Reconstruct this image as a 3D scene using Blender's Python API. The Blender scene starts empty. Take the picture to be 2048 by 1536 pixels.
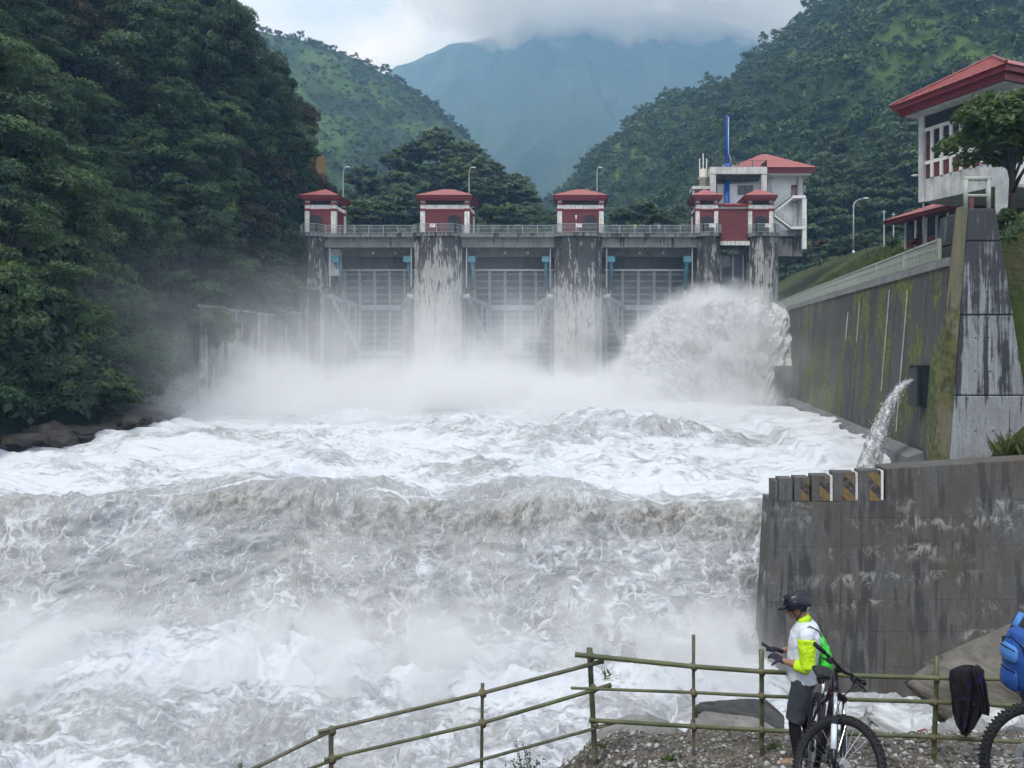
import bpy, bmesh, math, random
import numpy as np
from mathutils import Vector, Matrix

R = math.radians
random.seed(7)
rng = np.random.default_rng(7)
scene = bpy.context.scene
C = bpy.context.collection

# ------------------------------------------------------------------ camera
F_PX, PX0, PY0 = 1540.0, 1180.0, 690.0      # focal length and horizon measured on the photograph
ZC = 14.0                                   # eye height above the datum


def X(px, d): return (px - PX0) * d / F_PX
def Z(py, d): return ZC + (PY0 - py) * d / F_PX
def P(px, py, d): return Vector((X(px, d), d, Z(py, d)))


cam_data = bpy.data.cameras.new('camera')
cam = bpy.data.objects.new('camera', cam_data)
C.objects.link(cam)
cam.location = (0, 0, ZC)
cam.rotation_euler = (R(90), 0, 0)
cam_data.sensor_width = 36
cam_data.lens = F_PX / 2048 * 36
cam_data.shift_x = -(PX0 - 1024) / 2048
cam_data.shift_y = -(768 - PY0) / 2048
cam_data.clip_start = 0.1
cam_data.clip_end = 12000
scene.camera = cam

# ------------------------------------------------------------------ sky and sun (overcast)
SUN_EL, SUN_AZ = 58, -140          # elevation, compass direction the light comes from (0 = +y, clockwise)
world = bpy.data.worlds.new('World')
scene.world = world
world.use_nodes = True
wt = world.node_tree
for n in list(wt.nodes):
    wt.nodes.remove(n)
w_out = wt.nodes.new('ShaderNodeOutputWorld')
w_bg = wt.nodes.new('ShaderNodeBackground')
w_bg.inputs['Strength'].default_value = 0.115
w_sky = wt.nodes.new('ShaderNodeTexSky')
w_sky.sky_type = 'NISHITA'
w_sky.sun_disc = False
w_sky.sun_elevation = R(SUN_EL)
w_sky.sun_rotation = R(SUN_AZ)
w_tc = wt.nodes.new('ShaderNodeTexCoord')
w_map = wt.nodes.new('ShaderNodeMapping')
w_map.inputs['Scale'].default_value = (1.0, 1.0, 2.2)
w_map.inputs['Location'].default_value = (.35, .2, .1)
w_noise = wt.nodes.new('ShaderNodeTexNoise')
w_noise.inputs['Scale'].default_value = 3.4
w_noise.inputs['Detail'].default_value = 7
w_noise.inputs['Roughness'].default_value = 0.52
w_noise.inputs['Distortion'].default_value = 0.5
w_ramp = wt.nodes.new('ShaderNodeValToRGB')
w_ramp.color_ramp.elements[0].position = 0.36
w_ramp.color_ramp.elements[0].color = (4.3, 5.4, 7.2, 1)
w_ramp.color_ramp.elements[1].position = 0.64
w_ramp.color_ramp.elements[1].color = (8.9, 9.4, 10.2, 1)
w_mix = wt.nodes.new('ShaderNodeMix')
w_mix.data_type = 'RGBA'
w_mix.inputs['Factor'].default_value = 0.9      # closed cloud cover over the blue
wt.links.new(w_tc.outputs['Generated'], w_map.inputs['Vector'])
wt.links.new(w_map.outputs['Vector'], w_noise.inputs['Vector'])
wt.links.new(w_noise.outputs['Fac'], w_ramp.inputs['Fac'])
wt.links.new(w_sky.outputs['Color'], w_mix.inputs[6])
wt.links.new(w_ramp.outputs['Color'], w_mix.inputs[7])
wt.links.new(w_mix.outputs[2], w_bg.inputs['Color'])
wt.links.new(w_bg.outputs['Background'], w_out.inputs['Surface'])

sun_data = bpy.data.lights.new('sun', 'SUN')
sun_data.energy = 1.5
sun_data.angle = R(12)
sun_data.color = (1.0, 0.97, 0.92)
sun = bpy.data.objects.new('sun', sun_data)
C.objects.link(sun)
az, el = R(SUN_AZ), R(SUN_EL)
to_sun = Vector((math.sin(az) * math.cos(el), math.cos(az) * math.cos(el), math.sin(el)))
sun.rotation_euler = to_sun.to_track_quat('Z', 'Y').to_euler()
sun.location = (-60, -40, 150)

vs = scene.view_settings
vs.view_transform = 'Standard'
vs.look = 'None'
vs.exposure = 0.52
vs.gamma = 1.0
vs.use_curve_mapping = False
scene.render.engine = 'CYCLES'
cy = scene.cycles
cy.use_denoising = True
cy.max_bounces = 6
cy.diffuse_bounces = 2
cy.glossy_bounces = 2
cy.transmission_bounces = 3
cy.volume_bounces = 3
cy.transparent_max_bounces = 8
cy.volume_max_steps = 256
cy.use_adaptive_sampling = True
cy.adaptive_threshold = 0.045


# ------------------------------------------------------------------ numpy noise
def _hash(ix, iy, iz, seed):
    h = (ix * 374761393 + iy * 668265263 + iz * 2147483647 + seed * 1274126177) & 0xFFFFFFFF
    h = ((h ^ (h >> 13)) * 1274126177) & 0xFFFFFFFF
    h = ((h ^ (h >> 16)) * 2246822519) & 0xFFFFFFFF
    return (h ^ (h >> 15)) & 0xFFFFFFFF


def vnoise(x, y, z=None, seed=0):
    """smooth noise, about -1..1"""
    x = np.asarray(x, float); y = np.asarray(y, float)
    z = np.zeros_like(x) if z is None else np.asarray(z, float) + 0 * x
    ix, iy, iz = (np.floor(v).astype(np.int64) for v in (x, y, z))
    fx, fy, fz = x - ix, y - iy, z - iz
    ux, uy, uz = (t * t * t * (t * (t * 6 - 15) + 10) for t in (fx, fy, fz))
    out = 0
    for dx in (0, 1):
        wx = ux if dx else 1 - ux
        for dy in (0, 1):
            wy = uy if dy else 1 - uy
            for dz in (0, 1):
                wz = uz if dz else 1 - uz
                h = _hash(ix + dx, iy + dy, iz + dz, seed)
                g1 = (h & 1023) / 511.5 - 1
                g2 = ((h >> 10) & 1023) / 511.5 - 1
                g3 = ((h >> 20) & 1023) / 511.5 - 1
                out = out + wx * wy * wz * (g1 * (fx - dx) + g2 * (fy - dy) + g3 * (fz - dz))
    return out * 1.5


def fbm(x, y, z=None, octaves=4, seed=0, lac=2.07, gain=0.5):
    a, f, s = 1.0, 1.0, 0
    for i in range(octaves):
        s = s + a * vnoise(np.asarray(x) * f, np.asarray(y) * f, None if z is None else np.asarray(z) * f, seed + i * 17)
        a *= gain; f *= lac
    return s


def ridged(x, y, z=None, octaves=4, seed=0, lac=2.1, gain=0.5):
    a, f, s = 1.0, 1.0, 0
    for i in range(octaves):
        s = s + a * (1 - 2 * np.abs(vnoise(np.asarray(x) * f, np.asarray(y) * f, None if z is None else np.asarray(z) * f, seed + i * 31)))
        a *= gain; f *= lac
    return s


# ------------------------------------------------------------------ material helpers
class G:
    def __init__(self, name):
        self.m = bpy.data.materials.new(name)
        self.m.use_nodes = True
        self.t = self.m.node_tree
        for n in list(self.t.nodes):
            self.t.nodes.remove(n)
        self.out = self.t.nodes.new('ShaderNodeOutputMaterial')

    def put(self, sock, v):
        if isinstance(v, bpy.types.NodeSocket):
            self.t.links.new(v, sock)
        elif v is not None:
            if sock.type == 'RGBA' and not hasattr(v, '__len__'):
                v = (v, v, v, 1)
            elif sock.type == 'RGBA' and len(v) == 3:
                v = (*v, 1)
            sock.default_value = v

    def node(self, typ, **kw):
        n = self.t.nodes.new(typ)
        for k, v in kw.items():
            setattr(n, k, v)
        return n

    def pos(self): return self.node('ShaderNodeNewGeometry').outputs['Position']
    def obj(self): return self.node('ShaderNodeTexCoord').outputs['Object']
    def uv(self): return self.node('ShaderNodeTexCoord').outputs['UV']
    def rand(self): return self.node('ShaderNodeObjectInfo').outputs['Random']

    def attr(self, name):
        n = self.node('ShaderNodeAttribute', attribute_name=name)
        return n.outputs['Fac']

    def map(self, v, scale=(1, 1, 1), loc=(0, 0, 0), rot=(0, 0, 0)):
        n = self.node('ShaderNodeMapping')
        self.put(n.inputs['Vector'], v)
        n.inputs['Scale'].default_value = scale
        n.inputs['Location'].default_value = loc
        n.inputs['Rotation'].default_value = rot
        return n.outputs['Vector']

    def noise(self, v, scale=1, detail=4, rough=.5, dist=0.0):
        n = self.node('ShaderNodeTexNoise')
        self.put(n.inputs['Vector'], v)
        n.inputs['Scale'].default_value = scale
        n.inputs['Detail'].default_value = detail
        n.inputs['Roughness'].default_value = rough
        n.inputs['Distortion'].default_value = dist
        return n.outputs['Fac']

    def noisecol(self, v, scale=1, detail=2):
        n = self.node('ShaderNodeTexNoise')
        self.put(n.inputs['Vector'], v)
        n.inputs['Scale'].default_value = scale
        n.inputs['Detail'].default_value = detail
        return n.outputs['Color']

    def voro(self, v, scale=1, feature='F1', out='Distance', rnd=1.0):
        n = self.node('ShaderNodeTexVoronoi', feature=feature)
        self.put(n.inputs['Vector'], v)
        n.inputs['Scale'].default_value = scale
        n.inputs['Randomness'].default_value = rnd
        return n.outputs[out]

    def math(self, op, a, b=None, c=None, clamp=False):
        n = self.node('ShaderNodeMath', operation=op, use_clamp=clamp)
        for i, v in enumerate((a, b, c)):
            if v is not None:
                self.put(n.inputs[i], v)
        return n.outputs[0]

    def vmath(self, op, a, b=None):
        n = self.node('ShaderNodeVectorMath', operation=op)
        self.put(n.inputs[0], a)
        if b is not None:
            self.put(n.inputs[1], b)
        return n.outputs[0]

    def range(self, v, a, b, c=0.0, d=1.0, smooth=True):
        n = self.node('ShaderNodeMapRange', interpolation_type='SMOOTHSTEP' if smooth else 'LINEAR')
        for i, u in enumerate((v, a, b, c, d)):
            self.put(n.inputs[i], u)
        return n.outputs[0]

    def sep(self, v):
        n = self.node('ShaderNodeSeparateXYZ')
        self.put(n.inputs[0], v)
        return n.outputs

    def comb(self, x, y, z):
        n = self.node('ShaderNodeCombineXYZ')
        for i, v in enumerate((x, y, z)):
            self.put(n.inputs[i], v)
        return n.outputs[0]

    def mix(self, f, a, b, mode='MIX'):
        n = self.node('ShaderNodeMix', data_type='RGBA', blend_type=mode)
        self.put(n.inputs[0], f)
        self.put(n.inputs[6], a)
        self.put(n.inputs[7], b)
        return n.outputs[2]

    def ramp(self, f, stops):
        n = self.node('ShaderNodeValToRGB')
        self.put(n.inputs[0], f)
        el = n.color_ramp.elements
        while len(el) < len(stops):
            el.new(0.5)
        for e, (p, c) in zip(el, stops):
            e.position = p
            e.color = (*c, 1) if hasattr(c, '__len__') else (c, c, c, 1)
        return n.outputs[0]

    def bump(self, h, strength=.5, dist=.1):
        n = self.node('ShaderNodeBump')
        self.put(n.inputs['Height'], h)
        n.inputs['Strength'].default_value = strength
        n.inputs['Distance'].default_value = dist
        return n.outputs['Normal']

    def bsdf(self, col, rough=.7, normal=None, metallic=0, spec=.4, **kw):
        b = self.node('ShaderNodeBsdfPrincipled')
        self.put(b.inputs['Base Color'], col)
        self.put(b.inputs['Roughness'], rough)
        self.put(b.inputs['Metallic'], metallic)
        b.inputs['Specular IOR Level'].default_value = spec
        if normal is not None:
            self.put(b.inputs['Normal'], normal)
        for k, v in kw.items():
            self.put(b.inputs[k], v)
        return b.outputs[0]

    def surf(self, s):
        self.t.links.new(s, self.out.inputs['Surface'])
        return self.m


def plain(name, col, rough=.6, metallic=0, var=.15, scale=3.0, bump=0.0, spec=.4):
    """paint / cloth / metal with a little uneven colour"""
    g = G(name)
    p = g.obj()
    n = g.noise(p, scale, 5, .6)
    c = g.mix(g.range(n, .3, .7), tuple(v * (1 - var) for v in col), tuple(min(1, v * (1 + var)) for v in col))
    nm = g.bump(g.noise(p, scale * 6, 4), bump, .02) if bump else None
    return g.surf(g.bsdf(c, g.range(n, .2, .8, rough * .85, min(1, rough * 1.15)), nm, metallic, spec))


def concrete(name, base, dark=(.018, .018, .02), ztop=None, zrange=12., bias=.0, moss=0., pale=.25, sx=.9, zlen=.09, joints=None, mosscol=(.06, .082, .018)):
    """weathered concrete: run-down streaks of algae, pale lime, optional moss and pour lines"""
    g = G(name)
    p = g.pos()
    s = g.sep(p)
    st = g.noise(g.map(p, (sx, sx, zlen)), 1.0, 7, .62, .3)
    st2 = g.noise(g.map(p, (sx * 3.1, sx * 3.1, zlen * 2.2), (7, 3, 1)), 1.0, 6, .65, .2)
    blot = g.noise(p, .55, 8, .68)
    fine = g.noise(p, 9.0, 6, .65)
    k = g.math('ADD', g.math('MULTIPLY', st, .65), g.math('MULTIPLY', st2, .62))
    k = g.math('ADD', k, g.math('MULTIPLY', blot, .42))
    if ztop is not None:
        k = g.math('ADD', k, g.range(s[2], ztop - zrange, ztop, -.17, .15, False))
    k = g.math('ADD', k, bias)
    stain = g.math('MULTIPLY', g.range(k, .83, .935), .95)
    c = g.mix(g.range(fine, .25, .75), tuple(v * .82 for v in base), tuple(v * 1.16 for v in base))
    c = g.mix(g.math('MULTIPLY', g.range(st2, .54, .72), pale), c, (.62, .62, .6))
    c = g.mix(1.0, c, g.ramp(st, [(.28, .66), (.5, 1.0), (.68, 1.22)]), 'MULTIPLY')
    c = g.mix(g.range(blot, .35, .62, .45, 0), c, tuple(v * .45 for v in base))
    c = g.mix(stain, c, dark)
    if moss:
        mk = g.math('ADD', g.noise(g.map(p, (.35, .35, .16), (3, 9, 2)), 1, 8, .66, .6), g.math('MULTIPLY', g.noise(p, 2.2, 6, .7), .35))
        c = g.mix(g.math('MULTIPLY', g.range(mk, .80 - .15 * moss, .90 - .15 * moss), .92), c, g.mix(g.range(g.noise(p, 3, 4), .35, .65), tuple(v * .5 for v in mosscol), tuple(v * 1.35 for v in mosscol)))
    h = g.math('ADD', g.math('MULTIPLY', fine, .5), g.math('MULTIPLY', blot, 1.0))
    if joints:
        jz = g.math('ABSOLUTE', g.math('SUBTRACT', g.math('FRACT', g.math('DIVIDE', g.math('ADD', s[2], g.math('MULTIPLY', blot, .12)), joints)), .5))
        jm = g.range(jz, .0, .016, 1., 0.)
        c = g.mix(g.math('MULTIPLY', jm, .6), c, tuple(v * .25 for v in base))
        h = g.math('SUBTRACT', h, jm)
    return g.surf(g.bsdf(c, g.range(stain, 0, 1, .85, .6), g.bump(h, .6, .05)))


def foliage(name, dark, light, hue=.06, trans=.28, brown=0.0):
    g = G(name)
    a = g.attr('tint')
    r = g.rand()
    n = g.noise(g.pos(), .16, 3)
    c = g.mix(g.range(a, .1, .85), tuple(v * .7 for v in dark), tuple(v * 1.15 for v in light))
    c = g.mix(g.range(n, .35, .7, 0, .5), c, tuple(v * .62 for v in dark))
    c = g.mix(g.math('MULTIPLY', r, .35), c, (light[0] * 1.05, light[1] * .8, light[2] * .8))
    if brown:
        c = g.mix(brown, c, (.09, .06, .03))
    b = g.bsdf(c, .55, spec=.35)
    t = g.node('ShaderNodeBsdfTranslucent')
    g.put(t.inputs['Color'], g.mix(.5, c, (light[0] * 1.6, light[1] * 1.6, light[2] * .8)))
    m = g.node('ShaderNodeMixShader')
    m.inputs[0].default_value = trans
    g.t.links.new(b, m.inputs[1])
    g.t.links.new(t.outputs[0], m.inputs[2])
    return g.surf(m.outputs[0])


# ------------------------------------------------------------------ object helpers
def tag(o, label=None, cat=None, group=None, kind=None):
    if label: o['label'] = label
    if cat: o['category'] = cat
    if group: o['group'] = group
    if kind: o['kind'] = kind
    return o


def thing(name, label, cat, loc=(0, 0, 0), rotz=0., group=None):
    o = bpy.data.objects.new(name, None)
    o.empty_display_size = .3
    C.objects.link(o)
    o.location = loc
    o.rotation_euler = (0, 0, rotz)
    return tag(o, label, cat, group)


def np_mesh(name, verts, faces, mat=None, smooth=False, tint=None):
    """faces: int array (n, k)"""
    verts = np.ascontiguousarray(verts, dtype=np.float32)
    faces = np.ascontiguousarray(faces, dtype=np.int32)
    me = bpy.data.meshes.new(name)
    n, k = faces.shape
    me.vertices.add(len(verts))
    me.vertices.foreach_set('co', verts.ravel())
    me.loops.add(n * k)
    me.loops.foreach_set('vertex_index', faces.ravel())
    me.polygons.add(n)
    me.polygons.foreach_set('loop_start', np.arange(0, n * k, k, dtype=np.int32))
    if smooth:
        me.polygons.foreach_set('use_smooth', np.ones(n, dtype=bool))
    me.update(calc_edges=True)
    if tint is not None:
        at = me.attributes.new('tint', 'FLOAT', 'POINT')
        at.data.foreach_set('value', np.ascontiguousarray(tint, dtype=np.float32))
    if mat:
        me.materials.append(mat)
    return me


def link(name, me, parent=None, loc=None):
    o = bpy.data.objects.new(name, me)
    C.objects.link(o)
    if parent is not None:
        o.parent = parent
    if loc is not None:
        o.location = loc
    return o


def grid_faces(nu, nv):
    i = np.arange(nu * nv).reshape(nu, nv)
    return np.stack([i[:-1, :-1], i[1:, :-1], i[1:, 1:], i[:-1, 1:]], -1).reshape(-1, 4)


class MB:
    """collects shapes in the coordinates of the thing they belong to and links them as one mesh"""

    def __init__(self, org=(0, 0, 0)):
        self.v, self.f, self.org = [], [], Vector(org)

    def add(self, vs_, fs):
        b = len(self.v)
        self.v += [tuple(Vector(p) - self.org) for p in vs_]
        self.f += [tuple(b + i for i in f) for f in fs]
        return self

    def box(self, x0, x1, y0, y1, z0, z1):
        return self.add([(x0, y0, z0), (x1, y0, z0), (x1, y1, z0), (x0, y1, z0), (x0, y0, z1), (x1, y0, z1), (x1, y1, z1), (x0, y1, z1)],
                        [(3, 2, 1, 0), (4, 5, 6, 7), (0, 1, 5, 4), (1, 2, 6, 5), (2, 3, 7, 6), (3, 0, 4, 7)])

    def prism(self, poly, z0, z1, top=None):
        """poly: plan points counter-clockwise; top: other plan points for the upper ring"""
        n = len(poly)
        top = top or poly
        vv = [(x, y, z0) for x, y in poly] + [(x, y, z1) for x, y in top]
        return self.add(vv, [tuple(reversed(range(n))), tuple(range(n, 2 * n))] + [(i, (i + 1) % n, n + (i + 1) % n, n + i) for i in range(n)])

    def slab(self, pts, thick):
        """pts: planar polygon in 3-D; extruded by the vector thick"""
        n = len(pts)
        t = Vector(thick)
        vv = [Vector(p) for p in pts] + [Vector(p) + t for p in pts]
        return self.add(vv, [tuple(reversed(range(n))), tuple(range(n, 2 * n))] + [(i, (i + 1) % n, n + (i + 1) % n, n + i) for i in range(n)])

    def beam(self, a, b, w, h=None, up=(0, 0, 1)):
        a, b = Vector(a), Vector(b)
        h = h or w
        d = (b - a).normalized()
        u = Vector(up)
        if abs(d.dot(u)) > .98:
            u = Vector((0, 1, 0))
        s = d.cross(u).normalized()
        u = s.cross(d)
        vv = []
        for q in (a, b):
            for i, j in ((-1, -1), (1, -1), (1, 1), (-1, 1)):
                vv.append(q + s * (i * w / 2) + u * (j * h / 2))
        return self.add(vv, [(0, 1, 2, 3), (7, 6, 5, 4), (0, 4, 5, 1), (1, 5, 6, 2), (2, 6, 7, 3), (3, 7, 4, 0)])

    def tube(self, pts, rad, seg=8, cap=True, squash=None, up=None):
        """rad: number or list of numbers or (a, b) pairs"""
        pts = [Vector(p) for p in pts]
        n = len(pts)
        if not hasattr(rad, '__len__'):
            rad = [rad] * n
        t0 = (pts[1] - pts[0]).normalized()
        u = Vector(up) if up else (Vector((0, 0, 1)) if abs(t0.z) < .9 else Vector((0, 1, 0)))
        vv = []
        for i, p in enumerate(pts):
            t = (pts[min(i + 1, n - 1)] - pts[max(i - 1, 0)]).normalized()
            s = t.cross(u)
            if s.length < 1e-4:
                s = t.orthogonal()
            s.normalize()
            u = s.cross(t).normalized()
            a, b = rad[i] if hasattr(rad[i], '__len__') else (rad[i], rad[i])
            for k in range(seg):
                th = 2 * math.pi * k / seg
                vv.append(p + s * (a * math.cos(th)) + u * (b * math.sin(th)))
        fs = [(i * seg + k, i * seg + (k + 1) % seg, (i + 1) * seg + (k + 1) % seg, (i + 1) * seg + k) for i in range(n - 1) for k in range(seg)]
        if cap:
            fs += [tuple(reversed(range(seg))), tuple(range((n - 1) * seg, n * seg))]
        return self.add(vv, fs)

    def lathe(self, prof, center, seg=16, axis=(0, 0, 1)):
        """prof: list of (radius, height)"""
        ax = Vector(axis).normalized()
        s = ax.orthogonal().normalized()
        t = ax.cross(s)
        c = Vector(center)
        vv = [c + ax * h + (s * math.cos(2 * math.pi * k / seg) + t * math.sin(2 * math.pi * k / seg)) * r for r, h in prof for k in range(seg)]
        n = len(prof)
        fs = [(i * seg + k, i * seg + (k + 1) % seg, (i + 1) * seg + (k + 1) % seg, (i + 1) * seg + k) for i in range(n - 1) for k in range(seg)]
        fs += [tuple(reversed(range(seg))), tuple(range((n - 1) * seg, n * seg))]
        return self.add(vv, fs)

    def sphere(self, c, r, seg=12, rings=8):
        r = r if hasattr(r, '__len__') else (r, r, r)
        c = Vector(c)
        vv, fs = [], []
        for i in range(rings + 1):
            ph = math.pi * (i + .02) / (rings + .04)
            for k in range(seg):
                th = 2 * math.pi * k / seg
                vv.append(c + Vector((r[0] * math.sin(ph) * math.cos(th), r[1] * math.sin(ph) * math.sin(th), r[2] * math.cos(ph))))
        for i in range(rings):
            for k in range(seg):
                fs.append((i * seg + k, (i + 1) * seg + k, (i + 1) * seg + (k + 1) % seg, i * seg + (k + 1) % seg))
        fs += [tuple(range(seg)), tuple(reversed(range(rings * seg, (rings + 1) * seg)))]
        return self.add(vv, fs)

    def xform(self, m):
        self.v = [tuple(m @ Vector(p)) for p in self.v]
        return self

    def mesh(self, name, mat=None, smooth=False):
        me = bpy.data.meshes.new(name)
        me.from_pydata(self.v, [], self.f)
        if smooth:
            me.polygons.foreach_set('use_smooth', [True] * len(me.polygons))
        if mat:
            me.materials.append(mat)
        me.update()
        return me

    def build(self, name, mat=None, parent=None, smooth=False, bevel=0.0, loc=None, sub=0):
        o = link(name, self.mesh(name, mat, smooth), parent, loc)
        if bevel:
            b = o.modifiers.new('bevel', 'BEVEL')
            b.width = bevel
            b.segments = 2
            b.limit_method = 'ANGLE'
        if sub:
            s = o.modifiers.new('sub', 'SUBSURF')
            s.levels = s.render_levels = sub
        return o


def copy_tree(o, parent=None):
    c = o.copy()
    C.objects.link(c)
    c.parent = parent
    for ch in list(o.children):
        copy_tree(ch, c)
    return c

# ------------------------------------------------------------------ materials of the setting
def water_material():
    g = G('white_water')
    uv = g.uv()
    p = g.pos()
    s = g.sep(p)
    foamy = g.attr('foam')
    warp = g.vmath('ADD', g.map(uv, (1, .62, 1)), g.vmath('SCALE', g.vmath('SUBTRACT', g.noisecol(uv, .9, 3), (.5, .5, .5))))
    warp.node.inputs[1].links[0].from_node.inputs['Scale'].default_value = 1.5
    e1 = g.voro(warp, .62, 'DISTANCE_TO_EDGE')
    e2 = g.voro(g.map(warp, (1, 1, 1), (5.2, 1.3, 0)), 1.7, 'DISTANCE_TO_EDGE')
    e3 = g.voro(g.map(warp, (1, .6, 1), (2.2, 7.3, 0)), 6.5, 'DISTANCE_TO_EDGE')
    brk = g.noise(uv, .55, 5, .6)
    v1 = g.math('MULTIPLY', g.range(e1, .005, .075, 1, 0), g.range(brk, .40, .56))
    v2 = g.math('MULTIPLY', g.range(e2, .0, .14, 1, 0), g.range(g.noise(uv, 1.1, 4, .6), .38, .6))
    v3 = g.math('MULTIPLY', g.range(e3, .0, .2, 1, 0), .45)
    patch = g.range(g.noise(g.map(uv, (.16, .1, 1), (4, 2, 0)), 1.0, 3, .6), .42, .58)
    e4 = g.voro(g.map(warp, (1.5, .42, 1), (1.2, 3.3, 0)), 1.5, 'DISTANCE_TO_EDGE')
    v4 = g.math('MULTIPLY', g.range(e4, .0, .12, 1, 0), g.range(g.noise(uv, 1.7, 4, .65), .42, .6))
    v1 = g.math('MULTIPLY', v1, g.math('SUBTRACT', 1.0, g.math('MULTIPLY', patch, .7)))
    v2 = g.mix(patch, v2, v4)
    veins = g.math('MAXIMUM', v1, g.math('MAXIMUM', g.math('MULTIPLY', v2, .85), g.math('MULTIPLY', v3, g.range(g.noise(uv, .8, 4), .42, .62))))
    streak = g.noise(g.map(uv, (.75, 2.6, 1)), 1.0, 7, .66, .7)
    fine = g.noise(g.map(uv, (1.6, 3.2, 1)), 2.6, 6, .7, .5)
    froth = g.math('ADD', g.math('MULTIPLY', streak, .62), g.math('MULTIPLY', fine, .42))
    fr = g.range(g.math('ADD', froth, g.math('MULTIPLY', g.math('SUBTRACT', foamy, .5), .34)), .42, .62)
    foam = g.math('MAXIMUM', g.math('MULTIPLY', fr, g.range(foamy, .1, .75)), g.math('MULTIPLY', veins, g.range(foamy, .95, .55, .35, 1)), clamp=True)
    silt = g.mix(g.range(g.noise(uv, .35, 4), .3, .7), (.265, .27, .27), (.365, .367, .362))
    col = g.mix(foam, silt, (.61, .63, .655))
    col = g.mix(g.math('MULTIPLY', g.math('ADD', g.range(g.noise(uv, .22, 5, .6), .52, .7, 0, .3), g.attr('crest')), 1.0), col, g.mix(g.range(g.noise(uv, 2.4, 6, .7), .4, .6), (.16, .152, .13), (.40, .385, .345)))
    h = g.math('ADD', g.math('MULTIPLY', foam, .8), g.math('MULTIPLY', fine, .4))
    return g.surf(g.bsdf(col, g.range(foam, 0, 1, .38, .8), g.bump(h, .65, .13), spec=.3))


M = {}
M['water'] = water_material()


def hill_material(name, dark, light, grass, rock=None, gs=.012, gthr=.56):
    g = G(name)
    p = g.pos()
    tx = g.noise(p, .09, 8, .7)
    c = g.mix(g.range(tx, .35, .65), dark, light)
    gr = g.noise(g.map(p, (1, 1, .6)), gs, 5, .6, .4)
    gm = g.range(gr, gthr, gthr + .08)
    c = g.mix(gm, c, g.mix(g.range(g.noise(p, .3, 5), .3, .7), tuple(v * .75 for v in grass), grass))
    if rock:
        rk = g.range(g.noise(g.map(p, (1, 1, .5)), .035, 6, .7), .66, .70)
        c = g.mix(rk, c, rock)
    b = g.bump(g.noise(p, .18, 8, .7), 1.0, 3.0)
    return g.surf(g.bsdf(c, .9, b, spec=.15))


M['hill_right'] = hill_material('right_hill_growth', (.026, .05, .021), (.045, .08, .028), (.11, .175, .045), (.20, .15, .12), .011, .53)
M['hill_ridge'] = hill_material('ridge_growth', (.026, .05, .028), (.05, .09, .038), (.10, .17, .052), None, .016, .48)
M['hill_far'] = hill_material('far_growth', (.02, .04, .024), (.034, .062, .032), (.048, .08, .036), None, .004, .56)
M['hill_left'] = hill_material('left_slope_growth', (.010, .018, .012), (.018, .03, .014), (.025, .045, .018), None, .05, .62)
M['grass'] = hill_material('grass_bank_turf', (.05, .07, .02), (.09, .12, .03), (.085, .085, .04), None, .12, .5)
M['knoll'] = hill_material('knoll_growth', (.014, .028, .014), (.022, .042, .018), (.03, .055, .02), None, .04, .6)

g = G('bank_gravel')
pp = g.pos()
vc = g.voro(pp, 22, 'F1', 'Color')
vd = g.voro(pp, 22, 'F1', 'Distance')
big = g.noise(pp, .9, 6, .65)
col = g.mix(g.range(big, .35, .65), (.085, .07, .052), (.17, .15, .125))
col = g.mix(g.math('MULTIPLY', g.range(g.sep(vc)[0], .45, .95), g.range(vd, .5, .2)), col, (.34, .33, .31))
col = g.mix(g.range(g.noise(pp, 1.6, 5), .6, .72, 0, .7), col, (.06, .075, .025))
M['gravel'] = g.surf(g.bsdf(col, .9, g.bump(g.math('ADD', g.math('MULTIPLY', vd, -1), g.noise(pp, 14, 6, .7)), .9, .04), spec=.2))

g = G('river_boulder_stone')
pp = g.obj()
lay = g.noise(g.map(pp, (1.4, 1.4, 5.5), (0, 0, 0), (.5, .3, 0)), 1.0, 8, .68, .6)
col = g.ramp(lay, [(.3, (.10, .095, .09)), (.5, (.24, .235, .22)), (.62, (.33, .32, .30)), (.72, (.17, .16, .15))])
r_ = g.rand()
col = g.mix(g.math('MULTIPLY', r_, .4), col, (.16, .145, .12))
col = g.mix(g.range(g.noise(pp, 2.0, 6, .7), .58, .7, 0, .7), col, (.07, .065, .055))
M['rock'] = g.surf(g.bsdf(col, .75, g.bump(g.math('ADD', lay, g.math('MULTIPLY', g.noise(pp, 9, 7, .7), .5)), .8, .06), spec=.35))
M['rock_tan'] = M['rock'].copy()
M['rock_tan'].name = 'tan_boulder_stone'
for n_ in M['rock_tan'].node_tree.nodes:
    if n_.type == 'VALTORGB':
        for e_, c_ in zip(n_.color_ramp.elements, ((.06, .054, .046), (.14, .128, .108), (.21, .19, .16), (.10, .09, .075))):
            e_.color = (*c_, 1)
g = G('wet_dark_stone')
pp = g.obj()
lay = g.noise(g.map(pp, (1.2, 1.2, 4.5), (0, 0, 0), (.4, .2, 0)), 1.3, 8, .7, .5)
M['rock_dark'] = g.surf(g.bsdf(g.ramp(lay, [(.35, (.02, .02, .021)), (.6, (.065, .063, .06)), (.75, (.16, .155, .15))]), .45, g.bump(lay, .9, .08)))
g = G('pale_stone')
pp = g.obj()
lay = g.noise(g.map(pp, (1.5, 1.5, 4.0), (0, 0, 0), (.9, .3, .4)), 1.6, 8, .66, .8)
M['rock_brown'] = plain('brown_bank_stone', (.05, .042, .034), .8, var=.5, scale=.8, bump=.8)
M['rock_pale'] = g.surf(g.bsdf(g.ramp(lay, [(.3, (.22, .22, .22)), (.5, (.48, .49, .49)), (.62, (.60, .61, .62)), (.78, (.25, .24, .22))]), .7, g.bump(lay, .7, .06)))

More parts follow.
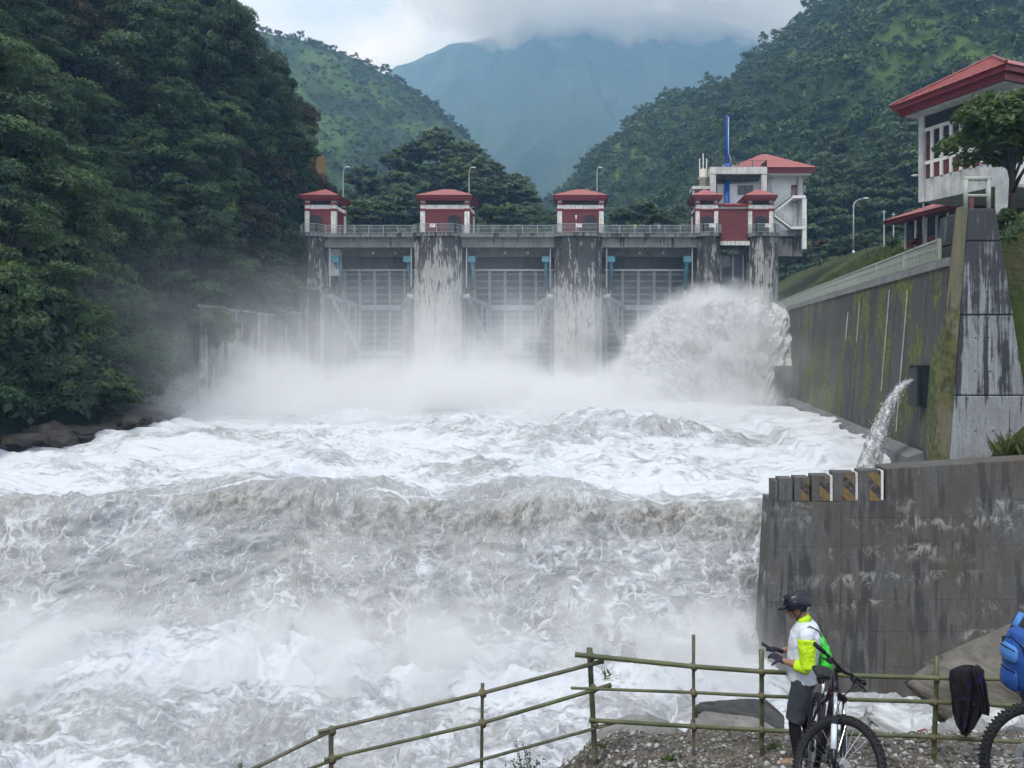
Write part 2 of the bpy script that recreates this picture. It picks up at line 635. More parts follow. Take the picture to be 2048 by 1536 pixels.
M['conc_pier'] = concrete('streaked_pier_concrete', (.47, .47, .45), ztop=ZC + 17, zrange=22, bias=-.03, pale=.5, sx=1.7, zlen=.26, joints=2.4)
M['conc_pier_dark'] = concrete('black_streaked_pier_concrete', (.45, .45, .43), ztop=ZC + 17, zrange=22, bias=.03, pale=.5, sx=1.8, zlen=.34, joints=2.4)
M['conc_deck'] = concrete('deck_concrete', (.22, .22, .21), ztop=ZC + 17, zrange=5, bias=-.08, pale=.15)
M['conc_dark'] = concrete('dark_concrete', (.07, .075, .08), bias=-.02, pale=.35, sx=1.2)  # darkest concrete: breast wall, sluice, stub posts and hidden cores
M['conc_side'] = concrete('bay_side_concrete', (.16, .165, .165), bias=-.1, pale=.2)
M['conc_left'] = concrete('left_guide_wall_concrete', (.36, .36, .34), (.04, .042, .04), ztop=ZC + 8, zrange=16, bias=.06, pale=.2, sx=.55, zlen=.03)
M['conc_moss'] = concrete('mossy_wall_concrete', (.085, .083, .077), (.03, .032, .028), ztop=ZC + 6, zrange=16, bias=-.06, moss=.95, pale=.35, mosscol=(.10, .125, .022), sx=.8, zlen=.05)
M['conc_moss_edge'] = concrete('moss_covered_edge_concrete', (.16, .15, .09), (.03, .03, .02), bias=-.1, moss=1.0, pale=.1, sx=1.4, zlen=.06, mosscol=(.085, .085, .022))
M['conc_buttress'] = concrete('pale_streaked_buttress_concrete', (.34, .35, .36), (.022, .022, .025), ztop=ZC + 8.2, zrange=17, bias=.055, pale=.7, sx=1.5, zlen=.10)
M['conc_near'] = concrete('grey_brown_bank_wall_concrete', (.125, .121, .113), (.04, .039, .04), bias=.0, pale=.34, sx=1.5, zlen=.2)
nt_ = M['conc_near'].node_tree
bs_ = [n for n in nt_.nodes if n.type == 'BSDF_PRINCIPLED'][0]
g = G.__new__(G); g.m = M['conc_near']; g.t = nt_
src = bs_.inputs['Base Color'].links[0].from_socket
pp = g.pos()
zz = g.sep(pp)[2]
wob = g.math('MULTIPLY', g.math('SUBTRACT', g.noise(g.map(pp, (.7, .7, .1)), 1.0, 4), .5), .35)
band = None
for zj in (-10.85, -9.65, -8.62, -7.6, -6.55, -5.9):
    dz = g.math('ADD', g.math('SUBTRACT', zz, ZC + zj), wob)
    b_ = g.math('MULTIPLY', g.range(dz, -.8, -.02, 0, 1), g.range(dz, .0, .16, 1, 0))
    band = b_ if band is None else g.math('MAXIMUM', band, b_)
lime = g.math('MULTIPLY', g.range(g.noise(g.map(pp, (1.1, 1.1, .7)), 1.5, 9, .76, .6), .50, .60), g.math('MULTIPLY', band, g.range(g.noise(g.map(pp, (.3, .3, .5)), 1.0, 4), .42, .6)))
c_ = g.mix(g.range(g.noise(pp, .45, 4), .4, .65, 0, .6), src, (.085, .066, .045))
c_ = g.mix(g.math('MULTIPLY', lime, .75), c_, (.40, .385, .35))
nt_.links.new(c_, bs_.inputs['Base Color'])
M['conc_pale'] = concrete('pale_building_concrete', (.62, .61, .57), (.2, .2, .19), bias=-.1, pale=.3, sx=1.5, zlen=.3)

# ------------------------------------------------------------------ the river
WATER = [(125, -5.2), (108, -5.6), (95, -6.3), (80, -6.7), (62, -6.9), (48, -7.1), (41, -7.3), (38, -7.25), (36, -7.15), (35, -7.25), (34.2, -7.6), (33.6, -8.15), (33.1, -8.8),
         (32.6, -9.5), (32.0, -10.5), (31.2, -11.4), (29.8, -12.1), (27.8, -12.4), (26, -12.55), (22, -12.7), (16, -12.9), (11, -13.0)]


def build_river():
    wp = np.array(WATER)
    seg = np.r_[0, np.cumsum(np.hypot(np.diff(wp[:, 0]), np.diff(wp[:, 1])))]
    # spacing along the flow: fine near the camera, coarse by the dam
    rows, t = [0.0], 0.0
    while t < seg[-1]:
        d = np.interp(t, seg, wp[:, 0])
        t += 0.075 if d < 37 else (0.075 + (d - 37) * 0.0085)
        rows.append(min(t, seg[-1]))
    rows = np.array(rows)
    d0 = np.interp(rows, seg, wp[:, 0]); z0 = np.interp(rows, seg, wp[:, 1])
    k = np.ones(9) / 9
    d0[8:-8] = np.convolve(d0, k, 'same')[8:-8]; z0[8:-8] = np.convolve(z0, k, 'same')[8:-8]
    xs = np.r_[np.linspace(-60, -28, 90, endpoint=False), np.linspace(-28, 12, 470, endpoint=False), np.linspace(12, 34, 80)]
    D, XX = np.meshgrid(d0, xs, indexing='ij')
    Zb = np.repeat(z0[:, None], len(xs), 1)
    S = np.repeat(rows[:, None], len(xs), 1)
    # the lip bends and swells along its length
    bend = 2.1 * vnoise(xs * .11, xs * 0 + 3.3, seed=4) + .9 * vnoise(xs * .33, xs * 0 + 8.1, seed=5) - .022 * (xs + 6)
    near = np.clip((52 - D) / 14, 0, 1) * np.clip((D - 22) / 7, 0, 1)
    D = D + bend[None, :] * near
    tz = np.gradient(z0); td = np.gradient(d0)
    ln = np.hypot(tz, td); nd, nz = (tz / ln)[:, None], (-td / ln)[:, None]   # surface normal in the flow plane
    face = np.clip((-tz / ln - .18) / .4, 0, 1)[:, None] * np.ones_like(XX)
    foot = np.exp(-((d0 - 28.6) / 1.7) ** 2)[:, None] * np.ones_like(XX)
    low = np.clip((29 - d0) / 2, 0, 1)[:, None] * np.ones_like(XX)
    pool = np.clip((d0 - 34.5) / 3, 0, 1)[:, None] * np.ones_like(XX)
    # waves: long swells, standing lumps, chop
    sw = .55 * fbm(XX * .10, S * .16, octaves=3, seed=11) * pool + .32 * fbm(XX * .22, S * .34, octaves=3, seed=12)
    ch = .26 * ridged(XX * .42, S * .8, octaves=3, seed=21) * (.55 + .45 * pool)
    fine = .07 * ridged(XX * 1.3, S * 1.9, octaves=4, seed=31) * np.clip((60 - D) / 20, .25, 1) * (1 - .8 * face)
    lumps = .55 * ridged(XX * .36, S * .42, octaves=4, seed=41) * np.clip(foot * 1.5, 0, 1)
    lump2 = .30 * ridged(XX * .5, S * .75, octaves=4, seed=45) * low
    brk = .42 * np.clip(1 - 2.4 * np.abs(vnoise(XX * .13 + .35 * vnoise(XX * .3, S * .2, seed=90), S * .30, seed=91)), 0, 1) ** 1.6 * pool * np.clip((72 - D) / 12, 0, 1)
    crest_ = np.exp(-((d0 - 34.3) / .75) ** 2)[:, None] * np.ones_like(XX)
    curdle = .24 * ridged(XX * .8, S * .9, octaves=5, seed=51, gain=.6) * crest_ + (.03 * ridged(XX * .95, S * .9, octaves=3, seed=53) + .16 * fbm(XX * .5, S * .16, octaves=3, seed=52)) * face
    hump = sum(a * np.exp(-((XX - cx) / wx) ** 2 - ((D - cd) / wd) ** 2) for cx, cd, wx, wd, a in
               ((-8.5, 57, 5, 3, 1.0), (1.5, 60, 4.5, 3, .8), (-2, 52, 5, 2.5, .7), (5, 55, 3.5, 2.5, .9), (-14, 45, 4, 2.2, .7), (-5, 41, 4, 1.8, .55),
                (-22, 57, 4, 2, .6), (-30, 55, 4, 2, .6), (4, 40.5, 2.5, 1.6, .6), (-13, 36.4, 5, 1.4, .45), (-2, 35.8, 3, 1.2, .45), (9, 52, 3, 2.5, .7)))
    hump *= 1 + .28 * ridged(XX * .5, S * .6, octaves=4, seed=61)
    lumps *= np.clip((8 - XX) / 4, .1, 1); lump2 *= np.clip((8 - XX) / 4, .25, 1)
    # shallow shelf of flowing water along the right wall, and the hollow in front of the bank wall
    shelf = .75 * np.clip((XX - 12.6 - .04 * (D - 45) - .5 * vnoise(S * .5, S * 0 + 1, seed=8)) / .4, 0, 1) * np.clip((D - 43.5) / .8, 0, 1) * np.clip((82 - D) / 10, 0, 1)
    hump = hump * (1 - .9 * np.clip((XX - 11.5) / 2, 0, 1))
    sw = sw * (1 - .5 * np.clip((XX - 11.5) / 2, 0, 1)) + shelf
    sw = sw - .95 * np.clip((XX - 6.6) / 1.8, 0, 1) * np.clip((31.5 - D) / 1.5, 0, 1)
    ch = ch * np.clip((9.5 - XX) / 3, .4, 1)
    h = brk + sw + ch + fine + lumps + lump2 + curdle + hump - .15
    V = np.stack([XX, D + nd * h, ZC + Zb + nz * h], -1).reshape(-1, 3)
    me = np_mesh('river', V, grid_faces(len(rows), len(xs))[:, ::-1], M['water'], True)
    # froth amount: white pool and tail water, silty veined sheet on the fall
    fo = .74 * pool + .58 * low + .2 * face + .5 * foot
    fo = np.where(pool + low + face < .3, .6, fo)
    fo = np.clip(fo + .38 * fbm(XX * .10, S * .16, octaves=5, seed=71, gain=.6) + .10 * ridged(XX * .4, S * .5, octaves=3, seed=72) - .3 * (hump > .35) * np.clip(hump, 0, .6), 0.02, 1)
    fo = np.where(D > 62, np.maximum(fo, .8), fo)
    cr = me.attributes.new('crest', 'FLOAT', 'POINT')
    cr.data.foreach_set('value', (crest_ * np.clip(.35 + 1.1 * fbm(XX * .14, S * .3, octaves=3, seed=75), 0, .8)).astype(np.float32).ravel())
    at = me.attributes.new('foam', 'FLOAT', 'POINT')
    at.data.foreach_set('value', fo.astype(np.float32).ravel())
    uvl = me.uv_layers.new(name='flow')
    li = np.zeros(len(me.loops), np.int32); me.loops.foreach_get('vertex_index', li)
    UV = np.stack([XX, S], -1).reshape(-1, 2)[li].astype(np.float32)
    uvl.data.foreach_set('uv', UV.ravel())
    return tag(link('river', me), kind='structure')


river = build_river()

# river bed so that nothing is open below
mb = MB()
mb.box(-400, 400, -60, 128, ZC - 22, ZC - 16)
tag(mb.build('river_bed', M['conc_dark']), kind='structure')


# ------------------------------------------------------------------ hills: base line, ridge line and back slope, with gullies
def resample(pts, n):
    p = np.array([tuple(q) for q in pts], float)
    s = np.r_[0, np.cumsum(np.linalg.norm(np.diff(p, axis=0), axis=1))]
    u = np.linspace(0, s[-1], n)
    return np.stack([np.interp(u, s, p[:, i]) for i in range(3)], -1)


def smooth_rows(a, k):
    if k < 2: return a
    pad = np.r_[np.repeat(a[:1], k, 0), a, np.repeat(a[-1:], k, 0)]
    w = np.ones(2 * k + 1) / (2 * k + 1)
    return np.stack([np.convolve(pad[:, i], w, 'valid') for i in range(3)], -1)


def loft_hill(name, base, ridge, mat, nu, nv, amp, freq, seed, convex=.0, nback=14, backdrop=.8, sm=4):
    b = smooth_rows(resample(base, nu), sm * 3); r = smooth_rows(resample(ridge, nu), sm)
    v = np.linspace(0, 1, nv)[:, None, None]
    A = b[None] * (1 - v) + r[None] * v
    A[..., 2] += (convex * np.sin(v * math.pi) * (r[None, :, 2] - b[None, :, 2]))[..., 0] if convex else 0
    w = np.linspace(0, 1, nback + 1)[1:, None, None]
    back = r[None].repeat(nback, 0).copy()
    back[..., 1] += (w * (r[:, 1] - b[:, 1]).clip(40)[None, :, None] * .8)[..., 0]
    back[..., 2] -= (w ** 1.3 * (r[:, 2] - b[:, 2]).clip(5)[None, :, None] * backdrop)[..., 0]
    A = np.concatenate([A, back], 0)
    fade = np.concatenate([np.clip(np.linspace(0, 1, nv) * 4, 0, 1), np.ones(nback)])[:, None]
    edge = np.concatenate([1 - .8 * np.exp(-((np.linspace(0, 1, nv) - 1) / .06) ** 2), np.ones(nback) * .5])[:, None]
    nz = fbm(A[..., 0] * freq, A[..., 1] * freq * .6, A[..., 2] * freq * .5, 5, seed) + .7 * ridged(A[..., 0] * freq * 1.7, A[..., 1] * freq * .5, octaves=3, seed=seed + 9) - .3
    A[..., 2] += nz * amp * fade * edge
    A[..., 1] -= nz * amp * .6 * fade * edge
    me = np_mesh(name, A.reshape(-1, 3), grid_faces(nv + nback, nu), mat, True)
    return tag(link(name, me), kind='structure'), A


right_ridge = [(1030, 460, 640), (1090, 425, 610), (1130, 390, 575), (1180, 335, 530), (1250, 288, 500), (1310, 228, 475), (1400, 185, 450), (1480, 165, 440),
               (1500, 118, 440), (1560, 72, 440), (1640, 22, 440), (1800, -90, 440), (2100, -280, 430), (2600, -420, 420), (3000, -420, 400)]
right_base = [(X(1080, 420), 420, 14), (X(1120, 330), 330, 16), (X(1180, 240), 240, 18), (X(1350, 200), 200, 22), (X(1550, 175), 175, 26), (X(1800, 165), 165, 26), (X(2100, 150), 150, 28), (X(2600, 140), 140, 30), (X(3000, 140), 140, 32)]
hill_r, HR = loft_hill('right_hillside', right_base, [P(*q) for q in right_ridge], M['hill_right'], 220, 90, 9, .013, 3)

ridge2 = [(100, -160, 640), (300, -60, 640), (480, 48, 640), (530, 66, 640), (600, 84, 640), (700, 116, 640), (800, 164, 630), (860, 210, 620), (920, 262, 600), (960, 312, 580), (1010, 360, 560), (1060, 430, 540)]
base2 = [(X(50, 300), 300, 14), (X(300, 300), 300, 14), (X(500, 300), 300, 14), (X(700, 320), 320, 14), (X(900, 360), 360, 14), (X(1000, 420), 420, 14), (X(1060, 480), 480, 14)]
hill_m, HM = loft_hill('middle_ridge', base2, [P(*q) for q in ridge2], M['hill_ridge'], 200, 80, 8, .014, 13)

far = [(300, 330, 2300), (560, 230, 2300), (700, 178, 2300), (800, 138, 2300), (850, 117, 2280), (900, 96, 2270), (940, 90, 2260), (985, 78, 2260), (1040, 52, 2260), (1090, 38, 2260), (1130, 30, 2260), (1185, 44, 2260), (1230, 40, 2270), (1300, 22, 2280),
       (1370, 30, 2280), (1440, 46, 2280), (1500, 60, 2280), (1620, 70, 2300), (1900, 60, 2300), (2300, 90, 2300)]
base_f = [(X(300, 1100), 1100, -10), (X(700, 1000), 1000, -10), (X(1150, 900), 900, -10), (X(1600, 1000), 1000, -10), (X(2300, 1100), 1100, -10)]
hill_f, HF = loft_hill('far_mountain', base_f, [P(*q) for q in far], M['hill_far'], 420, 130, 34, .0032, 23, backdrop=.5, sm=1)

knoll_ridge = [(640, 470, 205), (690, 450, 205), (745, 372, 212), (800, 338, 216), (870, 322, 218), (930, 330, 218), (980, 365, 214), (1040, 420, 210), (1100, 470, 205), (1250, 480, 200), (1420, 480, 195)]
knoll_base = [(X(600, 150), 150, 18), (X(800, 152), 152, 18), (X(1000, 152), 152, 18), (X(1200, 150), 150, 18), (X(1420, 150), 150, 18)]
hill_k, HK = loft_hill('knoll', knoll_base, [P(*q) for q in knoll_ridge], M['knoll'], 90, 30, 1.5, .04, 33)

# valley floor behind the dam
mb = MB()
mb.add([(-400, 121, ZC - 2), (500, 121, ZC - 2), (900, 1100, ZC - 2), (-900, 1100, ZC - 2)], [(0, 1, 2, 3)])
tag(mb.build('valley_floor', M['knoll']), kind='structure')

# left slope: steep wooded side of the gorge
LB = np.array([(-20, -46), (30, -41), (45, -37.5), (57, -35.5), (66, -37.5), (78, -43), (86, -45.5), (100, -43), (112, -41), (124, -42), (135, -46), (160, -56), (230, -90), (330, -140)], float)


def left_xb(d): return np.interp(d, LB[:, 0], LB[:, 1])


def left_g(d, h):
    steep = np.exp(-((np.asarray(d) - 118) / 24.) ** 2)
    a = .56 - .44 * steep                       # horizontal run per metre of rise, low part
    k = 36.
    hh = np.asarray(h)
    return a * np.minimum(hh, k) + (.62) * np.maximum(hh - k, 0)


def left_surface(d, h):
    d = np.asarray(d, float); h = np.asarray(h, float)
    x = left_xb(d) - left_g(d, h)
    n = fbm(d * .06, h * .07, octaves=4, seed=55)
    return x - 2.2 * n * np.clip(h / 6, .25, 1), d, ZC - 7.5 + h


dd = np.linspace(-20, 330, 180); hh = np.linspace(-6, 150, 110)
Dg, Hg = np.meshgrid(dd, hh, indexing='ij')
Xl, Yl, Zl = left_surface(Dg, Hg)
tag(link('left_hillside', np_mesh('left_hillside', np.stack([Xl, Yl, Zl], -1).reshape(-1, 3), grid_faces(len(dd), len(hh))[:, ::-1], M['hill_left'], True)), kind='structure')


# ------------------------------------------------------------------ near bank (slope below the photographer) and right bank with the plateau
def bank_z(x, y):
    """height (relative to the eye) of the gravel bank in front of the camera"""
    x = np.asarray(x, float); y = np.asarray(y, float)
    z = -1.55 - .345 * np.clip(y, -6, 8.0) + .18 * np.exp(-((y - 5.4) / 1.3) ** 2)
    z = z - .16 * np.clip(y - 8.0, 0, 1.2)
    edge = 8.85 + .15 * vnoise(x * .8, y * 0, seed=3)
    z = z - .62 * np.clip(y - edge, 0, 2.2) - 1.6 * np.clip(y - edge - 2.2, 0, 7)
    left = np.clip(.35 - x, 0, 30)
    z = z - .42 * left - .35 * np.clip(left - .4, 0, 30)
    return z + .05 * fbm(x * 1.3, y * 1.3, octaves=4, seed=81) + .018 * fbm(x * 6, y * 6, octaves=3, seed=82)


xs = np.linspace(-16, 26, 380); ys = np.r_[np.linspace(-8, 5.5, 40, endpoint=False), np.linspace(5.5, 12.5, 170, endpoint=False), np.linspace(12.5, 28.6, 40)]
XG, YG = np.meshgrid(xs, ys, indexing='ij')
ZG = np.maximum(ZC + bank_z(XG, YG), ZC - 15)
tag(link('ground', np_mesh('ground', np.stack([XG, YG, ZG], -1).reshape(-1, 3), grid_faces(len(xs), len(ys)), M['gravel'], True)), kind='structure')


def wall_x(d):
    """inner face of the right basin wall at its crest"""
    return 25.2 + (np.asarray(d, float) - 108) * (25.2 - 18.6) / (108 - 40)


def plateau_z(x, y):
    x = np.asarray(x, float); y = np.asarray(y, float)
    rel = x - wall_x(np.clip(y, 40, 110)) - .9
    top = 9.0 + .135 * (np.clip(y, 30, 130) - 75)
    top = np.where(y < 60, 6.5 + (top - 6.5) * np.clip((y - 40) / 20, 0, 1), top)
    z = 3.9 + np.clip(rel, 0, 40) * .62
    z = np.minimum(z, top)
    z = z + np.clip(rel - 22, 0, 100) * .3
    return z + .18 * fbm(x * .5, y * .5, octaves=4, seed=91)


xs = np.r_[np.linspace(17, 46, 130, endpoint=False), np.linspace(46, 160, 40)]; ys = np.linspace(31.5, 175, 200)
XG, YG = np.meshgrid(xs, ys, indexing='ij')
XG = np.maximum(XG, wall_x(np.clip(YG, 40, 111)) + .75)
ZG = ZC + plateau_z(XG, YG)
ZG = np.where(YG < 41.2, np.minimum(ZG, ZC - 6.2 + (XG - 20.5).clip(0, 30) * .9 + (YG - 31.5) * .05), ZG)
tag(link('right_bank', np_mesh('right_bank', np.stack([XG, YG, ZG], -1).reshape(-1, 3), grid_faces(len(xs), len(ys)), M['grass'], True)), kind='structure')

# ------------------------------------------------------------------ paint, metal, brick
M['red_wall'] = plain('dark_red_tile_wall', (.14, .026, .027), .6, var=.18, scale=2.2)
M['red_roof'] = plain('red_metal_roof', (.30, .078, .066), .55, var=.16, scale=1.2)
M['red_trim'] = plain('deep_red_fascia_paint', (.17, .020, .026), .5, var=.14)
M['white_trim'] = concrete('off_white_trim_render', (.76, .75, .70), (.22, .22, .21), bias=-.16, pale=.3, sx=2.5, zlen=.8)
M['white_wall'] = plain('white_building_render', (.74, .75, .74), .8, var=.07, scale=.8)
M['shadow_void'] = plain('louvre_and_void_shade', (.022, .022, .026), .6)  # near-black colour painted as the shade inside voids; also the louvred doors
M['glass'] = plain('dark_window_glass', (.02, .024, .03), .12, var=.1, spec=.7)
M['rail'] = plain('grey_rail_paint', (.33, .37, .37), .5, .2, var=.12)
M['rail_pale'] = plain('pale_green_grey_rail_paint', (.32, .35, .30), .6, 0, var=.2, scale=1.2)
M['galv'] = plain('galvanised_steel', (.46, .48, .50), .4, .5, var=.1)
M['gate'] = plain('weathered_gate_steel', (.29, .315, .335), .55, .1, var=.25, scale=.9)
M['gate_mid'] = plain('gate_stiffener_steel', (.17, .19, .21), .55, .1, var=.25, scale=.9)
M['gate_dark'] = plain('dark_gate_skin_plate', (.06, .07, .082), .5, .1, var=.3, scale=.6)  # darker than ribs and stiffeners so the framing stands out
M['teal'] = plain('teal_hoist_paint', (.07, .23, .29), .5, .1, var=.2)
M['blue'] = plain('blue_mast_paint', (.012, .075, .34), .4, .1, var=.15)
M['white_paint'] = plain('white_sign_paint', (.78, .78, .76), .5, 0, var=.06)
M['tile_grey'] = concrete('grey_clad_column', (.50, .51, .51), (.2, .2, .2), bias=-.2, pale=.2, sx=1.5, zlen=.5)
M['mullion'] = plain('cream_window_frame', (.66, .65, .60), .5, 0, var=.06)
M['brown_panel'] = plain('maroon_spandrel_panel', (.11, .035, .035), .5, var=.2)
M['tank'] = plain('cream_tank_paint', (.55, .55, .45), .5, var=.1)
M['black_plastic'] = plain('black_plastic', (.012, .012, .014), .45, var=.2)
M['ochre'] = concrete('ochre_cliff_earth', (.30, .19, .075), (.10, .07, .04), bias=-.1, pale=.1, sx=.8, zlen=.3)
M['steel_flap'] = plain('dark_flap_steel', (.022, .028, .032), .5, .3, var=.3)

# ------------------------------------------------------------------ the dam: piers, deck, beams
DF = 110.0
DK = ZC + 16.1                                     # pier top / deck level
dam = thing('barrage_dam', 'concrete barrage with stained piers and a bridge deck across the river', 'dam', (X(1000, DF), DF, ZC - 7))
DO = dam.location.copy()
PIERS = [(596, 642, 'conc_pier_dark'), (825, 920, 'conc_pier'), (1108, 1205, 'conc_pier_dark'), (1397, 1443, 'conc_pier_dark'), (1503, 1560, 'conc_pier')]


def pier_plan(x0, x1, grow=0.):
    w = x1 - x0
    ch = min(1.1, w * .22)
    x0 -= grow; x1 += grow
    m = (x0 + x1) / 2 - w * .06
    return [(x0, DF + 1.2 - grow), (x0 + ch, DF + .28 - grow), (m, DF - grow), (m + .28, DF + .16 - grow), (x1 - ch, DF + .30 - grow), (x1, DF + 1.2 - grow), (x1, DF + 13), (x0, DF + 13)]


for a, b, mt in PIERS:
    x0, x1 = X(a, DF), X(b, DF)
    pr = MB(DO).prism(pier_plan(x0, x1), ZC - 11, DK - .5).build('pier', M[mt], dam)
    c = MB(DO).prism(pier_plan(x0, x1, .22), DK - .5, DK)
    q = c.build('pier_cap', M['conc_deck'], dam)
    q.parent = pr
# abutment on the left, steps of pale concrete against the slope
MB(DO).box(X(560, DF) - 6, X(596, DF) - .01, DF + 1.5, DF + 14, ZC - 11, DK - .1).build('abutment_block', M['conc_left'], dam)
MB(DO).box(X(668, DF) - 1.9, X(668, DF) - .35, DF + 3.2, DF + 4.6, ZC + 10.2, ZC + 14.1).build('ledge_block', M['conc_pale'], dam)

BAYS = [(642, 825), (920, 1108), (1205, 1397)]
for i, (a, b) in enumerate(BAYS):
    x0, x1 = X(a, DF) + .004, X(b, DF) - .004
    MB(DO).box(x0, x1, DF + .9, DF + 9.5, DK - .55, DK - .02).build('deck_slab', M['conc_deck'], dam)
    for y in (DF + 1.5, DF + 4.8, DF + 8.2):
        MB(DO).box(x0, x1, y, y + .7, DK - 1.95, DK - .554).build('girder', M['conc_deck'], dam)
    MB(DO).box(x0, x1, DF + 7.0, DF + 7.6, ZC + 13.45, ZC + 14.35).build('hoist_beam', M['conc_deck'], dam)
    for s_ in range(9):                              # short posts under the deck
        xx = x0 + (x1 - x0) * (s_ + .7) / 9.4
        MB(DO).box(xx, xx + .16, DF + 7.2, DF + 7.4, ZC + 14.354, DK - 1.96).build('stub_post', M['conc_dark'], dam)
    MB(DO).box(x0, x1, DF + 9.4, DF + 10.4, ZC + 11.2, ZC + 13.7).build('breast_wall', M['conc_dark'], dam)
    for xx in (x0 + (x1 - x0) * .42, x0 + (x1 - x0) * .68):
        MB(DO).lathe([(.16, 0), (.19, .06), (.17, .16), (.06, .2)], (xx, DF + 6.998, ZC + 13.98), 12, (0, -1, 0)).build('bulkhead_lamp', M['white_paint'], dam)
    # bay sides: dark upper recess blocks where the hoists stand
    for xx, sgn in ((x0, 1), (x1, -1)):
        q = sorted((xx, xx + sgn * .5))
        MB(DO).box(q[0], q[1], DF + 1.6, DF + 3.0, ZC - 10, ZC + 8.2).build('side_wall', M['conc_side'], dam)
        MB(DO).tube([(xx + sgn * .62, DF + 1.9, ZC + 8.4), (xx + sgn * .62, DF + 1.9, ZC + 14.1)], .11, 8).build('conduit', M['galv'], dam)
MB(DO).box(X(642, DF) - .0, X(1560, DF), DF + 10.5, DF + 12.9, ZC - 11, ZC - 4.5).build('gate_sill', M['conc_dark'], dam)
# narrow sluice bay
xs0, xs1 = X(1443, DF) + .003, X(1503, DF) - .003
MB(DO).box(xs0, xs1, DF + 4, DF + 4.8, ZC - 11, ZC + 13.4).build('sluice_wall', M['conc_dark'], dam)
MB(DO).box(xs0 + .8, xs0 + 2.0, DF + 3.9, DF + 3.996, ZC + 11.5, ZC + 13.1).build('window_opening', M['glass'], dam)
MB(DO).box(xs0 + 2.5, xs0 + 3.6, DF + 3.9, DF + 3.996, ZC + 10.8, ZC + 13.1).build('window_opening', M['gate_dark'], dam)
for xx in (xs0 + .5, xs0 + 2.25, xs0 + 3.75):
    MB(DO).box(xx, xx + .16, DF + 3.7, DF + 3.99, ZC + 9.5, ZC + 13.3).build('frame_post', M['conc_pale'], dam)
MB(DO).box(xs0, xs1, DF + 1.1, DF + 3.9, ZC + 14.4, ZC + 15.0).build('sluice_lintel', M['conc_pale'], dam)


# railings of the deck: posts, two rails, a comb of thin bars
def railing(root, pts, h, mat, post_every=2.2, bar=.16, bar_w=.028, rail_w=.07, mids=1, individual=False, post_w=.09):
    org = root.location
    pts = [Vector(p) for p in pts]
    bars = MB(org)
    bar_me = None
    for a, b in zip(pts[:-1], pts[1:]):
        L = (b - a).length
        up = Vector((0, 0, h))
        MB(org).beam(a + up, b + up, rail_w, rail_w).build('top_rail', mat, root)
        MB(org).beam(a + Vector((0, 0, .12)), b + Vector((0, 0, .12)), rail_w * .7, rail_w * .7).build('bottom_rail', mat, root)
        for q in range(mids):
            z = h * (.62 if mids == 1 else .35 + .3 * q)
            MB(org).beam(a + Vector((0, 0, z)), b + Vector((0, 0, z)), rail_w * .5, rail_w * .5).build('middle_rail', mat, root)
        n = max(1, int(round(L / post_every)))
        for i in range(n + 1):
            p = a.lerp(b, i / n)
            MB(org).box(p.x - post_w / 2, p.x + post_w / 2, p.y - post_w / 2, p.y + post_w / 2, p.z - .05, p.z + h + .03).build('rail_post', mat, root)
        m = int(L / bar)
        for i in range(1, m):
            p = a.lerp(b, i / m)
            if individual:
                if bar_me is None:
                    bar_me = MB().box(-bar_w / 2, bar_w / 2, -bar_w / 2, bar_w / 2, .1, h - .03).mesh('baluster', mat)
                link('baluster', bar_me, root, p - org)
            else:
                bars.box(p.x - bar_w / 2, p.x + bar_w / 2, p.y - bar_w / 2, p.y + bar_w / 2, p.z + .1, p.z + h - .03)
    if not individual and bars.v:
        tag(bars.build('balusters', mat, root), kind='stuff')


def railing_thing(label, pts, **kw):
    t = thing('railing', label, 'railing', Vector(pts[0]))
    railing(t, pts, **kw)
    return t


names = ['between the tree-covered hoist house and the pale pier', 'between the two free-standing hoist houses', 'beside the twin hoist house where people walk']
for (a, b), nm in zip(BAYS, names):
    railing_thing('grey bar railing on the bridge deck ' + nm, [(X(a, DF) + .3, DF + 1.0, DK), (X(b, DF) - .3, DF + 1.0, DK)], h=1.15, mat=M['rail'])
pn = ['round the pier by the tree-covered hoist house', 'round the pale pier under its hoist house', 'round the black streaked pier with a warning post', 'on the slim pier under the left arch of the twin hoist house', 'on the pier beside the stair tower']
for (a, b, _), nm in zip(PIERS, pn):
    x0, x1 = X(a, DF), X(b, DF)
    railing_thing('grey bar railing ' + nm, [(x0 - .15, DF + 1.3, DK), (x0 + .7, DF + .1, DK), (x1 - .7, DF + .1, DK), (x1 + .15, DF + 1.3, DK)], h=1.25, mat=M['rail'], post_every=3)


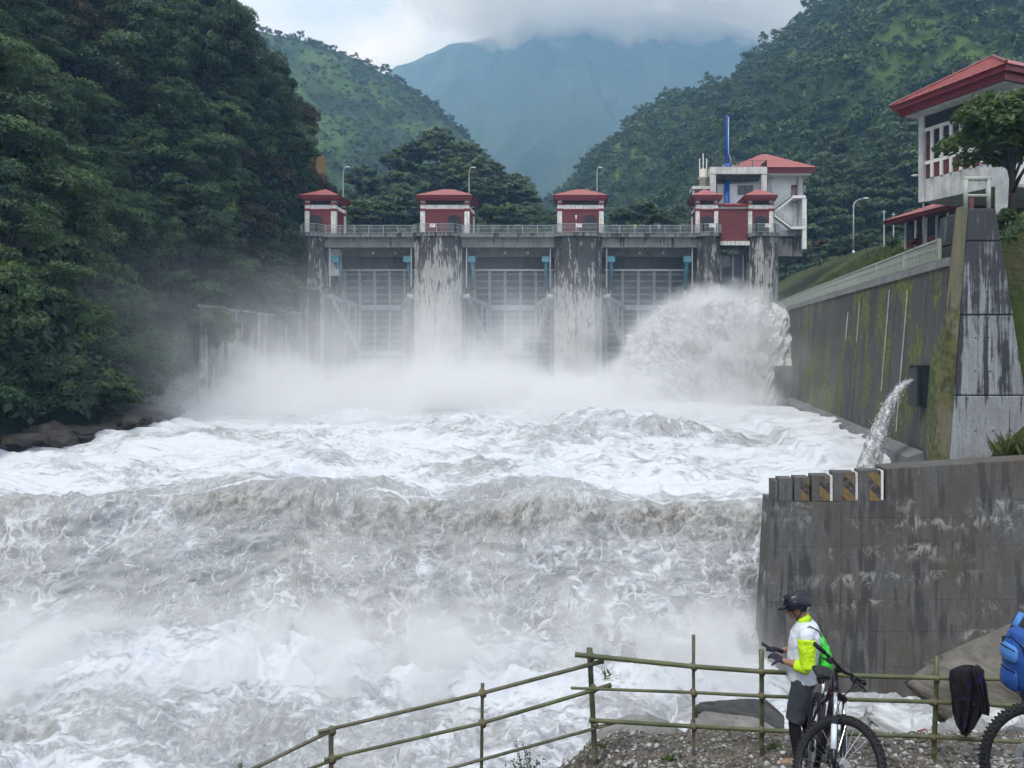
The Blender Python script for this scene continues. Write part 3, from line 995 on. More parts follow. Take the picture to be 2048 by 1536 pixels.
# ------------------------------------------------------------------ radial gates
def radial_gate(a, b, label):
    x0, x1 = X(a, DF) + .55, X(b, DF) - .55
    t = thing('radial_gate', label, 'gate', ((x0 + x1) / 2, DF + 6, ZC - 5.2), group='spillway radial gates')
    o = t.location
    ty, tz, Rg = DF + 2.0, ZC + 7.0, 0.
    lo, hi = ZC - 6.0, ZC + 11.35

    def arc(r, z):
        # r: distance downstream of the plate, at height z on the gently bowed gate
        return (DF + 8.9 - .011 * (z - ZC - 5) ** 2 + r, z)

    def shell(xa, xb, r0, r1, th0, th1, n):
        m = MB(o)
        vv = []
        for i in range(n + 1):
            th = th0 + (th1 - th0) * i / n
            for r in (r0, r1):
                y, z = arc(r, th)
                vv += [(xa, y, z), (xb, y, z)]
        fs = []
        for i in range(n):
            k = i * 4
            fs += [(k, k + 1, k + 5, k + 4), (k + 2, k + 6, k + 7, k + 3), (k, k + 4, k + 6, k + 2), (k + 1, k + 3, k + 7, k + 5)]
        fs += [(0, 2, 3, 1), (n * 4, n * 4 + 1, n * 4 + 3, n * 4 + 2)]
        return m.add(vv, fs)

    shell(x0, x1, Rg, Rg + .12, lo, hi, 24).build('skin_plate', M['gate_dark'], t)
    nr = 6
    for i in range(nr):
        xx = x0 + .25 + (x1 - x0 - .5) * i / (nr - 1)
        shell(xx - .2, xx + .2, Rg - .55, Rg - .004, lo, hi, 24).build('rib', M['gate'], t)
    for i in range(17):
        th = lo + (hi - lo) * (i + .5) / 17
        shell(x0, x1, Rg - .4, Rg - .008, th - .16, th + .16, 1).build('stiffener', M['gate_mid'], t)
    y, z = arc(Rg - .3, hi)
    MB(o).box(x0 - .2, x1 + .2, y - .4, y + .3, z + .004, z + .25).build('top_edge', M['galv'], t)
    for th, nm in ((ZC + 5.7, 'girder'), (ZC - 1.2, 'girder')):
        y, z = arc(Rg - 1.1, th)
        MB(o).beam((x0 + (x1 - x0) * .22, y, z), (x1 - (x1 - x0) * .22, y, z), .8, .75).build(nm, M['gate'], t)
    for sgn, xe in ((1, x0), (-1, x1)):
        tr = Vector((xe + sgn * .1, ty, tz))
        MB(o).lathe([(.5, -.5), (.5, .5)], tr, 14, (1, 0, 0)).build('trunnion', M['gate'], t)
        ends = []
        for th in (ZC + 5.7, ZC - 1.2):
            y, z = arc(Rg - 1.1, th)
            e = Vector((xe + sgn * (x1 - x0) * .24, y, z))
            ends.append(e)
            MB(o).beam(tr, e, .55, .6).build('arm', M['gate'], t)
        for f in (.38, .6, .82):
            MB(o).beam(tr.lerp(ends[0], f), tr.lerp(ends[1], f), .2, .2).build('arm_strut', M['gate'], t)
        # hoist cylinder standing on the pier side
        top = Vector((xe + sgn * .75, DF + 2.6, ZC + 12.6))
        y, z = arc(Rg - .4, ZC + 5)
        bot = Vector((xe + sgn * .75, y - 1.0, z))
        h = MB(o).tube([top, top.lerp(bot, .55)], .33, 12).build('hoist_cylinder', M['teal'], t, True)
        MB(o).tube([top.lerp(bot, .55), bot], .13, 10).build('piston_rod', M['galv'], t, True).parent = h
        MB(o).box(top.x - .55, top.x + .55, top.y - .5, top.y + .5, top.z - .5, top.z + .35).build('hoist_bracket', M['teal'], t).parent = h


gl = ['steel radial spillway gate in the bay beside the wooded bank', 'steel radial spillway gate in the bay between the two wide piers', 'steel radial spillway gate in the bay next to the black streaked slim pier']
for (a, b), l in zip(BAYS, gl):
    radial_gate(a, b, l)


# ------------------------------------------------------------------ hoist houses
def hip_roof(m, x0, x1, y0, y1, z0, z1, ridge=0.):
    cx, cyy = (x0 + x1) / 2, (y0 + y1) / 2
    r = ridge / 2
    return m.add([(x0, y0, z0), (x1, y0, z0), (x1, y1, z0), (x0, y1, z0), (cx - r, cyy, z1), (cx + r, cyy, z1)],
                 [(0, 1, 5, 4), (1, 2, 5), (2, 3, 4, 5), (3, 0, 4), (3, 2, 1, 0)])


def arch_panel(m, x0, x1, y0, y1, z0, z1, n=10):
    r = (x1 - x0) / 2
    cx = (x0 + x1) / 2
    pts = [(x1, z0), (x1, z1 - r * .8)] + [(cx + r * math.cos(a), z1 - r * .8 + r * .8 * math.sin(a)) for a in [math.pi * i / n for i in range(1, n)]] + [(x0, z1 - r * .8), (x0, z0)]
    return m.slab([(x, y1, z) for x, z in pts], (0, y0 - y1, 0))


def hoist_unit(t, x0, x1, y0, y1, zb, door, apex=6.95, pil=.62):
    """four pilasters, brick walls, white and red band, lantern filled dark for shade and a tiered red hip roof"""
    o = t.location
    MB(o).box(x0 + .12, x1 - .12, y0 + .12, y1 - .12, zb, zb + 3.35).build('wall', M['red_wall'], t)
    MB(o).box(x0 + .04, x1 - .04, y0 + .04, y1 - .04, zb + 3.354, zb + 3.62).build('red_band', M['red_trim'], t)
    MB(o).box(x0 + .10, x1 - .10, y0 + .10, y1 - .10, zb + 3.624, zb + 4.2).build('white_band', M['white_trim'], t)
    MB(o).box(x0 + .5, x1 - .5, y0 + .5, y1 - .5, zb + 4.204, zb + 4.78).build('lantern', M['shadow_void'], t)  # solid box, coloured near-black as the shade inside the open band
    for xx in (x0, x1 - pil):
        for yy in (y0, y1 - pil):
            p = MB(o)
            hz = 3.3 / 5
            for k in range(5):
                p.box(xx - .03, xx + pil + .03, yy - .03, yy + pil + .03, zb + k * hz + .025, zb + (k + 1) * hz - .025)
            p.box(xx, xx + pil, yy, yy + pil, zb, zb + 3.3)
            q = p.build('pilaster', M['white_trim'], t)
            MB(o).box(xx - .1, xx + pil + .1, yy - .1, yy + pil + .1, zb + 3.304, zb + 3.66).build('collar', M['red_trim'], t).parent = q
            MB(o).box(xx - .02, xx + pil + .02, yy - .02, yy + pil + .02, zb + 3.664, zb + 4.2).build('shaft', M['white_trim'], t).parent = q
            MB(o).box(xx - .14, xx + pil + .14, yy - .14, yy + pil + .14, zb + 4.204, zb + 4.5).build('capital', M['red_trim'], t).parent = q
            MB(o).box(xx, xx + pil, yy, yy + pil, zb + 4.504, zb + 4.78).build('shaft', M['white_trim'], t).parent = q
    r = MB(o).box(x0 - .35, x1 + .35, y0 - .35, y1 + .35, zb + 4.784, zb + 5.1).build('cornice', M['red_trim'], t)
    MB(o).box(x0 - .55, x1 + .55, y0 - .55, y1 + .55, zb + 5.104, zb + 5.5).build('fascia', M['red_trim'], t)
    hip_roof(MB(o), x0 - .7, x1 + .7, y0 - .7, y1 + .7, zb + 5.504, zb + apex, ridge=max(0, (x1 - x0) - (y1 - y0))).build('roof', M['red_roof'], t)
    if door:
        arch_panel(MB(o), door[0], door[1], y0 + .02, y0 + .116, zb, zb + door[2]).build('arched_door', M['shadow_void'], t)


def hoist_house(px0, px1, label, y0=DF + 1.5, dep=5.2, door=(.56, .84)):
    x0, x1 = X(px0, y0), X(px1, y0)
    t = thing('hoist_house', label, 'hoist house', ((x0 + x1) / 2, y0, DK), group='red hoist houses on the dam')
    w = x1 - x0
    hoist_unit(t, x0, x1, y0, y0 + dep, DK + .006, (x0 + w * door[0], x0 + w * door[1], 2.75))
    return t


hoist_house(610, 671, 'small red hoist house with hip roof half hidden by hillside trees', dep=4.8, door=(.1, .55))
hoist_house(841, 938, 'red hoist house with hip roof standing on the pale wide pier')
hoist_house(1115, 1207, 'red hoist house with hip roof behind the thin white warning post')
y0 = DF + 1.5
t = thing('twin_hoist_house', 'twin roofed red hoist house with two arches over the sluice', 'hoist house', (X(1470, y0), y0, DK), group='red hoist houses on the dam')
o = t.location
xa, xb, xc, xd = X(1392, y0), X(1436, y0), X(1497, y0), X(1546, y0)
hoist_unit(t, xa, xb, y0, y0 + 5, DK + .006, (xa + .8, xb - .7, 2.6), pil=.5)
hoist_unit(t, xc, xd, y0, y0 + 5, DK + .006, (xc + .8, xd - .8, 2.6), pil=.5)
MB(o).box(xb + .002, xc - .002, y0 + .3, y0 + 4.8, DK - 1.1, DK + 3.7).build('wall', M['red_wall'], t)
MB(o).box(xb + .002, xc - .002, y0 + .25, y0 + 4.8, DK + 3.704, DK + 4.25).build('white_band', M['white_trim'], t)
hip_roof(MB(o), xb + .003, xc - .003, y0 - .1, y0 + 5.1, DK + 4.254, DK + 4.9, ridge=2.4).build('roof', M['red_roof'], t)
MB(o).box(xb + .004, xc - .004, y0 - .06, y0 + .24, DK + 3.95, DK + 4.252).build('fascia', M['red_trim'], t)
MB(o).box(xb + .002, xc - .002, y0 + .2, y0 + 4.8, DK - 1.7, DK - 1.104).build('base_beam', M['conc_pale'], t)

# thin warning post with white bands in front of the middle house, notice plates on the railings
t = thing('warning_post', 'thin white banded warning post in front of a hoist house', 'post', (X(1152, DF), DF + .6, DK))
MB(t.location).tube([(X(1152, DF), DF + .6, DK), (X(1152, DF), DF + .6, DK + 2.35)], .06, 8).build('pole', M['white_paint'], t)
MB(t.location).lathe([(.07, 0), (.13, .05), (.13, .26), (.05, .38)], (X(1152, DF), DF + .6, DK + 2.2), 10).build('beacon', M['white_paint'], t)
MB(t.location).tube([(X(1152, DF), DF + .6, DK + 1.5), (X(1152, DF), DF + .6, DK + 1.9)], .068, 8).build('red_band', M['red_trim'], t)
for px, nm in ((865, 'on the rail of the pale wide pier'), (1158, 'on the rail beside the warning post'), (1424, 'on the rail below the left arch of the twin house'), (1536, 'on the rail beside the stair tower')):
    t = thing('notice_plate', 'small white notice plate ' + nm, 'sign', (X(px, DF), DF, DK + .75))
    MB(t.location).box(X(px, DF) - .38, X(px, DF) + .38, DF - .012, DF + .03, DK + .72, DK + 1.24).build('plate', M['white_paint'], t, bevel=.01)
    for k in range(3):
        MB(t.location).box(X(px, DF) - .26, X(px, DF) + .26 - .1 * k, DF - .018, DF - .0125, DK + 1.08 - .12 * k, DK + 1.12 - .12 * k).build('text_line', M['gate_dark'], t)


# ------------------------------------------------------------------ lamp posts
def lamp(px, d, pyb, pyt, label, arm=1.2, side=1, group='street lamps'):
    x, zb, zt = X(px, d), Z(pyb, d), Z(pyt, d)
    t = thing('street_lamp', label, 'street lamp', (x, d, zb), group=group)
    h = zt - zb
    pts = [(x, d, zb), (x, d, zb + h * .5), (x, d, zb + h * .86)] + [(x + side * arm * (1 - math.cos(a)) * .8, d, zb + h * .86 + h * .13 * math.sin(a)) for a in (.4, .8, 1.2, 1.5)]
    MB(t.location).tube(pts, [.11, .095, .075, .06, .055, .05, .05], 8).build('pole', M['galv'], t, True)
    e = Vector(pts[-1])
    MB(t.location).sphere(e + Vector((side * .3, 0, .03)), (.42, .17, .10), 10, 6).build('lamp_head', M['white_paint'], t, True)
    MB(t.location).lathe([(.2, 0), (.2, .12), (.12, .3)], (x, d, zb), 10).build('base', M['galv'], t)


lamp(686, 118.6, 462, 333, 'slim street lamp on the deck beside the tree-covered hoist house', .5)
lamp(938, 118.6, 462, 334, 'slim street lamp behind the hoist house on the pale pier', .5)
lamp(1194, 118.6, 462, 334, 'slim street lamp behind the hoist house with the warning post', .25)
lamp(1707, 100, 506, 396, 'curved street lamp on the grass bank beyond the basin wall', 1.8)
lamp(1847, 78, 505, 350, 'tall slim street lamp in front of the low red roofed wing', .7, -1)
for px, d, a, b, l in ((1768, 120, 480, 420, 'bare thin pole beside the lower one on the grass bank'), (1787, 122, 500, 425, 'bare thin pole nearest the low red roofed wing')):
    t = thing('utility_pole', l, 'pole', (X(px, d), d, Z(a, d) - 2))
    MB(t.location).tube([(X(px, d), d, Z(a, d) - 2), (X(px, d), d, Z(b, d))], [.13, .09], 8).build('pole', M['galv'], t)
    MB(t.location).beam((X(px, d) - .4, d, Z(b, d) - .3), (X(px, d) + .4, d, Z(b, d) - .3), .08, .08).build('crossbar', M['galv'], t)

# ------------------------------------------------------------------ stair tower / control house behind the twin hoist house
CD = 124.0
ct = thing('control_house', 'white control house with red hip roof and outside stairs', 'building', (X(1560, CD), CD, Z(500, CD)))
o = ct.location


def cbox(name, px0, px1, py0, py1, y0, y1, mat, par=None, d=CD):
    q = MB(o).box(X(px0, d), X(px1, d), y0, y1, Z(py1, d), Z(py0, d)).build(name, mat, par or ct)
    return q


cbox('wall', 1478, 1598, 350, 470, CD + 1.2, CD + 9, M['white_wall'])
cbox('column', 1597.2, 1606, 350, 470, CD, CD + 9, M['tile_grey'])
cbox('column', 1536, 1545, 350, 398, CD + .4, CD + 1.19, M['tile_grey'])
cbox('base_wall', 1552, 1606, 476, 512, CD + .3, CD + 9, M['conc_deck'])
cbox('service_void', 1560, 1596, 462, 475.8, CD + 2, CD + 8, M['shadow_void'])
rf = cbox('fascia', 1462, 1624, 340, 349.8, CD - 1.6, CD + 11, M['red_trim'])
cbox('soffit', 1468, 1619, 349.9, 352.5, CD - 1.2, CD + 10.6, M['white_wall'])
hip_roof(MB(o), X(1456, CD), X(1628, CD), CD - 2.0, CD + 11.4, Z(339.9, CD), Z(294, CD), ridge=1.0).build('roof', M['red_roof'], ct)
dr = cbox('door', 1586, 1601, 367, 394, CD + 1.1, CD + 1.196, M['red_trim'])
cbox('landing', 1580, 1606, 394.5, 400, CD - 1.6, CD + 1.19, M['white_wall'])
cbox('landing', 1578, 1606, 456, 461, CD - 1.6, CD + 1.19, M['white_wall'])
cbox('pillar', 1600, 1608, 400.2, 500, CD - 1.5, CD - .9, M['white_wall'])
cbox('inner_wall', 1588, 1598, 405, 456, CD + .8, CD + 1.19, M['white_wall'])
for (xa_, ya_, xb_, yb_) in ((1545, 426, 1582, 398), (1545, 434, 1580, 460)):
    a, b = Vector((X(xa_, CD), CD - .9, Z(ya_, CD))), Vector((X(xb_, CD), CD - .9, Z(yb_, CD)))
    fl = MB(o).beam(a, b, 1.2, .28).build('stair_flight', M['white_wall'], ct)
    n = 8
    for k in range(n):
        p = a.lerp(b, (k + .5) / n)
        MB(o).box(p.x - .2, p.x + .2, CD - 1.45, CD - .35, p.z + .05, p.z + .26).build('tread', M['conc_deck'], ct).parent = fl
    for zz in (.45, .8, 1.15):
        MB(o).beam(a + Vector((0, -.6, zz)), b + Vector((0, -.6, zz)), .05).build('handrail', M['rail'], ct).parent = fl
    for k in range(7):
        p = a.lerp(b, k / 6) + Vector((0, -.6, 0))
        MB(o).beam(p, p + Vector((0, 0, 1.15)), .05).build('baluster', M['rail'], ct).parent = fl
for zz in (395, 457):
    z = Z(zz, CD)
    for k in range(3):
        MB(o).beam((X(1581, CD), CD - 1.55, z + .4 + .37 * k), (X(1606, CD), CD - 1.55, z + .4 + .37 * k), .05).build('handrail', M['rail'], ct)
MB(o).sphere((X(1608, CD), CD - .4, Z(375, CD)), .14, 8, 6).build('wall_lamp', M['white_paint'], ct)
MB(o).sphere((X(1601, CD), CD + 1.1, Z(427, CD)), .16, 8, 6).build('wall_lamp', M['black_plastic'], ct)

# concrete portal platform carrying the blue mast
PD = 121.0
pt = thing('portal_frame', 'streaked white concrete portal frame with railed platform on top', 'platform', (X(1478, PD), PD, DK))
o = pt.location


def pbox(name, px0, px1, py0, py1, y0, y1, mat, par=None):
    return MB(o).box(X(px0, PD), X(px1, PD), y0, y1, Z(py1, PD), Z(py0, PD)).build(name, mat, par or pt)


pbox('leg', 1420, 1432, 348, 467, PD, PD + 1.2, M['conc_pale'])
pbox('leg', 1523, 1534, 348, 467, PD, PD + 1.2, M['conc_pale'])
pbox('beam', 1420, 1534, 334, 347.8, PD - .1, PD + 5, M['conc_pale'])
pbox('rear_wall', 1440, 1521, 361, 467, PD + 2.4, PD + 2.8, M['white_wall'])
w_ = pbox('window', 1481, 1512, 364, 384, PD + 2.3, PD + 2.39, M['glass'])
for f in (1481, 1496, 1511):
    pbox('window_frame', f, f + 1.2, 364, 384, PD + 2.22, PD + 2.296, M['gate_dark'], w_)
pbox('ceiling', 1432.3, 1522.7, 348, 356, PD + .9, PD + 2.39, M['conc_dark'])
pbox('walkway', 1385, 1419, 372, 378, PD, PD + 4, M['conc_pale'])
pbox('walkway_post', 1386, 1391, 378.2, 467, PD + .5, PD + 1.0, M['conc_pale'])
rt = thing('railing', 'thin dark railing round the portal platform under the blue mast', 'railing', (X(1420, PD), PD, Z(334, PD)))
railing(rt, [(X(1421, PD), PD + 4.6, Z(334, PD)), (X(1421, PD), PD, Z(334, PD)), (X(1533, PD), PD, Z(334, PD)), (X(1533, PD), PD + 4.6, Z(334, PD))], 1.05, M['gate_dark'], bar=.3, bar_w=.02, rail_w=.05, mids=2)
rt = thing('railing', 'short dark railing on the walkway beside the cream tank', 'railing', (X(1386, PD), PD, Z(372, PD)))
railing(rt, [(X(1386, PD), PD + .1, Z(372, PD)), (X(1419, PD), PD + .1, Z(372, PD))], 1.4, M['gate_dark'], bar=.3, bar_w=.02, rail_w=.05, mids=2)

t = thing('blue_mast', 'tall blue tubular mast with a bent cable rising above the portal frame', 'mast', (X(1459, PD), PD + 2, DK))
mx = X(1459, PD)
MB(t.location).tube([(mx - .1, PD + 1.7, DK + .0), (mx - .1, PD + 1.7, Z(357, PD))], .42, 14).build('lower_tube', M['blue'], t, True)
MB(t.location).lathe([(.85, 0), (.85, .3), (.6, .5), (.45, 1.0)], (mx, PD + 2, Z(333.6, PD)), 16).build('base', M['blue'], t, True)
MB(t.location).lathe([(.42, 0), (.36, 3.5), (.36, 5.5), (.30, 7.3), (.26, 7.6)], (mx, PD + 2, Z(333.6, PD) + 1.0), 16).build('tube', M['blue'], t, True)
MB(t.location).lathe([(.2, 0), (.2, .25), (.1, .4)], (mx, PD + 2, Z(333.6, PD) + 8.62), 10).build('top_lamp', M['black_plastic'], t, True)
MB(t.location).tube([(mx + .4, PD + 1.6, Z(333.6, PD) + .6), (mx + .5, PD + 1.6, Z(333.6, PD) + 1.4), (mx + .12, PD + 1.58, Z(333.6, PD) + 2.6), (mx + .12, PD + 1.6, Z(333.6, PD) + 8.3)], .07, 6).build('cable', M['galv'], t, True)
for sx in (-1, 1):
    for sy in (-1, 1):
        MB(t.location).box(mx + sx * .75 - .1, mx + sx * .75 + .1, PD + 2 + sy * .75 - .1, PD + 2 + sy * .75 + .1, Z(333.6, PD) + .0, Z(333.6, PD) + .62).build('anchor_bolt', M['galv'], t)
t = thing('floodlight', 'dark floodlight on the corner of the portal platform', 'floodlight', (X(1531, PD), PD + .2, Z(334, PD)))
MB(t.location).beam((X(1531, PD), PD + .2, Z(334, PD)), (X(1533, PD), PD + .2, Z(321, PD)), .12).build('bracket', M['black_plastic'], t)
MB(t.location).slab([(X(1522, PD), PD + .1, Z(329, PD)), (X(1531, PD), PD + .1, Z(332, PD)), (X(1533, PD), PD + .1, Z(320, PD))], (0, .5, 0)).build('lamp_housing', M['black_plastic'], t)
t = thing('header_tank', 'cream tank carrying three thin white antennas', 'tank', (X(1410, PD), PD + 2, Z(372, PD)))
tx = X(1410, PD)
MB(t.location).lathe([(.62, 0), (.62, 1.4), (.85, 1.45), (.85, 1.7), (.6, 1.75), (.6, 2.9), (.4, 3.1)], (tx, PD + 2, Z(371.9, PD)), 18).build('tank_body', M['tank'], t, True)
for dx, h in ((-.55, 1.9), (0, 2.7), (.55, 1.9)):
    MB(t.location).tube([(tx + dx, PD + 2, Z(371.9, PD) + 1.7), (tx + dx, PD + 2, Z(371.9, PD) + 2.9 + h)], .085, 8).build('antenna', M['white_paint'], t)

# ------------------------------------------------------------------ office building on the right bank
A_ = Vector((X(1846, 70.5), 70.5, 0)); B_ = Vector((X(2003, 63.0), 63.0, 0))      # river front, far and near column
ux = (B_ - A_).normalized(); nrm = Vector((ux.y, -ux.x, 0))                         # nrm points to the river / camera
if nrm.y > 0: nrm = -nrm
Lf = (B_ - A_).length
ob = thing('office_building', 'raised office block with overhanging red roof, cream mullions and grey columns', 'building', (A_.x, A_.y, ZC + 8.4))
oo = ob.location


def fbox(name, u0, u1, n0, n1, z0, z1, mat, par=None):
    """box in the frame of the river front: u along it, n outwards, z relative to the eye"""
    pl = [A_ + ux * u + nrm * n for u, n in ((u0, n1), (u1, n1), (u1, n0), (u0, n0))]
    return MB(oo).prism([(q.x, q.y) for q in pl], ZC + z0, ZC + z1).build(name, mat, par or ob)


Zb, Zt = 13.05, 20.9            # underside of the raised block, eaves
fbox('floor_slab', -.25, Lf + .2, -12, .12, Zb, Zb + .25, M['tile_grey'])
for u in np.linspace(.35, Lf - .2, 9)[:-1]:
    fbox('cladding_panel', u + .02, u + (Lf - .55) / 8 - .02, .0, .08, Zb + .26, Zb + 2.05, M['tile_grey'])
fbox('wall', 0, Lf, -11.8, -.02, Zb + .26, Zt - .1, M['brown_panel'])
fbox('column', -.25, .33, -.6, .3, Zb, Zt, M['tile_grey'])
fbox('column', Lf - .35, Lf + .35, -.7, .3, 8.2, Zt, M['tile_grey'])
fbox('sill_beam', .34, Lf - .36, .0, .16, Zb + 3.35, Zb + 3.65, M['mullion'])
fbox('head_beam', .34, Lf - .36, .0, .18, Zb + 6.35, Zb + 6.65, M['mullion'])
nm_ = 7
for k in range(nm_):
    u = 1.15 + k * (Lf - 1.9) / (nm_ - 1)
    fbox('mullion', u - .14, u + .14, .0, .2, Zb + 2.06, Zb + 3.345, M['mullion'])
    fbox('mullion', u - .14, u + .14, .0, .2, Zb + 3.655, Zb + 6.345, M['mullion'])
    if k < nm_ - 1:
        w_ = fbox('window', u + .16, u + (Lf - 1.9) / (nm_ - 1) - .16, .0, .05, Zb + 3.66, Zb + 6.34, M['glass'])
        fbox('transom', u + .16, u + (Lf - 1.9) / (nm_ - 1) - .16, .052, .1, Zb + 5.6, Zb + 5.68, M['brown_panel'], w_)
        fbox('spandrel_panel', u + .16, u + (Lf - 1.9) / (nm_ - 1) - .16, .0, .06, Zb + 2.07, Zb + 3.34, M['brown_panel'])
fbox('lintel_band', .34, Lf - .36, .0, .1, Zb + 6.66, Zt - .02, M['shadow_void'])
# side wing beyond the near corner
fbox('side_wall', Lf + .004, Lf + .16, -11.8, -.72, Zb + .26, Zt - .1, M['white_wall'])
for k in range(3):
    fbox('side_window', Lf + .162, Lf + .22, -4.2 - 2.6 * k, -2.4 - 2.6 * k, Zb + 3.4, Zb + 6.2, M['glass'])
fbox('side_column', Lf - .3, Lf + .35, -12.2, -11.5, 8.2, Zt, M['tile_grey'])
# roof: two-step fascia and hipped red sheet with seams
fa = fbox('fascia', -.9, Lf + 1.9, -13.4, 2.0, Zt + .0, Zt + .55, M['red_trim'])
fbox('soffit', -.6, Lf + 1.5, -13, 1.6, Zt - .09, Zt - .004, M['tile_grey'])
fbox('gutter_step', -1.3, Lf + 2.3, -13.8, 2.4, Zt + .554, Zt + 1.0, M['red_trim'])
e = [A_ + ux * u + nrm * n for u, n in ((-1.5, 2.6), (Lf + 2.5, 2.6), (Lf + 2.5, -14), (-1.5, -14))]
r0, r1 = A_ + ux * (Lf / 2) + nrm * -4.0, A_ + ux * (Lf / 2) + nrm * -7.4
zt = ZC + Zt + 1.004
roof = MB(oo).add([(*e[0].xy, zt), (*e[1].xy, zt), (*e[2].xy, zt), (*e[3].xy, zt), (*r0.xy, zt + 3.7), (*r1.xy, zt + 3.7)],
                  [(0, 1, 4), (1, 2, 5, 4), (2, 3, 5), (3, 0, 4, 5), (3, 2, 1, 0)]).build('roof', M['red_roof'], ob)
for a, b in ((e[0], r0), (e[1], r0)):
    MB(oo).tube([(*a.xy, zt + .08), (*b.xy, zt + 3.76)], .14, 8).build('hip_cap', M['red_trim'], ob).parent = roof
for k in range(1, 16):
    u = -1.5 + (Lf + 4.0) * k / 16
    f = min(1, (u + 1.5) / (Lf / 2 + 1.5), (Lf + 2.5 - u) / (Lf / 2 + 2.5)) * .99
    a = A_ + ux * u + nrm * 2.6
    b = A_ + ux * u + nrm * (2.6 - 6.6 * f)
    MB(oo).beam((*a.xy, zt + .03), (*b.xy, zt + .03 + 3.7 * f), .06, .07).build('seam', M['red_roof'], ob).parent = roof

# low wing with its own roof
lw = thing('low_wing', 'low wing with red roof and glazed front under the raised office block', 'building', (X(1815, 80), 80, ZC + 8.8))
oo2 = lw.location
LA = Vector((X(1812, 82), 82, 0)); LB_ = Vector((X(1925, 74), 74, 0))
lx = (LB_ - LA).normalized(); ln_ = Vector((lx.y, -lx.x, 0))
if ln_.y > 0: ln_ = -ln_
LL = (LB_ - LA).length


def lbox(name, u0, u1, n0, n1, z0, z1, mat):
    pl = [LA + lx * u + ln_ * n for u, n in ((u0, n1), (u1, n1), (u1, n0), (u0, n0))]
    return MB(oo2).prism([(q.x, q.y) for q in pl], ZC + z0, ZC + z1).build(name, mat, lw)


lbox('wall', 0, LL, -6, -.02, 9.4, 13.0, M['brown_panel'])
lbox('wall_base', 0, LL, -6, .05, 8.4, 10.1, M['tile_grey'])
for k in range(6):
    u = .1 + k * (LL - .3) / 5
    lbox('mullion', u - .12, u + .12, .0, .2, 10.102, 13.0, M['tile_grey'] if k % 3 == 0 else M['mullion'])
    if k < 5:
        v = u + (LL - .3) / 5
        lbox('window', u + .14, v - .14, .0, .06, 11.1, 12.9, M['glass'])
        lbox('panel', u + .14, v - .14, .0, .08, 10.15, 11.08, M['red_wall'])
lbox('sill', -.1, LL, .06, .3, 9.95, 10.1, M['tile_grey'])
lbox('fascia', -1.6, LL + 2, -7, 1.6, 13.01, 13.35, M['red_trim'])
pl = [LA + lx * u + ln_ * n for u, n in ((-1.8, 1.8), (LL + 2.2, 1.8), (LL + 2.2, -7.2), (-1.8, -7.2))]
q0, q1 = LA + lx * 2.5 + ln_ * -3, LA + lx * (LL - 1) + ln_ * -3
MB(oo2).add([(*p.xy, ZC + 13.354) for p in pl] + [(*q0.xy, ZC + 15.2), (*q1.xy, ZC + 15.2)], [(0, 1, 5, 4), (1, 2, 5), (2, 3, 4, 5), (3, 0, 4), (3, 2, 1, 0)]).build('roof', M['red_roof'], lw)

# ------------------------------------------------------------------ right basin wall
rw = thing('basin_wall', 'tall mossy concrete wall along the right side of the stilling basin', 'wall', (float(wall_x(74)), 74, ZC - 8))
ro = rw.location
segs = np.linspace(39.97, 109.5, 9)
WT, WB_ = ZC + 4.55, ZC - 10
for i in range(8):
    y0, y1 = segs[i] + (.03 if i else 0), segs[i + 1]
    j = .02 * ((i * 7) % 3)
    xa, xb = float(wall_x(y0)) - j, float(wall_x(y1)) - j
    bt = -1.15                                       # batter: the foot stands further into the basin
    vv = [(xa + bt, y0, WB_), (xb + bt, y1, WB_), (xb, y1, WT - .45), (xa, y0, WT - .45), (xa + 1.4, y0, WB_), (xb + 1.4, y1, WB_), (xb + 1.0, y1, WT - .45), (xa + 1.0, y0, WT - .45)]
    MB(ro).add(vv, [(0, 3, 2, 1), (4, 5, 6, 7), (0, 1, 5, 4), (3, 7, 6, 2), (0, 4, 7, 3), (1, 2, 6, 5)]).build('wall_panel', M['conc_moss'], rw)
    MB(ro).prism([(xa - .12, y0), (xa + 1.05, y0), (xb + 1.05, y1), (xb - .12, y1)], WT - .446, WT).build('coping', M['conc_deck'], rw)
# foot ledge, outlet block and thin drain pipes on the face
MB(ro).add([(float(wall_x(y)) + dx, y, z) for y in (41, 96) for dx, z in ((-1.8, ZC - 10), (-1.8, ZC - 6.0), (-.9, ZC - 5.7), (-.6, ZC - 10))], [(0, 1, 2, 3), (7, 6, 5, 4), (0, 4, 5, 1), (1, 5, 6, 2), (2, 6, 7, 3), (3, 7, 4, 0)]).build('foot_ledge', M['conc_side'], rw)
bx = float(wall_x(85))
MB(ro).box(bx - 2.4, bx - .2, 84.6, 98, ZC - 9, ZC - 2.3).build('divide_block', M['conc_side'], rw, bevel=.05)
for y, zt_, zb_ in ((50, 3.6, -3.0), (46.2, 3.3, -5.2), (57.5, 3.2, .2), (61, 2.6, .4)):
    x = float(wall_x(y))
    f = lambda z: x - 1.15 * (4.1 - z) / 14.1 - .08
    MB(ro).tube([(f(zt_), y, ZC + zt_), (f(zb_), y, ZC + zb_)], .045, 8).build('drain_pipe', M['rail_pale'], rw)

railing_thing('pale green railing along the crest of the mossy basin wall', [(float(wall_x(41.5)) + .1, 41.5, WT + .004), (float(wall_x(109)) + .1, 109, WT + .004)], h=1.15, mat=M['rail_pale'], individual=True, bar=.26, bar_w=.045, rail_w=.09, post_every=6.2, post_w=.14)

# end buttress: trapezoid block of four pours with a mossy leaning edge
bu = thing('wall_buttress', 'pale streaked concrete buttress tapering upwards at the end of the basin wall', 'buttress', (X(1960, 40), 40, ZC - 7))
bo = bu.location
BD = 39.6


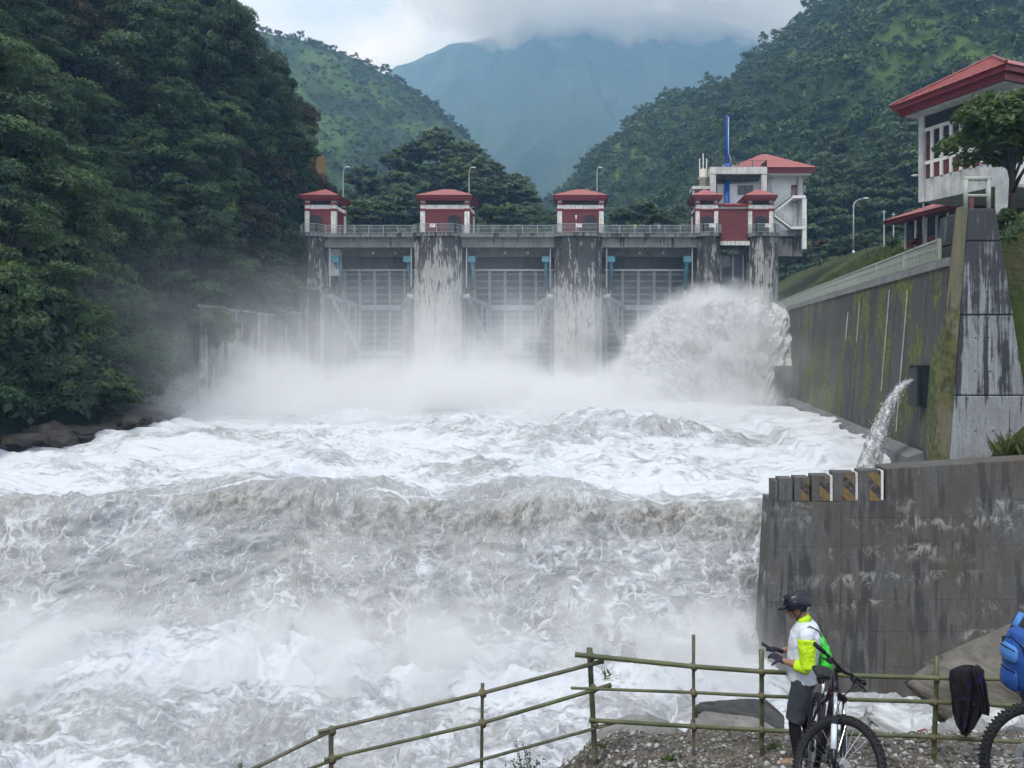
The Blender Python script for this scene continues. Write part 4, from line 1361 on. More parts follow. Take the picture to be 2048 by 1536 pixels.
def buttress_x(z):
    """left and right edge of the front face at height z (relative to the eye)"""
    f = (z + 6.2) / 13.25
    l = X(1897, BD) + (X(1936, BD) - X(1897, BD)) * f
    r = X(2075, BD) + (X(1992, BD) - X(2075, BD)) * min(1, f)
    return l, r


cuts = [-9.0, -2.6, 1.55, 5.35, 7.05]
for i in range(4):
    z0, z1 = cuts[i] + .03, cuts[i + 1] - .03
    (l0, r0_), (l1, r1_) = buttress_x(z0), buttress_x(z1)
    yb = BD + 3.2
    off = .03 * (i % 2)
    vv = [(l0, BD + off, ZC + z0), (r0_, BD + off, ZC + z0), (r0_, yb, ZC + z0), (l0, yb, ZC + z0), (l1, BD + off, ZC + z1), (r1_, BD + off, ZC + z1), (r1_, yb, ZC + z1), (l1, yb, ZC + z1)]
    MB(bo).add(vv, [(3, 2, 1, 0), (4, 5, 6, 7), (0, 1, 5, 4), (1, 2, 6, 5), (2, 3, 7, 6), (3, 0, 4, 7)]).build('concrete_pour', M['conc_buttress'], bu, bevel=.05)
    m = MB(bo)
    m.add([(l0 + .1, BD + .12, ZC + cuts[i]), (r0_ - .1, BD + .12, ZC + cuts[i]), (r0_ - .1, yb - .1, ZC + cuts[i]), (l0 + .1, yb - .1, ZC + cuts[i]),
           (l1 + .1, BD + .12, ZC + cuts[i + 1] + .0), (r1_ - .1, BD + .12, ZC + cuts[i + 1]), (r1_ - .1, yb - .1, ZC + cuts[i + 1]), (l1 + .1, yb - .1, ZC + cuts[i + 1])],
          [(3, 2, 1, 0), (4, 5, 6, 7), (0, 1, 5, 4), (1, 2, 6, 5), (2, 3, 7, 6), (3, 0, 4, 7)])
    m.build('core', M['conc_dark'], bu)
    for k in range(3 if i < 3 else 0):
        for q in range(2):
            zz = z0 + (z1 - z0) * (.3 + .42 * q)
            l, r = buttress_x(zz)
            MB(bo).lathe([(.045, 0), (.045, .02)], (l + (r - l) * (.3 + .22 * k), BD + off - .004, ZC + zz), 8, (0, -1, 0)).build('tie_hole', M['shadow_void'], bu)
zr = (-9.0, 7.1)
edge_x = lambda z: X(1864, BD) + (X(1918, BD) - X(1864, BD)) * (z + 6.2) / 13.25
vv = []
for z in zr:
    x = edge_x(z)
    l = max(buttress_x(min(z, 7.05))[0] - .02, x + .2)
    vv += [(x, BD - .16, ZC + z), (l, BD - .08, ZC + z), (l, BD + .35, ZC + z), (x, BD + .35, ZC + z)]
MB(bo).add(vv, [(3, 2, 1, 0), (4, 5, 6, 7), (0, 1, 5, 4), (1, 2, 6, 5), (2, 3, 7, 6), (3, 0, 4, 7)]).build('leaning_edge', M['conc_moss_edge'], bu, bevel=.04)
# white pipe frame on its crest
fr = thing('pipe_frame', 'white pipe barrier frame on the crest of the pale buttress', 'barrier', (X(1965, BD), BD + .6, ZC + 7.05))
fo_ = fr.location
xl, xr = X(1943, BD), X(1989, BD)
for x in (xl, xr):
    MB(fo_).tube([(x, BD + .6, ZC + 7.02), (x, BD + .6, ZC + 8.65)], .12, 10).build('upright', M['rail_pale'], fr, True)
MB(fo_).tube([(xl - .1, BD + .6, ZC + 8.68), (xr + .12, BD + .6, ZC + 8.68)], .12, 10).build('top_bar', M['rail_pale'], fr, True)
MB(fo_).tube([(xl, BD + .6, ZC + 7.8), (xr, BD + .6, ZC + 7.8)], .08, 10).build('middle_bar', M['rail_pale'], fr, True)
MB(fo_).box(xl + .13, xl + .38, BD + .5, BD + .75, ZC + 7.02, ZC + 7.65).build('hinge_block', M['brown_panel'], fr)

# flap outlet low on the wall
fx = float(wall_x(42.6)) - .75
fl = thing('flap_gate', 'dark steel drain flap low on the mossy basin wall', 'flap gate', (fx, 42.4, ZC - 3.2))
MB(fl.location).box(fx - .42, fx - .22, 41.6, 42.9, ZC - 3.3, ZC - 1.25).build('flap', M['steel_flap'], fl, bevel=.03)
MB(fl.location).box(fx - .21, fx + .3, 41.5, 43.0, ZC - 3.4, ZC - 1.1).build('frame', M['steel_flap'], fl)
for y in (41.9, 42.6):
    MB(fl.location).lathe([(.09, -.1), (.09, .1)], (fx - .35, y, ZC - 1.2), 8, (0, 1, 0)).build('hinge', M['steel_flap'], fl)

# ------------------------------------------------------------------ near bank wall with toothed crest
nw = thing('bank_wall', 'dark grey concrete bank wall with rough pour joints above the tail water', 'wall', (X(1800, 29), 29, ZC - 13))
no = nw.location
ND = 29.0
joints = [-14.5, -12.2, -10.85, -9.65, -8.62, -7.6, -6.55, -5.9]
cols = [X(1543, ND), X(1682, ND), X(2400, ND)]
rr = random.Random(5)
for i in range(len(joints) - 1):
    z0, z1 = joints[i], joints[i + 1]
    for k in range(2):
        x0, x1 = cols[k] + .006, cols[k + 1] - .006
        if k == 0:
            b0, b1 = .055 * (-5.9 - z0), .055 * (-5.9 - z1)
        else:
            b0 = b1 = 0
        y = ND + .06 * k + rr.uniform(-.012, .012)
        n = 14 if k == 0 else 60
        top = [(x0 - b1 + (x1 - x0 + b1) * q / n, ZC + z1 - .003 + (rr.uniform(-.012, .0) if 0 < q < n else 0) + .05 * k) for q in range(n + 1)]
        bot = [(x0 - b0, ZC + z0 + .05 * k), (x1, ZC + z0 + .05 * k)]
        poly = [bot[0], bot[1]] + list(reversed(top))
        MB(no).slab([(x, y + 1.5, z) for x, z in poly], (0, -1.5, 0)).build('concrete_pour', M['conc_near'], nw, bevel=.006)
MB(no).box(cols[0] + .2, cols[-1], ND + .5, ND + 1.6, ZC - 14.5, ZC - 5.95).build('core', M['conc_dark'], nw)
x0 = X(1773, ND)
poly = [(x0, -5.9), (X(2400, ND), -5.8), (X(2400, ND), -3.95), (X(2048, ND), -4.34), (x0, -4.66)]
MB(no).slab([(x, ND + 1.2, ZC + z) for x, z in poly], (0, -1.13, 0)).build('parapet', M['conc_near'], nw, bevel=.03)
g = G('hazard_stripe_paint')
pp = g.pos(); s = g.sep(pp)
sd = g.math('FRACT', g.math('MULTIPLY', g.math('ADD', s[0], s[2]), 1.15))
wear = g.noise(pp, 5, 6, .7)
c_ = g.mix(g.range(sd, .48, .52), (.03, .027, .025), (.20, .12, .03))
c_ = g.mix(g.range(wear, .46, .58), c_, (.10, .085, .07))
c_ = g.mix(g.range(g.noise(pp, 3.1, 6, .7), .6, .68), c_, (.3, .28, .25))
M['hazard'] = g.surf(g.bsdf(c_, .7))
for i, (a, b, t_) in enumerate(((1545, 1556, 961), (1558, 1586, 957), (1590, 1620, 955), (1625, 1661, 951), (1668, 1712, 945), (1719, 1763, 941))):
    zt_ = (PY0 - t_) * ND / F_PX
    q = MB(no).box(X(a, ND), X(b, ND), ND + .05, ND + .62, ZC - 5.895, ZC + zt_).build('parapet_tooth', M['conc_near'], nw, bevel=.02)
    if i >= 2:
        MB(no).box(X(a + (b - a) * .42, ND), X(b - 1, ND), ND + .03, ND + .046, ZC - 5.88, ZC + zt_ - .05).build('hazard_panel', M['hazard'], nw).parent = q
    if i >= 3:
        MB(no).box(X(b, ND) + .01, X(b, ND) + .11, ND + .1, ND + .6, ZC - 5.895, ZC + zt_ - .03).build('white_edge', M['white_trim'], nw)

# left guide wall below the trees
gw = thing('guide_wall', 'stained pale concrete guide wall under the trees beside the first bay', 'wall', (X(500, 95), 95, ZC - 8))
go = gw.location
pts = [(X(398, 83), 83), (X(455, 88), 88), (X(515, 95), 95), (X(575, 102), 102), (X(600, 107), 107), (X(640, 110.4), 110.4)]
hts = [5.2, 5.0, 4.8, 5.4, 9.0]
for i in range(5):
    (xa, ya), (xb, yb) = pts[i], pts[i + 1]
    h = hts[i]
    MB(go).prism([(xa, ya), (xb - .03, yb), (xb - 1.6, yb + 2.2), (xa - 1.6, ya + 2.2)], ZC - 10, ZC + h - 1.5 + .4).build('wall_panel', M['conc_left'], gw)
    MB(go).prism([(xa - .05, ya - .1), (xb - .08, yb - .1), (xb - 1.6, yb + 2.3), (xa - 1.6, ya + 2.3)], ZC + h - 1.1 + .004, ZC + h - .8).build('coping', M['conc_deck'], gw)
# ochre scar of bare earth above the small hoist house
bm = bmesh.new()
bmesh.ops.create_icosphere(bm, subdivisions=4, radius=1)
co = np.array([v.co[:] for v in bm.verts])
f_ = 1 + .3 * fbm(co[:, 0] * 1.2, co[:, 1] * 1.2, co[:, 2] * 1.2, 4, 5)
out = np.sign(co) * np.abs(co) ** .6 * f_[:, None] * np.array([1.35, 2.5, 3.3])
for v, q in zip(bm.verts, out):
    v.co = Vector(q) + Vector((X(620, 128), 130, Z(338, 128)))
me = bpy.data.meshes.new('earth_scar')
bm.to_mesh(me); bm.free()
me.materials.append(M['ochre'])
tag(link('earth_scar', me), 'bare ochre earth cliff among trees above the small hoist house', 'cliff')

# ------------------------------------------------------------------ vegetation
M['bark'] = plain('grey_brown_bark', (.055, .042, .032), .9, var=.3, scale=5, bump=.5)
M['leaf_dark'] = foliage('dark_evergreen_leaves', (0.023, 0.048, 0.029), (0.061, 0.118, 0.048))
M['leaf_mid'] = foliage('mid_green_leaves', (0.034, 0.076, 0.033), (0.098, 0.172, 0.060))
M['leaf_pale'] = foliage('pale_green_leaves', (0.042, 0.082, 0.038), (0.120, 0.200, 0.078))
M['leaf_brown'] = foliage('rusty_green_leaves', (0.026, 0.031, 0.017), (0.074, 0.070, 0.036), brown=.25)
M['leaf_far'] = foliage('hillside_tree_leaves', (0.034, 0.067, 0.033), (0.098, 0.162, 0.056), trans=.2)
M['leaf_ridge'] = foliage('ridge_tree_leaves', (0.039, 0.078, 0.040), (0.101, 0.171, 0.068), trans=.2)
M['leaf_bright'] = foliage('fresh_green_leaves', (.022, .05, .014), (.085, .15, .035))


def unit(v): return v / np.maximum(np.linalg.norm(v, axis=-1, keepdims=True), 1e-6)


def leaf_quads(pos, nrm, L, W, r, droop=.25):
    """one folded diamond (two triangles sharing the midrib) per leaf cluster"""
    n = len(pos)
    rnd = unit(r.normal(size=(n, 3)))
    t = unit(np.cross(nrm, rnd))
    b = np.cross(nrm, t)
    Lx = (L * r.uniform(.6, 1.3, n))[:, None]; Wx = (W * r.uniform(.6, 1.3, n))[:, None]
    a = pos - t * Lx * .5
    c = pos + t * Lx * .5 - nrm * Lx * droop
    s1 = pos + b * Wx * .5 - nrm * Wx * .18
    s2 = pos - b * Wx * .5 - nrm * Wx * .18
    V = np.stack([a, s1, c, s2], 1).reshape(-1, 3)
    Fc = np.arange(n * 4).reshape(n, 4)
    return V, Fc


def crown_arrays(seed, rx, ry, rz, cz, lobes, per, L, W, flat=.75, low=-.35):
    """many small leaf clusters on the outside of uneven lobes"""
    r = np.random.default_rng(seed)
    dirs = unit(r.normal(size=(lobes, 3)))
    dirs[:, 2] = np.where(dirs[:, 2] < low, -dirs[:, 2], dirs[:, 2])
    rad = r.uniform(.45, .95, lobes)[:, None]
    cen = dirs * rad * np.array([rx, ry, rz]) + np.array([0, 0, cz])
    lr = r.uniform(.22, .42, lobes) * (rx + ry) / 2
    P_, N_, T_ = [], [], []
    for i in range(lobes):
        d = unit(r.normal(size=(per, 3)))
        d[:, 2] = np.where(d[:, 2] < -.3, -d[:, 2] * .8, d[:, 2])
        rr_ = lr[i] * r.uniform(.72, 1.1, per)[:, None] * np.array([1, 1, flat])
        P_.append(cen[i] + d * rr_)
        N_.append(unit(d + np.array([0, 0, .7]) + .5 * r.normal(size=(per, 3))))
        T_.append(np.clip(.5 * r.uniform() + .28 * r.uniform(size=per) + .25 * np.clip(d[:, 2], 0, 1) * r.uniform(size=per), 0, 1))  # upward leaves get a paler tint: top light painted into the colour
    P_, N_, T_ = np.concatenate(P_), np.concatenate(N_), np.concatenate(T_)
    V, Fc = leaf_quads(P_, N_, L, W, r)
    return V, Fc, np.repeat(T_, 4), cen


def tree_meshes(name, seed, h, rx, rz, lobes, per, L, W, mat, trunk_r=.22, flat=.75, low=-.35):
    cz = h - rz * .9
    V, Fc, T, cen = crown_arrays(seed, rx, rx * .95, rz, cz, lobes, per, L, W, flat, low)
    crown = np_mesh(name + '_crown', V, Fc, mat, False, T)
    r = random.Random(seed)
    m = MB()
    bend = Vector((r.uniform(-.5, .5), r.uniform(-.5, .5), 0))
    top = Vector((0, 0, cz)) + bend
    m.tube([(0, 0, -1.5), (0, 0, 0), tuple(top * .5 + bend * .3), tuple(top)], [trunk_r * 1.5, trunk_r * 1.15, trunk_r * .8, trunk_r * .45], 8)
    for c in cen[:: max(1, lobes // 9)]:
        s = Vector((0, 0, cz * r.uniform(.4, .8))) + bend * .6
        e = Vector(c)
        m.tube([s, s.lerp(e, .5) + Vector((0, 0, .3)), e], [trunk_r * .45, trunk_r * .3, trunk_r * .12], 6)
    return crown, m.mesh(name + '_trunk', M['bark'], True)


def place_tree(name, meshes, loc, scale, rot, label, group, lean=(0, 0)):
    t = thing(name, label, 'tree', loc, rot, group)
    t.rotation_euler = (lean[0], lean[1], rot)
    t.scale = scale if hasattr(scale, '__len__') else (scale,) * 3
    link('trunk', meshes[1], t)
    link('crown', meshes[0], t)
    return t


protos = [
    ('broadleaf_tree', tree_meshes('dark_tree', 1, 9.5, 3.9, 4.4, 38, 250, .39, .22, M['leaf_dark']), 'dense dark evergreen tree on the steep slope beside the guide wall'),
    ('broadleaf_tree', tree_meshes('mid_tree', 2, 8.6, 3.6, 3.8, 36, 250, .38, .22, M['leaf_mid']), 'mid green leafy tree on the steep slope beside the guide wall'),
    ('broadleaf_tree', tree_meshes('pale_tree', 3, 8.0, 3.2, 3.2, 32, 230, .42, .25, M['leaf_pale'], flat=.6), 'pale green tree with layered leaves on the steep slope beside the guide wall'),
    ('broadleaf_tree', tree_meshes('brown_tree', 4, 8.8, 3.4, 3.9, 34, 220, .36, .2, M['leaf_brown']), 'rusty brown green tree on the steep slope beside the guide wall'),
    ('feathery_tree', tree_meshes('feathery_tree', 5, 9.0, 4.2, 3.2, 32, 230, .36, .15, M['leaf_mid'], flat=.5), 'feathery fine leaved tree on the steep slope beside the guide wall'),
]

r = random.Random(11)
cand = []
for _ in range(20000):
    d = r.uniform(38, 142); h = r.uniform(1, 96)
    if d < 80 and h < 1.2: continue
    x, y, z = (float(q) for q in left_surface(d, h))
    px = PX0 + x * F_PX / y; py = PY0 - (z + 4 - ZC) * F_PX / y
    if px < -130 or py < -170 or px > 690: continue
    if 80 < d < 112 and h < 13.5: continue              # the guide wall stands here
    if d > 108 and h < 24 and x > -47: continue         # dam abutment
    cand.append((x, y, z, d, h))
pick = []
for c in cand:
    sp = 3.6 if c[3] < 110 else 3.9
    if all((c[0] - q[0]) ** 2 + (c[1] - q[1]) ** 2 + (c[2] - q[2]) ** 2 > sp * sp for q in pick):
        pick.append(c)
    if len(pick) >= 285: break
for (x, y, z, d, h) in pick:
    px = PX0 + x * F_PX / y
    w = [5, 3.4, 2.4, .5, 1.2]
    if px > 430: w = [4, 2.5, .8, 2.6, .8]
    if px < 130: w = [3, 3, 1.2, .3, 4]
    k = r.choices(range(5), w)[0]
    nm, ms, lb = protos[k]
    s = r.uniform(.72, 1.2) * (.8 if h < 10 else 1)
    zone = 'close above the water' if h < 14 else ('halfway up the slope' if h < 40 else 'high up the slope')
    reach = 'downstream of the guide wall' if d < 78 else ('above the guide wall' if d < 106 else 'above the dam abutment')
    size_ = 'small ' if s < .84 else ('big ' if s > 1.08 else '')
    lb = size_ + lb.split(' on the steep')[0] + ' ' + zone + ' ' + reach
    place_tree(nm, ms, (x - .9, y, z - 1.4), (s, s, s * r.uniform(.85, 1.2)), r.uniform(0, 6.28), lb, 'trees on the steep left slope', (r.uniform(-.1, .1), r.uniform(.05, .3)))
LEFT_TREES = len(pick)
for px, py, d, k, sc in ((425, 655, 90, 0, .7), (465, 648, 93.5, 1, .62), (505, 640, 97.5, 0, .66), (540, 628, 101.5, 2, .6), (562, 600, 105, 1, .7), (520, 600, 101, 0, .8), (578, 545, 107.5, 2, .62), (555, 520, 108, 0, .85), (588, 492, 110.5, 3, .7), (572, 470, 112, 0, .9), (598, 425, 118, 3, .8), (585, 380, 119, 0, .9),
                         (440, 600, 92, 0, .8), (480, 580, 97, 0, .85), (400, 680, 84, 1, .7), (385, 640, 84, 0, .9), (330, 720, 76, 0, .8), (300, 760, 70, 2, .7), (250, 770, 66, 4, .8)):
    nm, ms, lb = protos[k]
    place_tree(nm, ms, (X(px, d) + (.7 if py > 590 and px > 390 else -1.0), d + 1.2, Z(py, d) - 3.9 * sc), sc, r.uniform(0, 6.28), ('small ' if sc < .68 else '') + lb.replace('on the steep slope beside the guide wall', 'leaning over the guide wall' if py > 560 else 'beside the dam abutment'), 'trees over the guide wall', (0, r.uniform(.1, .3)))


# undergrowth that closes the gaps between the trees on the left slope
def scatter_leaves(name, pos, nrm, L, W, mat, seed, droop=.4):
    rr_ = np.random.default_rng(seed)
    V, Fc = leaf_quads(pos, nrm, L, W, rr_, droop)
    T = np.repeat(np.clip(rr_.uniform(0, 1, len(pos)) * .7 + .25 * fbm(pos[:, 0] * .2, pos[:, 1] * .2, pos[:, 2] * .2, 3, seed), 0, 1), 4)
    return tag(link(name, np_mesh(name, V, Fc, mat, False, T)), kind='stuff')


rg = np.random.default_rng(3)
n = 60000
d = rg.uniform(40, 145, n); h = rg.uniform(2.5, 90, n)
x, y, z = left_surface(d, h)
keep = (rg.uniform(size=n) < .6) & ~((d > 80) & (d < 112) & (h < 11.5)) & ~((d > 108) & (h < 22) & (x > -46)) & ~((d < 70) & (h < 2.6))
x, y, z = x[keep], y[keep], z[keep]
pos = np.stack([x + rg.uniform(.0, 1.6, len(x)), y + rg.normal(0, .4, len(x)), z + rg.uniform(-.2, 1.0, len(x))], -1)
nr = unit(np.array([.8, -.35, .55]) + .55 * rg.normal(size=pos.shape))
tag(scatter_leaves('slope_undergrowth', pos, nr, .75, .42, M['leaf_dark'], 4), 'dense dark undergrowth between the trees of the steep slope', 'undergrowth')

# brown rocky foot of the left slope
m = MB()
for k in range(16):
    d = 50 + k * 2.1 + rg.uniform(-.6, .6)
    if d > 79: break
    x = float(left_xb(d)) + rg.uniform(-.2, 1.0)
    me = bpy.data.meshes.new('bank_rock')
    bm = bmesh.new()
    bmesh.ops.create_icosphere(bm, subdivisions=4, radius=1)
    co = np.array([v.co[:] for v in bm.verts])
    f = 1 + .34 * ridged(co[:, 0] * .9 + k, co[:, 1] * .9, co[:, 2] * .9, 4, 7) - .2
    n_ = unit(rg.normal(size=(7, 3))); ov = np.clip(co @ n_.T - .6, 0, None).max(1); f = f * (1 - .8 * ov)
    sc = np.array([rg.uniform(1.2, 2.6), rg.uniform(1.5, 2.8), rg.uniform(.5, 1.05)])
    for v, c_, q in zip(bm.verts, co, f):
        v.co = Vector(c_ * q * sc)
    bm.to_mesh(me); bm.free()
    me.materials.append(M['rock_brown'] if 'rock_brown' in M else M['rock_dark'])
    o = link('bank_rock', me, None, (x - .8, d, ZC - 6.4))
    tag(o, 'brown rough rock at the foot of the wooded slope by the water', 'rock', 'rocks at the foot of the left slope')


# ------------------------------------------------------------------ trees behind the dam and over the hills
def surf_pts(A, n, seed, vmax=1.0, ridge_rows=None):
    """random points on a lofted hill A (rows v, columns u)"""
    rr_ = np.random.default_rng(seed)
    nv, nu = A.shape[:2]
    v = rr_.uniform(0, (ridge_rows or nv) - 1.001, n); u = rr_.uniform(0, nu - 1.001, n)
    i, j = v.astype(int), u.astype(int)
    fv, fu = (v - i)[:, None], (u - j)[:, None]
    return A[i, j] * (1 - fv) * (1 - fu) + A[i + 1, j] * fv * (1 - fu) + A[i, j + 1] * (1 - fv) * fu + A[i + 1, j + 1] * fv * fu


def in_view(p, mx=120, top=-60):
    px = PX0 + p[:, 0] * F_PX / p[:, 1]; py = PY0 - (p[:, 2] - ZC) * F_PX / p[:, 1]
    return (px > -mx) & (px < 2048 + mx) & (py > top) & (py < 760)


def thin(p, sp, limit=10**9):
    cell, out = {}, []
    for q in p:
        key = tuple((q // sp).astype(int))
        if any(np.sum((q - o_) ** 2) < sp * sp for dx in (-1, 0, 1) for dy in (-1, 0, 1) for dz in (-1, 0, 1) for o_ in cell.get((key[0] + dx, key[1] + dy, key[2] + dz), ())):
            continue
        cell.setdefault(key, []).append(q)
        out.append(q)
        if len(out) >= limit: break
    return np.array(out)


kt = [('broadleaf_tree', tree_meshes('knoll_tree_a', 21, 11, 5.4, 4.2, 34, 110, .95, .5, M['leaf_far'], flat=.5), 'dark spreading tree on the knoll behind the dam'),
      ('broadleaf_tree', tree_meshes('knoll_tree_b', 22, 10, 4.6, 3.8, 30, 110, .9, .5, M['leaf_mid'], flat=.55), 'green layered tree on the knoll behind the dam'),
      ('broadleaf_tree', tree_meshes('knoll_tree_c', 23, 9, 3.8, 3.4, 26, 110, .8, .45, M['leaf_pale'], flat=.6), 'light green tree on the knoll behind the dam')]
pk = surf_pts(HK, 4000, 31, ridge_rows=32)
pk = pk[in_view(pk)]
pk = pk[(PX0 + pk[:, 0] * F_PX / pk[:, 1] > 600) & (PX0 + pk[:, 0] * F_PX / pk[:, 1] < 1420)]
pk = thin(pk, 4.6, 130)
for q in pk:
    k = r.choices(range(3), [4, 3, 1.4])[0]
    s = r.uniform(.7, 1.05)
    if PX0 + q[0] * F_PX / q[1] > 1060: s *= .75
    pq = PX0 + q[0] * F_PX / q[1]
    where = ' beside the first lamp' if pq < 800 else (' behind the hoist house on the pale pier' if pq < 1000 else (' behind the hoist house with the warning post' if pq < 1230 else ' beside the twin hoist house'))
    top_ = ' crest' if q[2] > ZC + 40 else ' flank'
    place_tree(kt[k][0], kt[k][1], (q[0], q[1], q[2] - 1.2), s, r.uniform(0, 6.28), ('small ' if s < .8 else '') + kt[k][2].replace('on the knoll behind the dam', 'on the knoll' + top_ + where), 'trees on the knoll behind the dam')
for px, py, d, s, k in ((1245, 452, 150, .62, 1), (1285, 450, 152, .7, 0), (1325, 455, 156, .6, 0), (1080, 455, 150, .6, 2), (720, 460, 150, .75, 0), (770, 455, 155, .8, 0), (1010, 455, 160, .7, 0), (980, 450, 156, .7, 1)):
    place_tree(kt[k][0], kt[k][1], (X(px, d), d, Z(py, d) - 3), s, r.uniform(0, 6), 'low tree just behind the bridge railing of the dam', 'low trees just behind the dam')

ht = [('hillside_tree', tree_meshes('hill_tree_a', 41, 10, 5.0, 4.4, 22, 52, 1.3, .75, M['leaf_far'], flat=.65), 'dark round crowned tree low on the right mountainside'),
      ('hillside_tree', tree_meshes('hill_tree_b', 42, 11, 4.6, 4.8, 20, 52, 1.25, .75, M['leaf_mid'], flat=.65), 'green round crowned tree low on the right mountainside'),
      ('hillside_tree', tree_meshes('hill_tree_c', 43, 8, 4.2, 3.4, 18, 52, 1.2, .7, M['leaf_pale'], flat=.6), 'light green tree low on the right mountainside')]


def forest(name, pts, mat, seed, rx, rz, lobes, per, L, W, label, smin=.38, smax=1.5):
    """a far-off wood as one mesh of leaf clusters"""
    rr_ = np.random.default_rng(seed)
    kinds = [crown_arrays(seed + i, rx, rx, rz, rz * .7, lobes, per, L, W, .6, -.1) for i in range(5)]
    VV, FF, TT, off = [], [], [], 0
    for q in pts:
        V, Fc, T, _ = kinds[rr_.integers(5)]
        a = rr_.uniform(0, 6.28); s = smin + (smax - smin) * rr_.uniform() ** 1.5
        ca, sa = math.cos(a) * s, math.sin(a) * s
        W_ = np.stack([V[:, 0] * ca - V[:, 1] * sa, V[:, 0] * sa + V[:, 1] * ca, V[:, 2] * s * rr_.uniform(.8, 1.25)], -1) + q
        VV.append(W_); FF.append(Fc + off); TT.append(np.clip(T * rr_.uniform(.3, 1.5) + rr_.uniform(-.1, .15), 0, 1)); off += len(V)
    o = link(name, np_mesh(name, np.concatenate(VV), np.concatenate(FF), mat, False, np.concatenate(TT)))
    return tag(o, label, 'forest', kind='stuff')


nvr = 92
pr = surf_pts(HR, 60000, 51, ridge_rows=nvr)
pr = pr[in_view(pr, 160, -90)]
grassy = fbm(pr[:, 0] * .011, pr[:, 1] * .011, pr[:, 2] * .009, 4, 77)
hi_ = np.clip((pr[:, 2] - ZC - 75) / 60, 0, 1)
pr = pr[(rg.uniform(size=len(pr)) > np.clip((grassy + .10) * 5, 0, .97) * (.12 + .88 * hi_))]
pr = thin(pr, 4.3)
dist = np.linalg.norm(pr - np.array([0, 0, ZC]), axis=1)
order = np.argsort(dist)
near, rest = pr[order[:150]], pr[order[150:]]
for q in near:
    k = r.choices(range(3), [4, 3, 2])[0]
    pq = PX0 + q[0] * F_PX / q[1]
    sc_ = r.uniform(.6, 1.0)
    where = 'behind the twin hoist house' if pq < 1480 else ('behind the control house' if pq < 1660 else ('behind the curved street lamp' if pq < 1760 else ('behind the bare poles' if pq < 1820 else 'behind the office block')))
    place_tree(ht[k][0], ht[k][1], (q[0], q[1], q[2] - 1.5), sc_, r.uniform(0, 6.28), ('small ' if sc_ < .8 else '') + ht[k][2].replace('low on the right mountainside', 'at the foot of the mountainside ' + where), 'trees low on the right mountainside')
rs = np.random.default_rng(5).permutation(len(rest))
third = len(rs) // 3
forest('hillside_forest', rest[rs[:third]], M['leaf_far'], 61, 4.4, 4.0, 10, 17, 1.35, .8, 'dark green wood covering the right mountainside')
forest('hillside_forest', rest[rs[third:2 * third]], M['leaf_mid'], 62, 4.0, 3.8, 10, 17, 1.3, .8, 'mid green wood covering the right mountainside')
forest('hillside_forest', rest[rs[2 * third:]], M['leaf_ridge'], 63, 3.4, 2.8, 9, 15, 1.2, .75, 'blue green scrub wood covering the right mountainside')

pm = surf_pts(HM, 30000, 71, ridge_rows=82)
pm = pm[in_view(pm, 80, -60)]
gm = fbm(pm[:, 0] * .015, pm[:, 1] * .015, pm[:, 2] * .013, 4, 78)
pm = pm[rg.uniform(size=len(pm)) > np.clip((gm + .18) * 4, 0, .93)]
pm = thin(pm, 5.6)
pm[:, 2] -= .8
forest('ridge_forest', pm, M['leaf_ridge'], 72, 4.0, 3.4, 7, 12, 1.9, 1.2, 'scattered dark wood on the middle ridge behind the dam', .45, 1.0)
rl = np.array([HM[79, j] for j in range(0, HM.shape[1], 1)])
rl = rl[in_view(rl, 60, -60)] + rg.normal(0, 1.2, (in_view(rl, 60, -60).sum(), 3)) * np.array([1, 3, .2])
rl[:, 2] -= 2.0
rl = np.concatenate([rl, rl + rg.normal(0, 1, rl.shape) * np.array([3., 3, .5]) - np.array([0, 4, 1.5])])
rl = rl[rg.uniform(size=len(rl)) > .12]
forest('ridge_forest', rl, M['leaf_ridge'], 73, 3.6, 4.0, 9, 14, 1.6, 1.0, 'row of trees standing on the skyline of the middle ridge', .5, 1.15)

# ------------------------------------------------------------------ right bank: office tree, shrubs, grass
ot = tree_meshes('office_tree', 81, 8.4, 3.6, 3.4, 46, 250, .44, .17, M['leaf_bright'], trunk_r=.2, flat=.62, low=-.2)
place_tree('mango_tree', ot, (X(2022, 47), 47, Z(470, 47)), (1.12, 1.12, .98), .6, 'glossy leafed tree with dark trunk in front of the office block', None)
sm_ = tree_meshes('shrub', 82, 2.6, 1.5, 1.3, 16, 90, .4, .16, M['leaf_bright'], trunk_r=.07)
for i, (px, py, d, s, l) in enumerate(((2035, 560, 44.5, 1.1, 'bushy shrub right below the office tree'), (2062, 640, 44, 1.2, 'bushy shrub beside the pale buttress, lowest of three'), (2020, 480, 46, .9, 'bushy shrub against the trunk of the office tree'),
                                      (1735, 497, 106, .7, 'low shrub on the grass bank by the curved lamp'), (1790, 500, 96, .8, 'low shrub on the grass bank before the low wing'), (1835, 500, 84, .7, 'low shrub at the corner of the low wing'))):
    t = thing('shrub', l, 'shrub', (X(px, d), d, Z(py, d) - .6))
    t.scale = (s,) * 3
    link('stem', sm_[1], t); link('leaves', sm_[0], t)
dk = tree_meshes('maroon_shrub', 83, 2.2, 1.0, .9, 10, 70, .3, .2, plain('maroon_leaves', (.05, .018, .022), .6, var=.4), trunk_r=.06)
for px, py, d, l in ((1640, 500, 108, 'round maroon shrub beside the stair tower'), (1835, 497, 80, 'round maroon shrub in front of the low wing')):
    t = thing('shrub', l, 'shrub', (X(px, d), d, Z(py, d) - .8))
    link('stem', dk[1], t); link('leaves', dk[0], t)


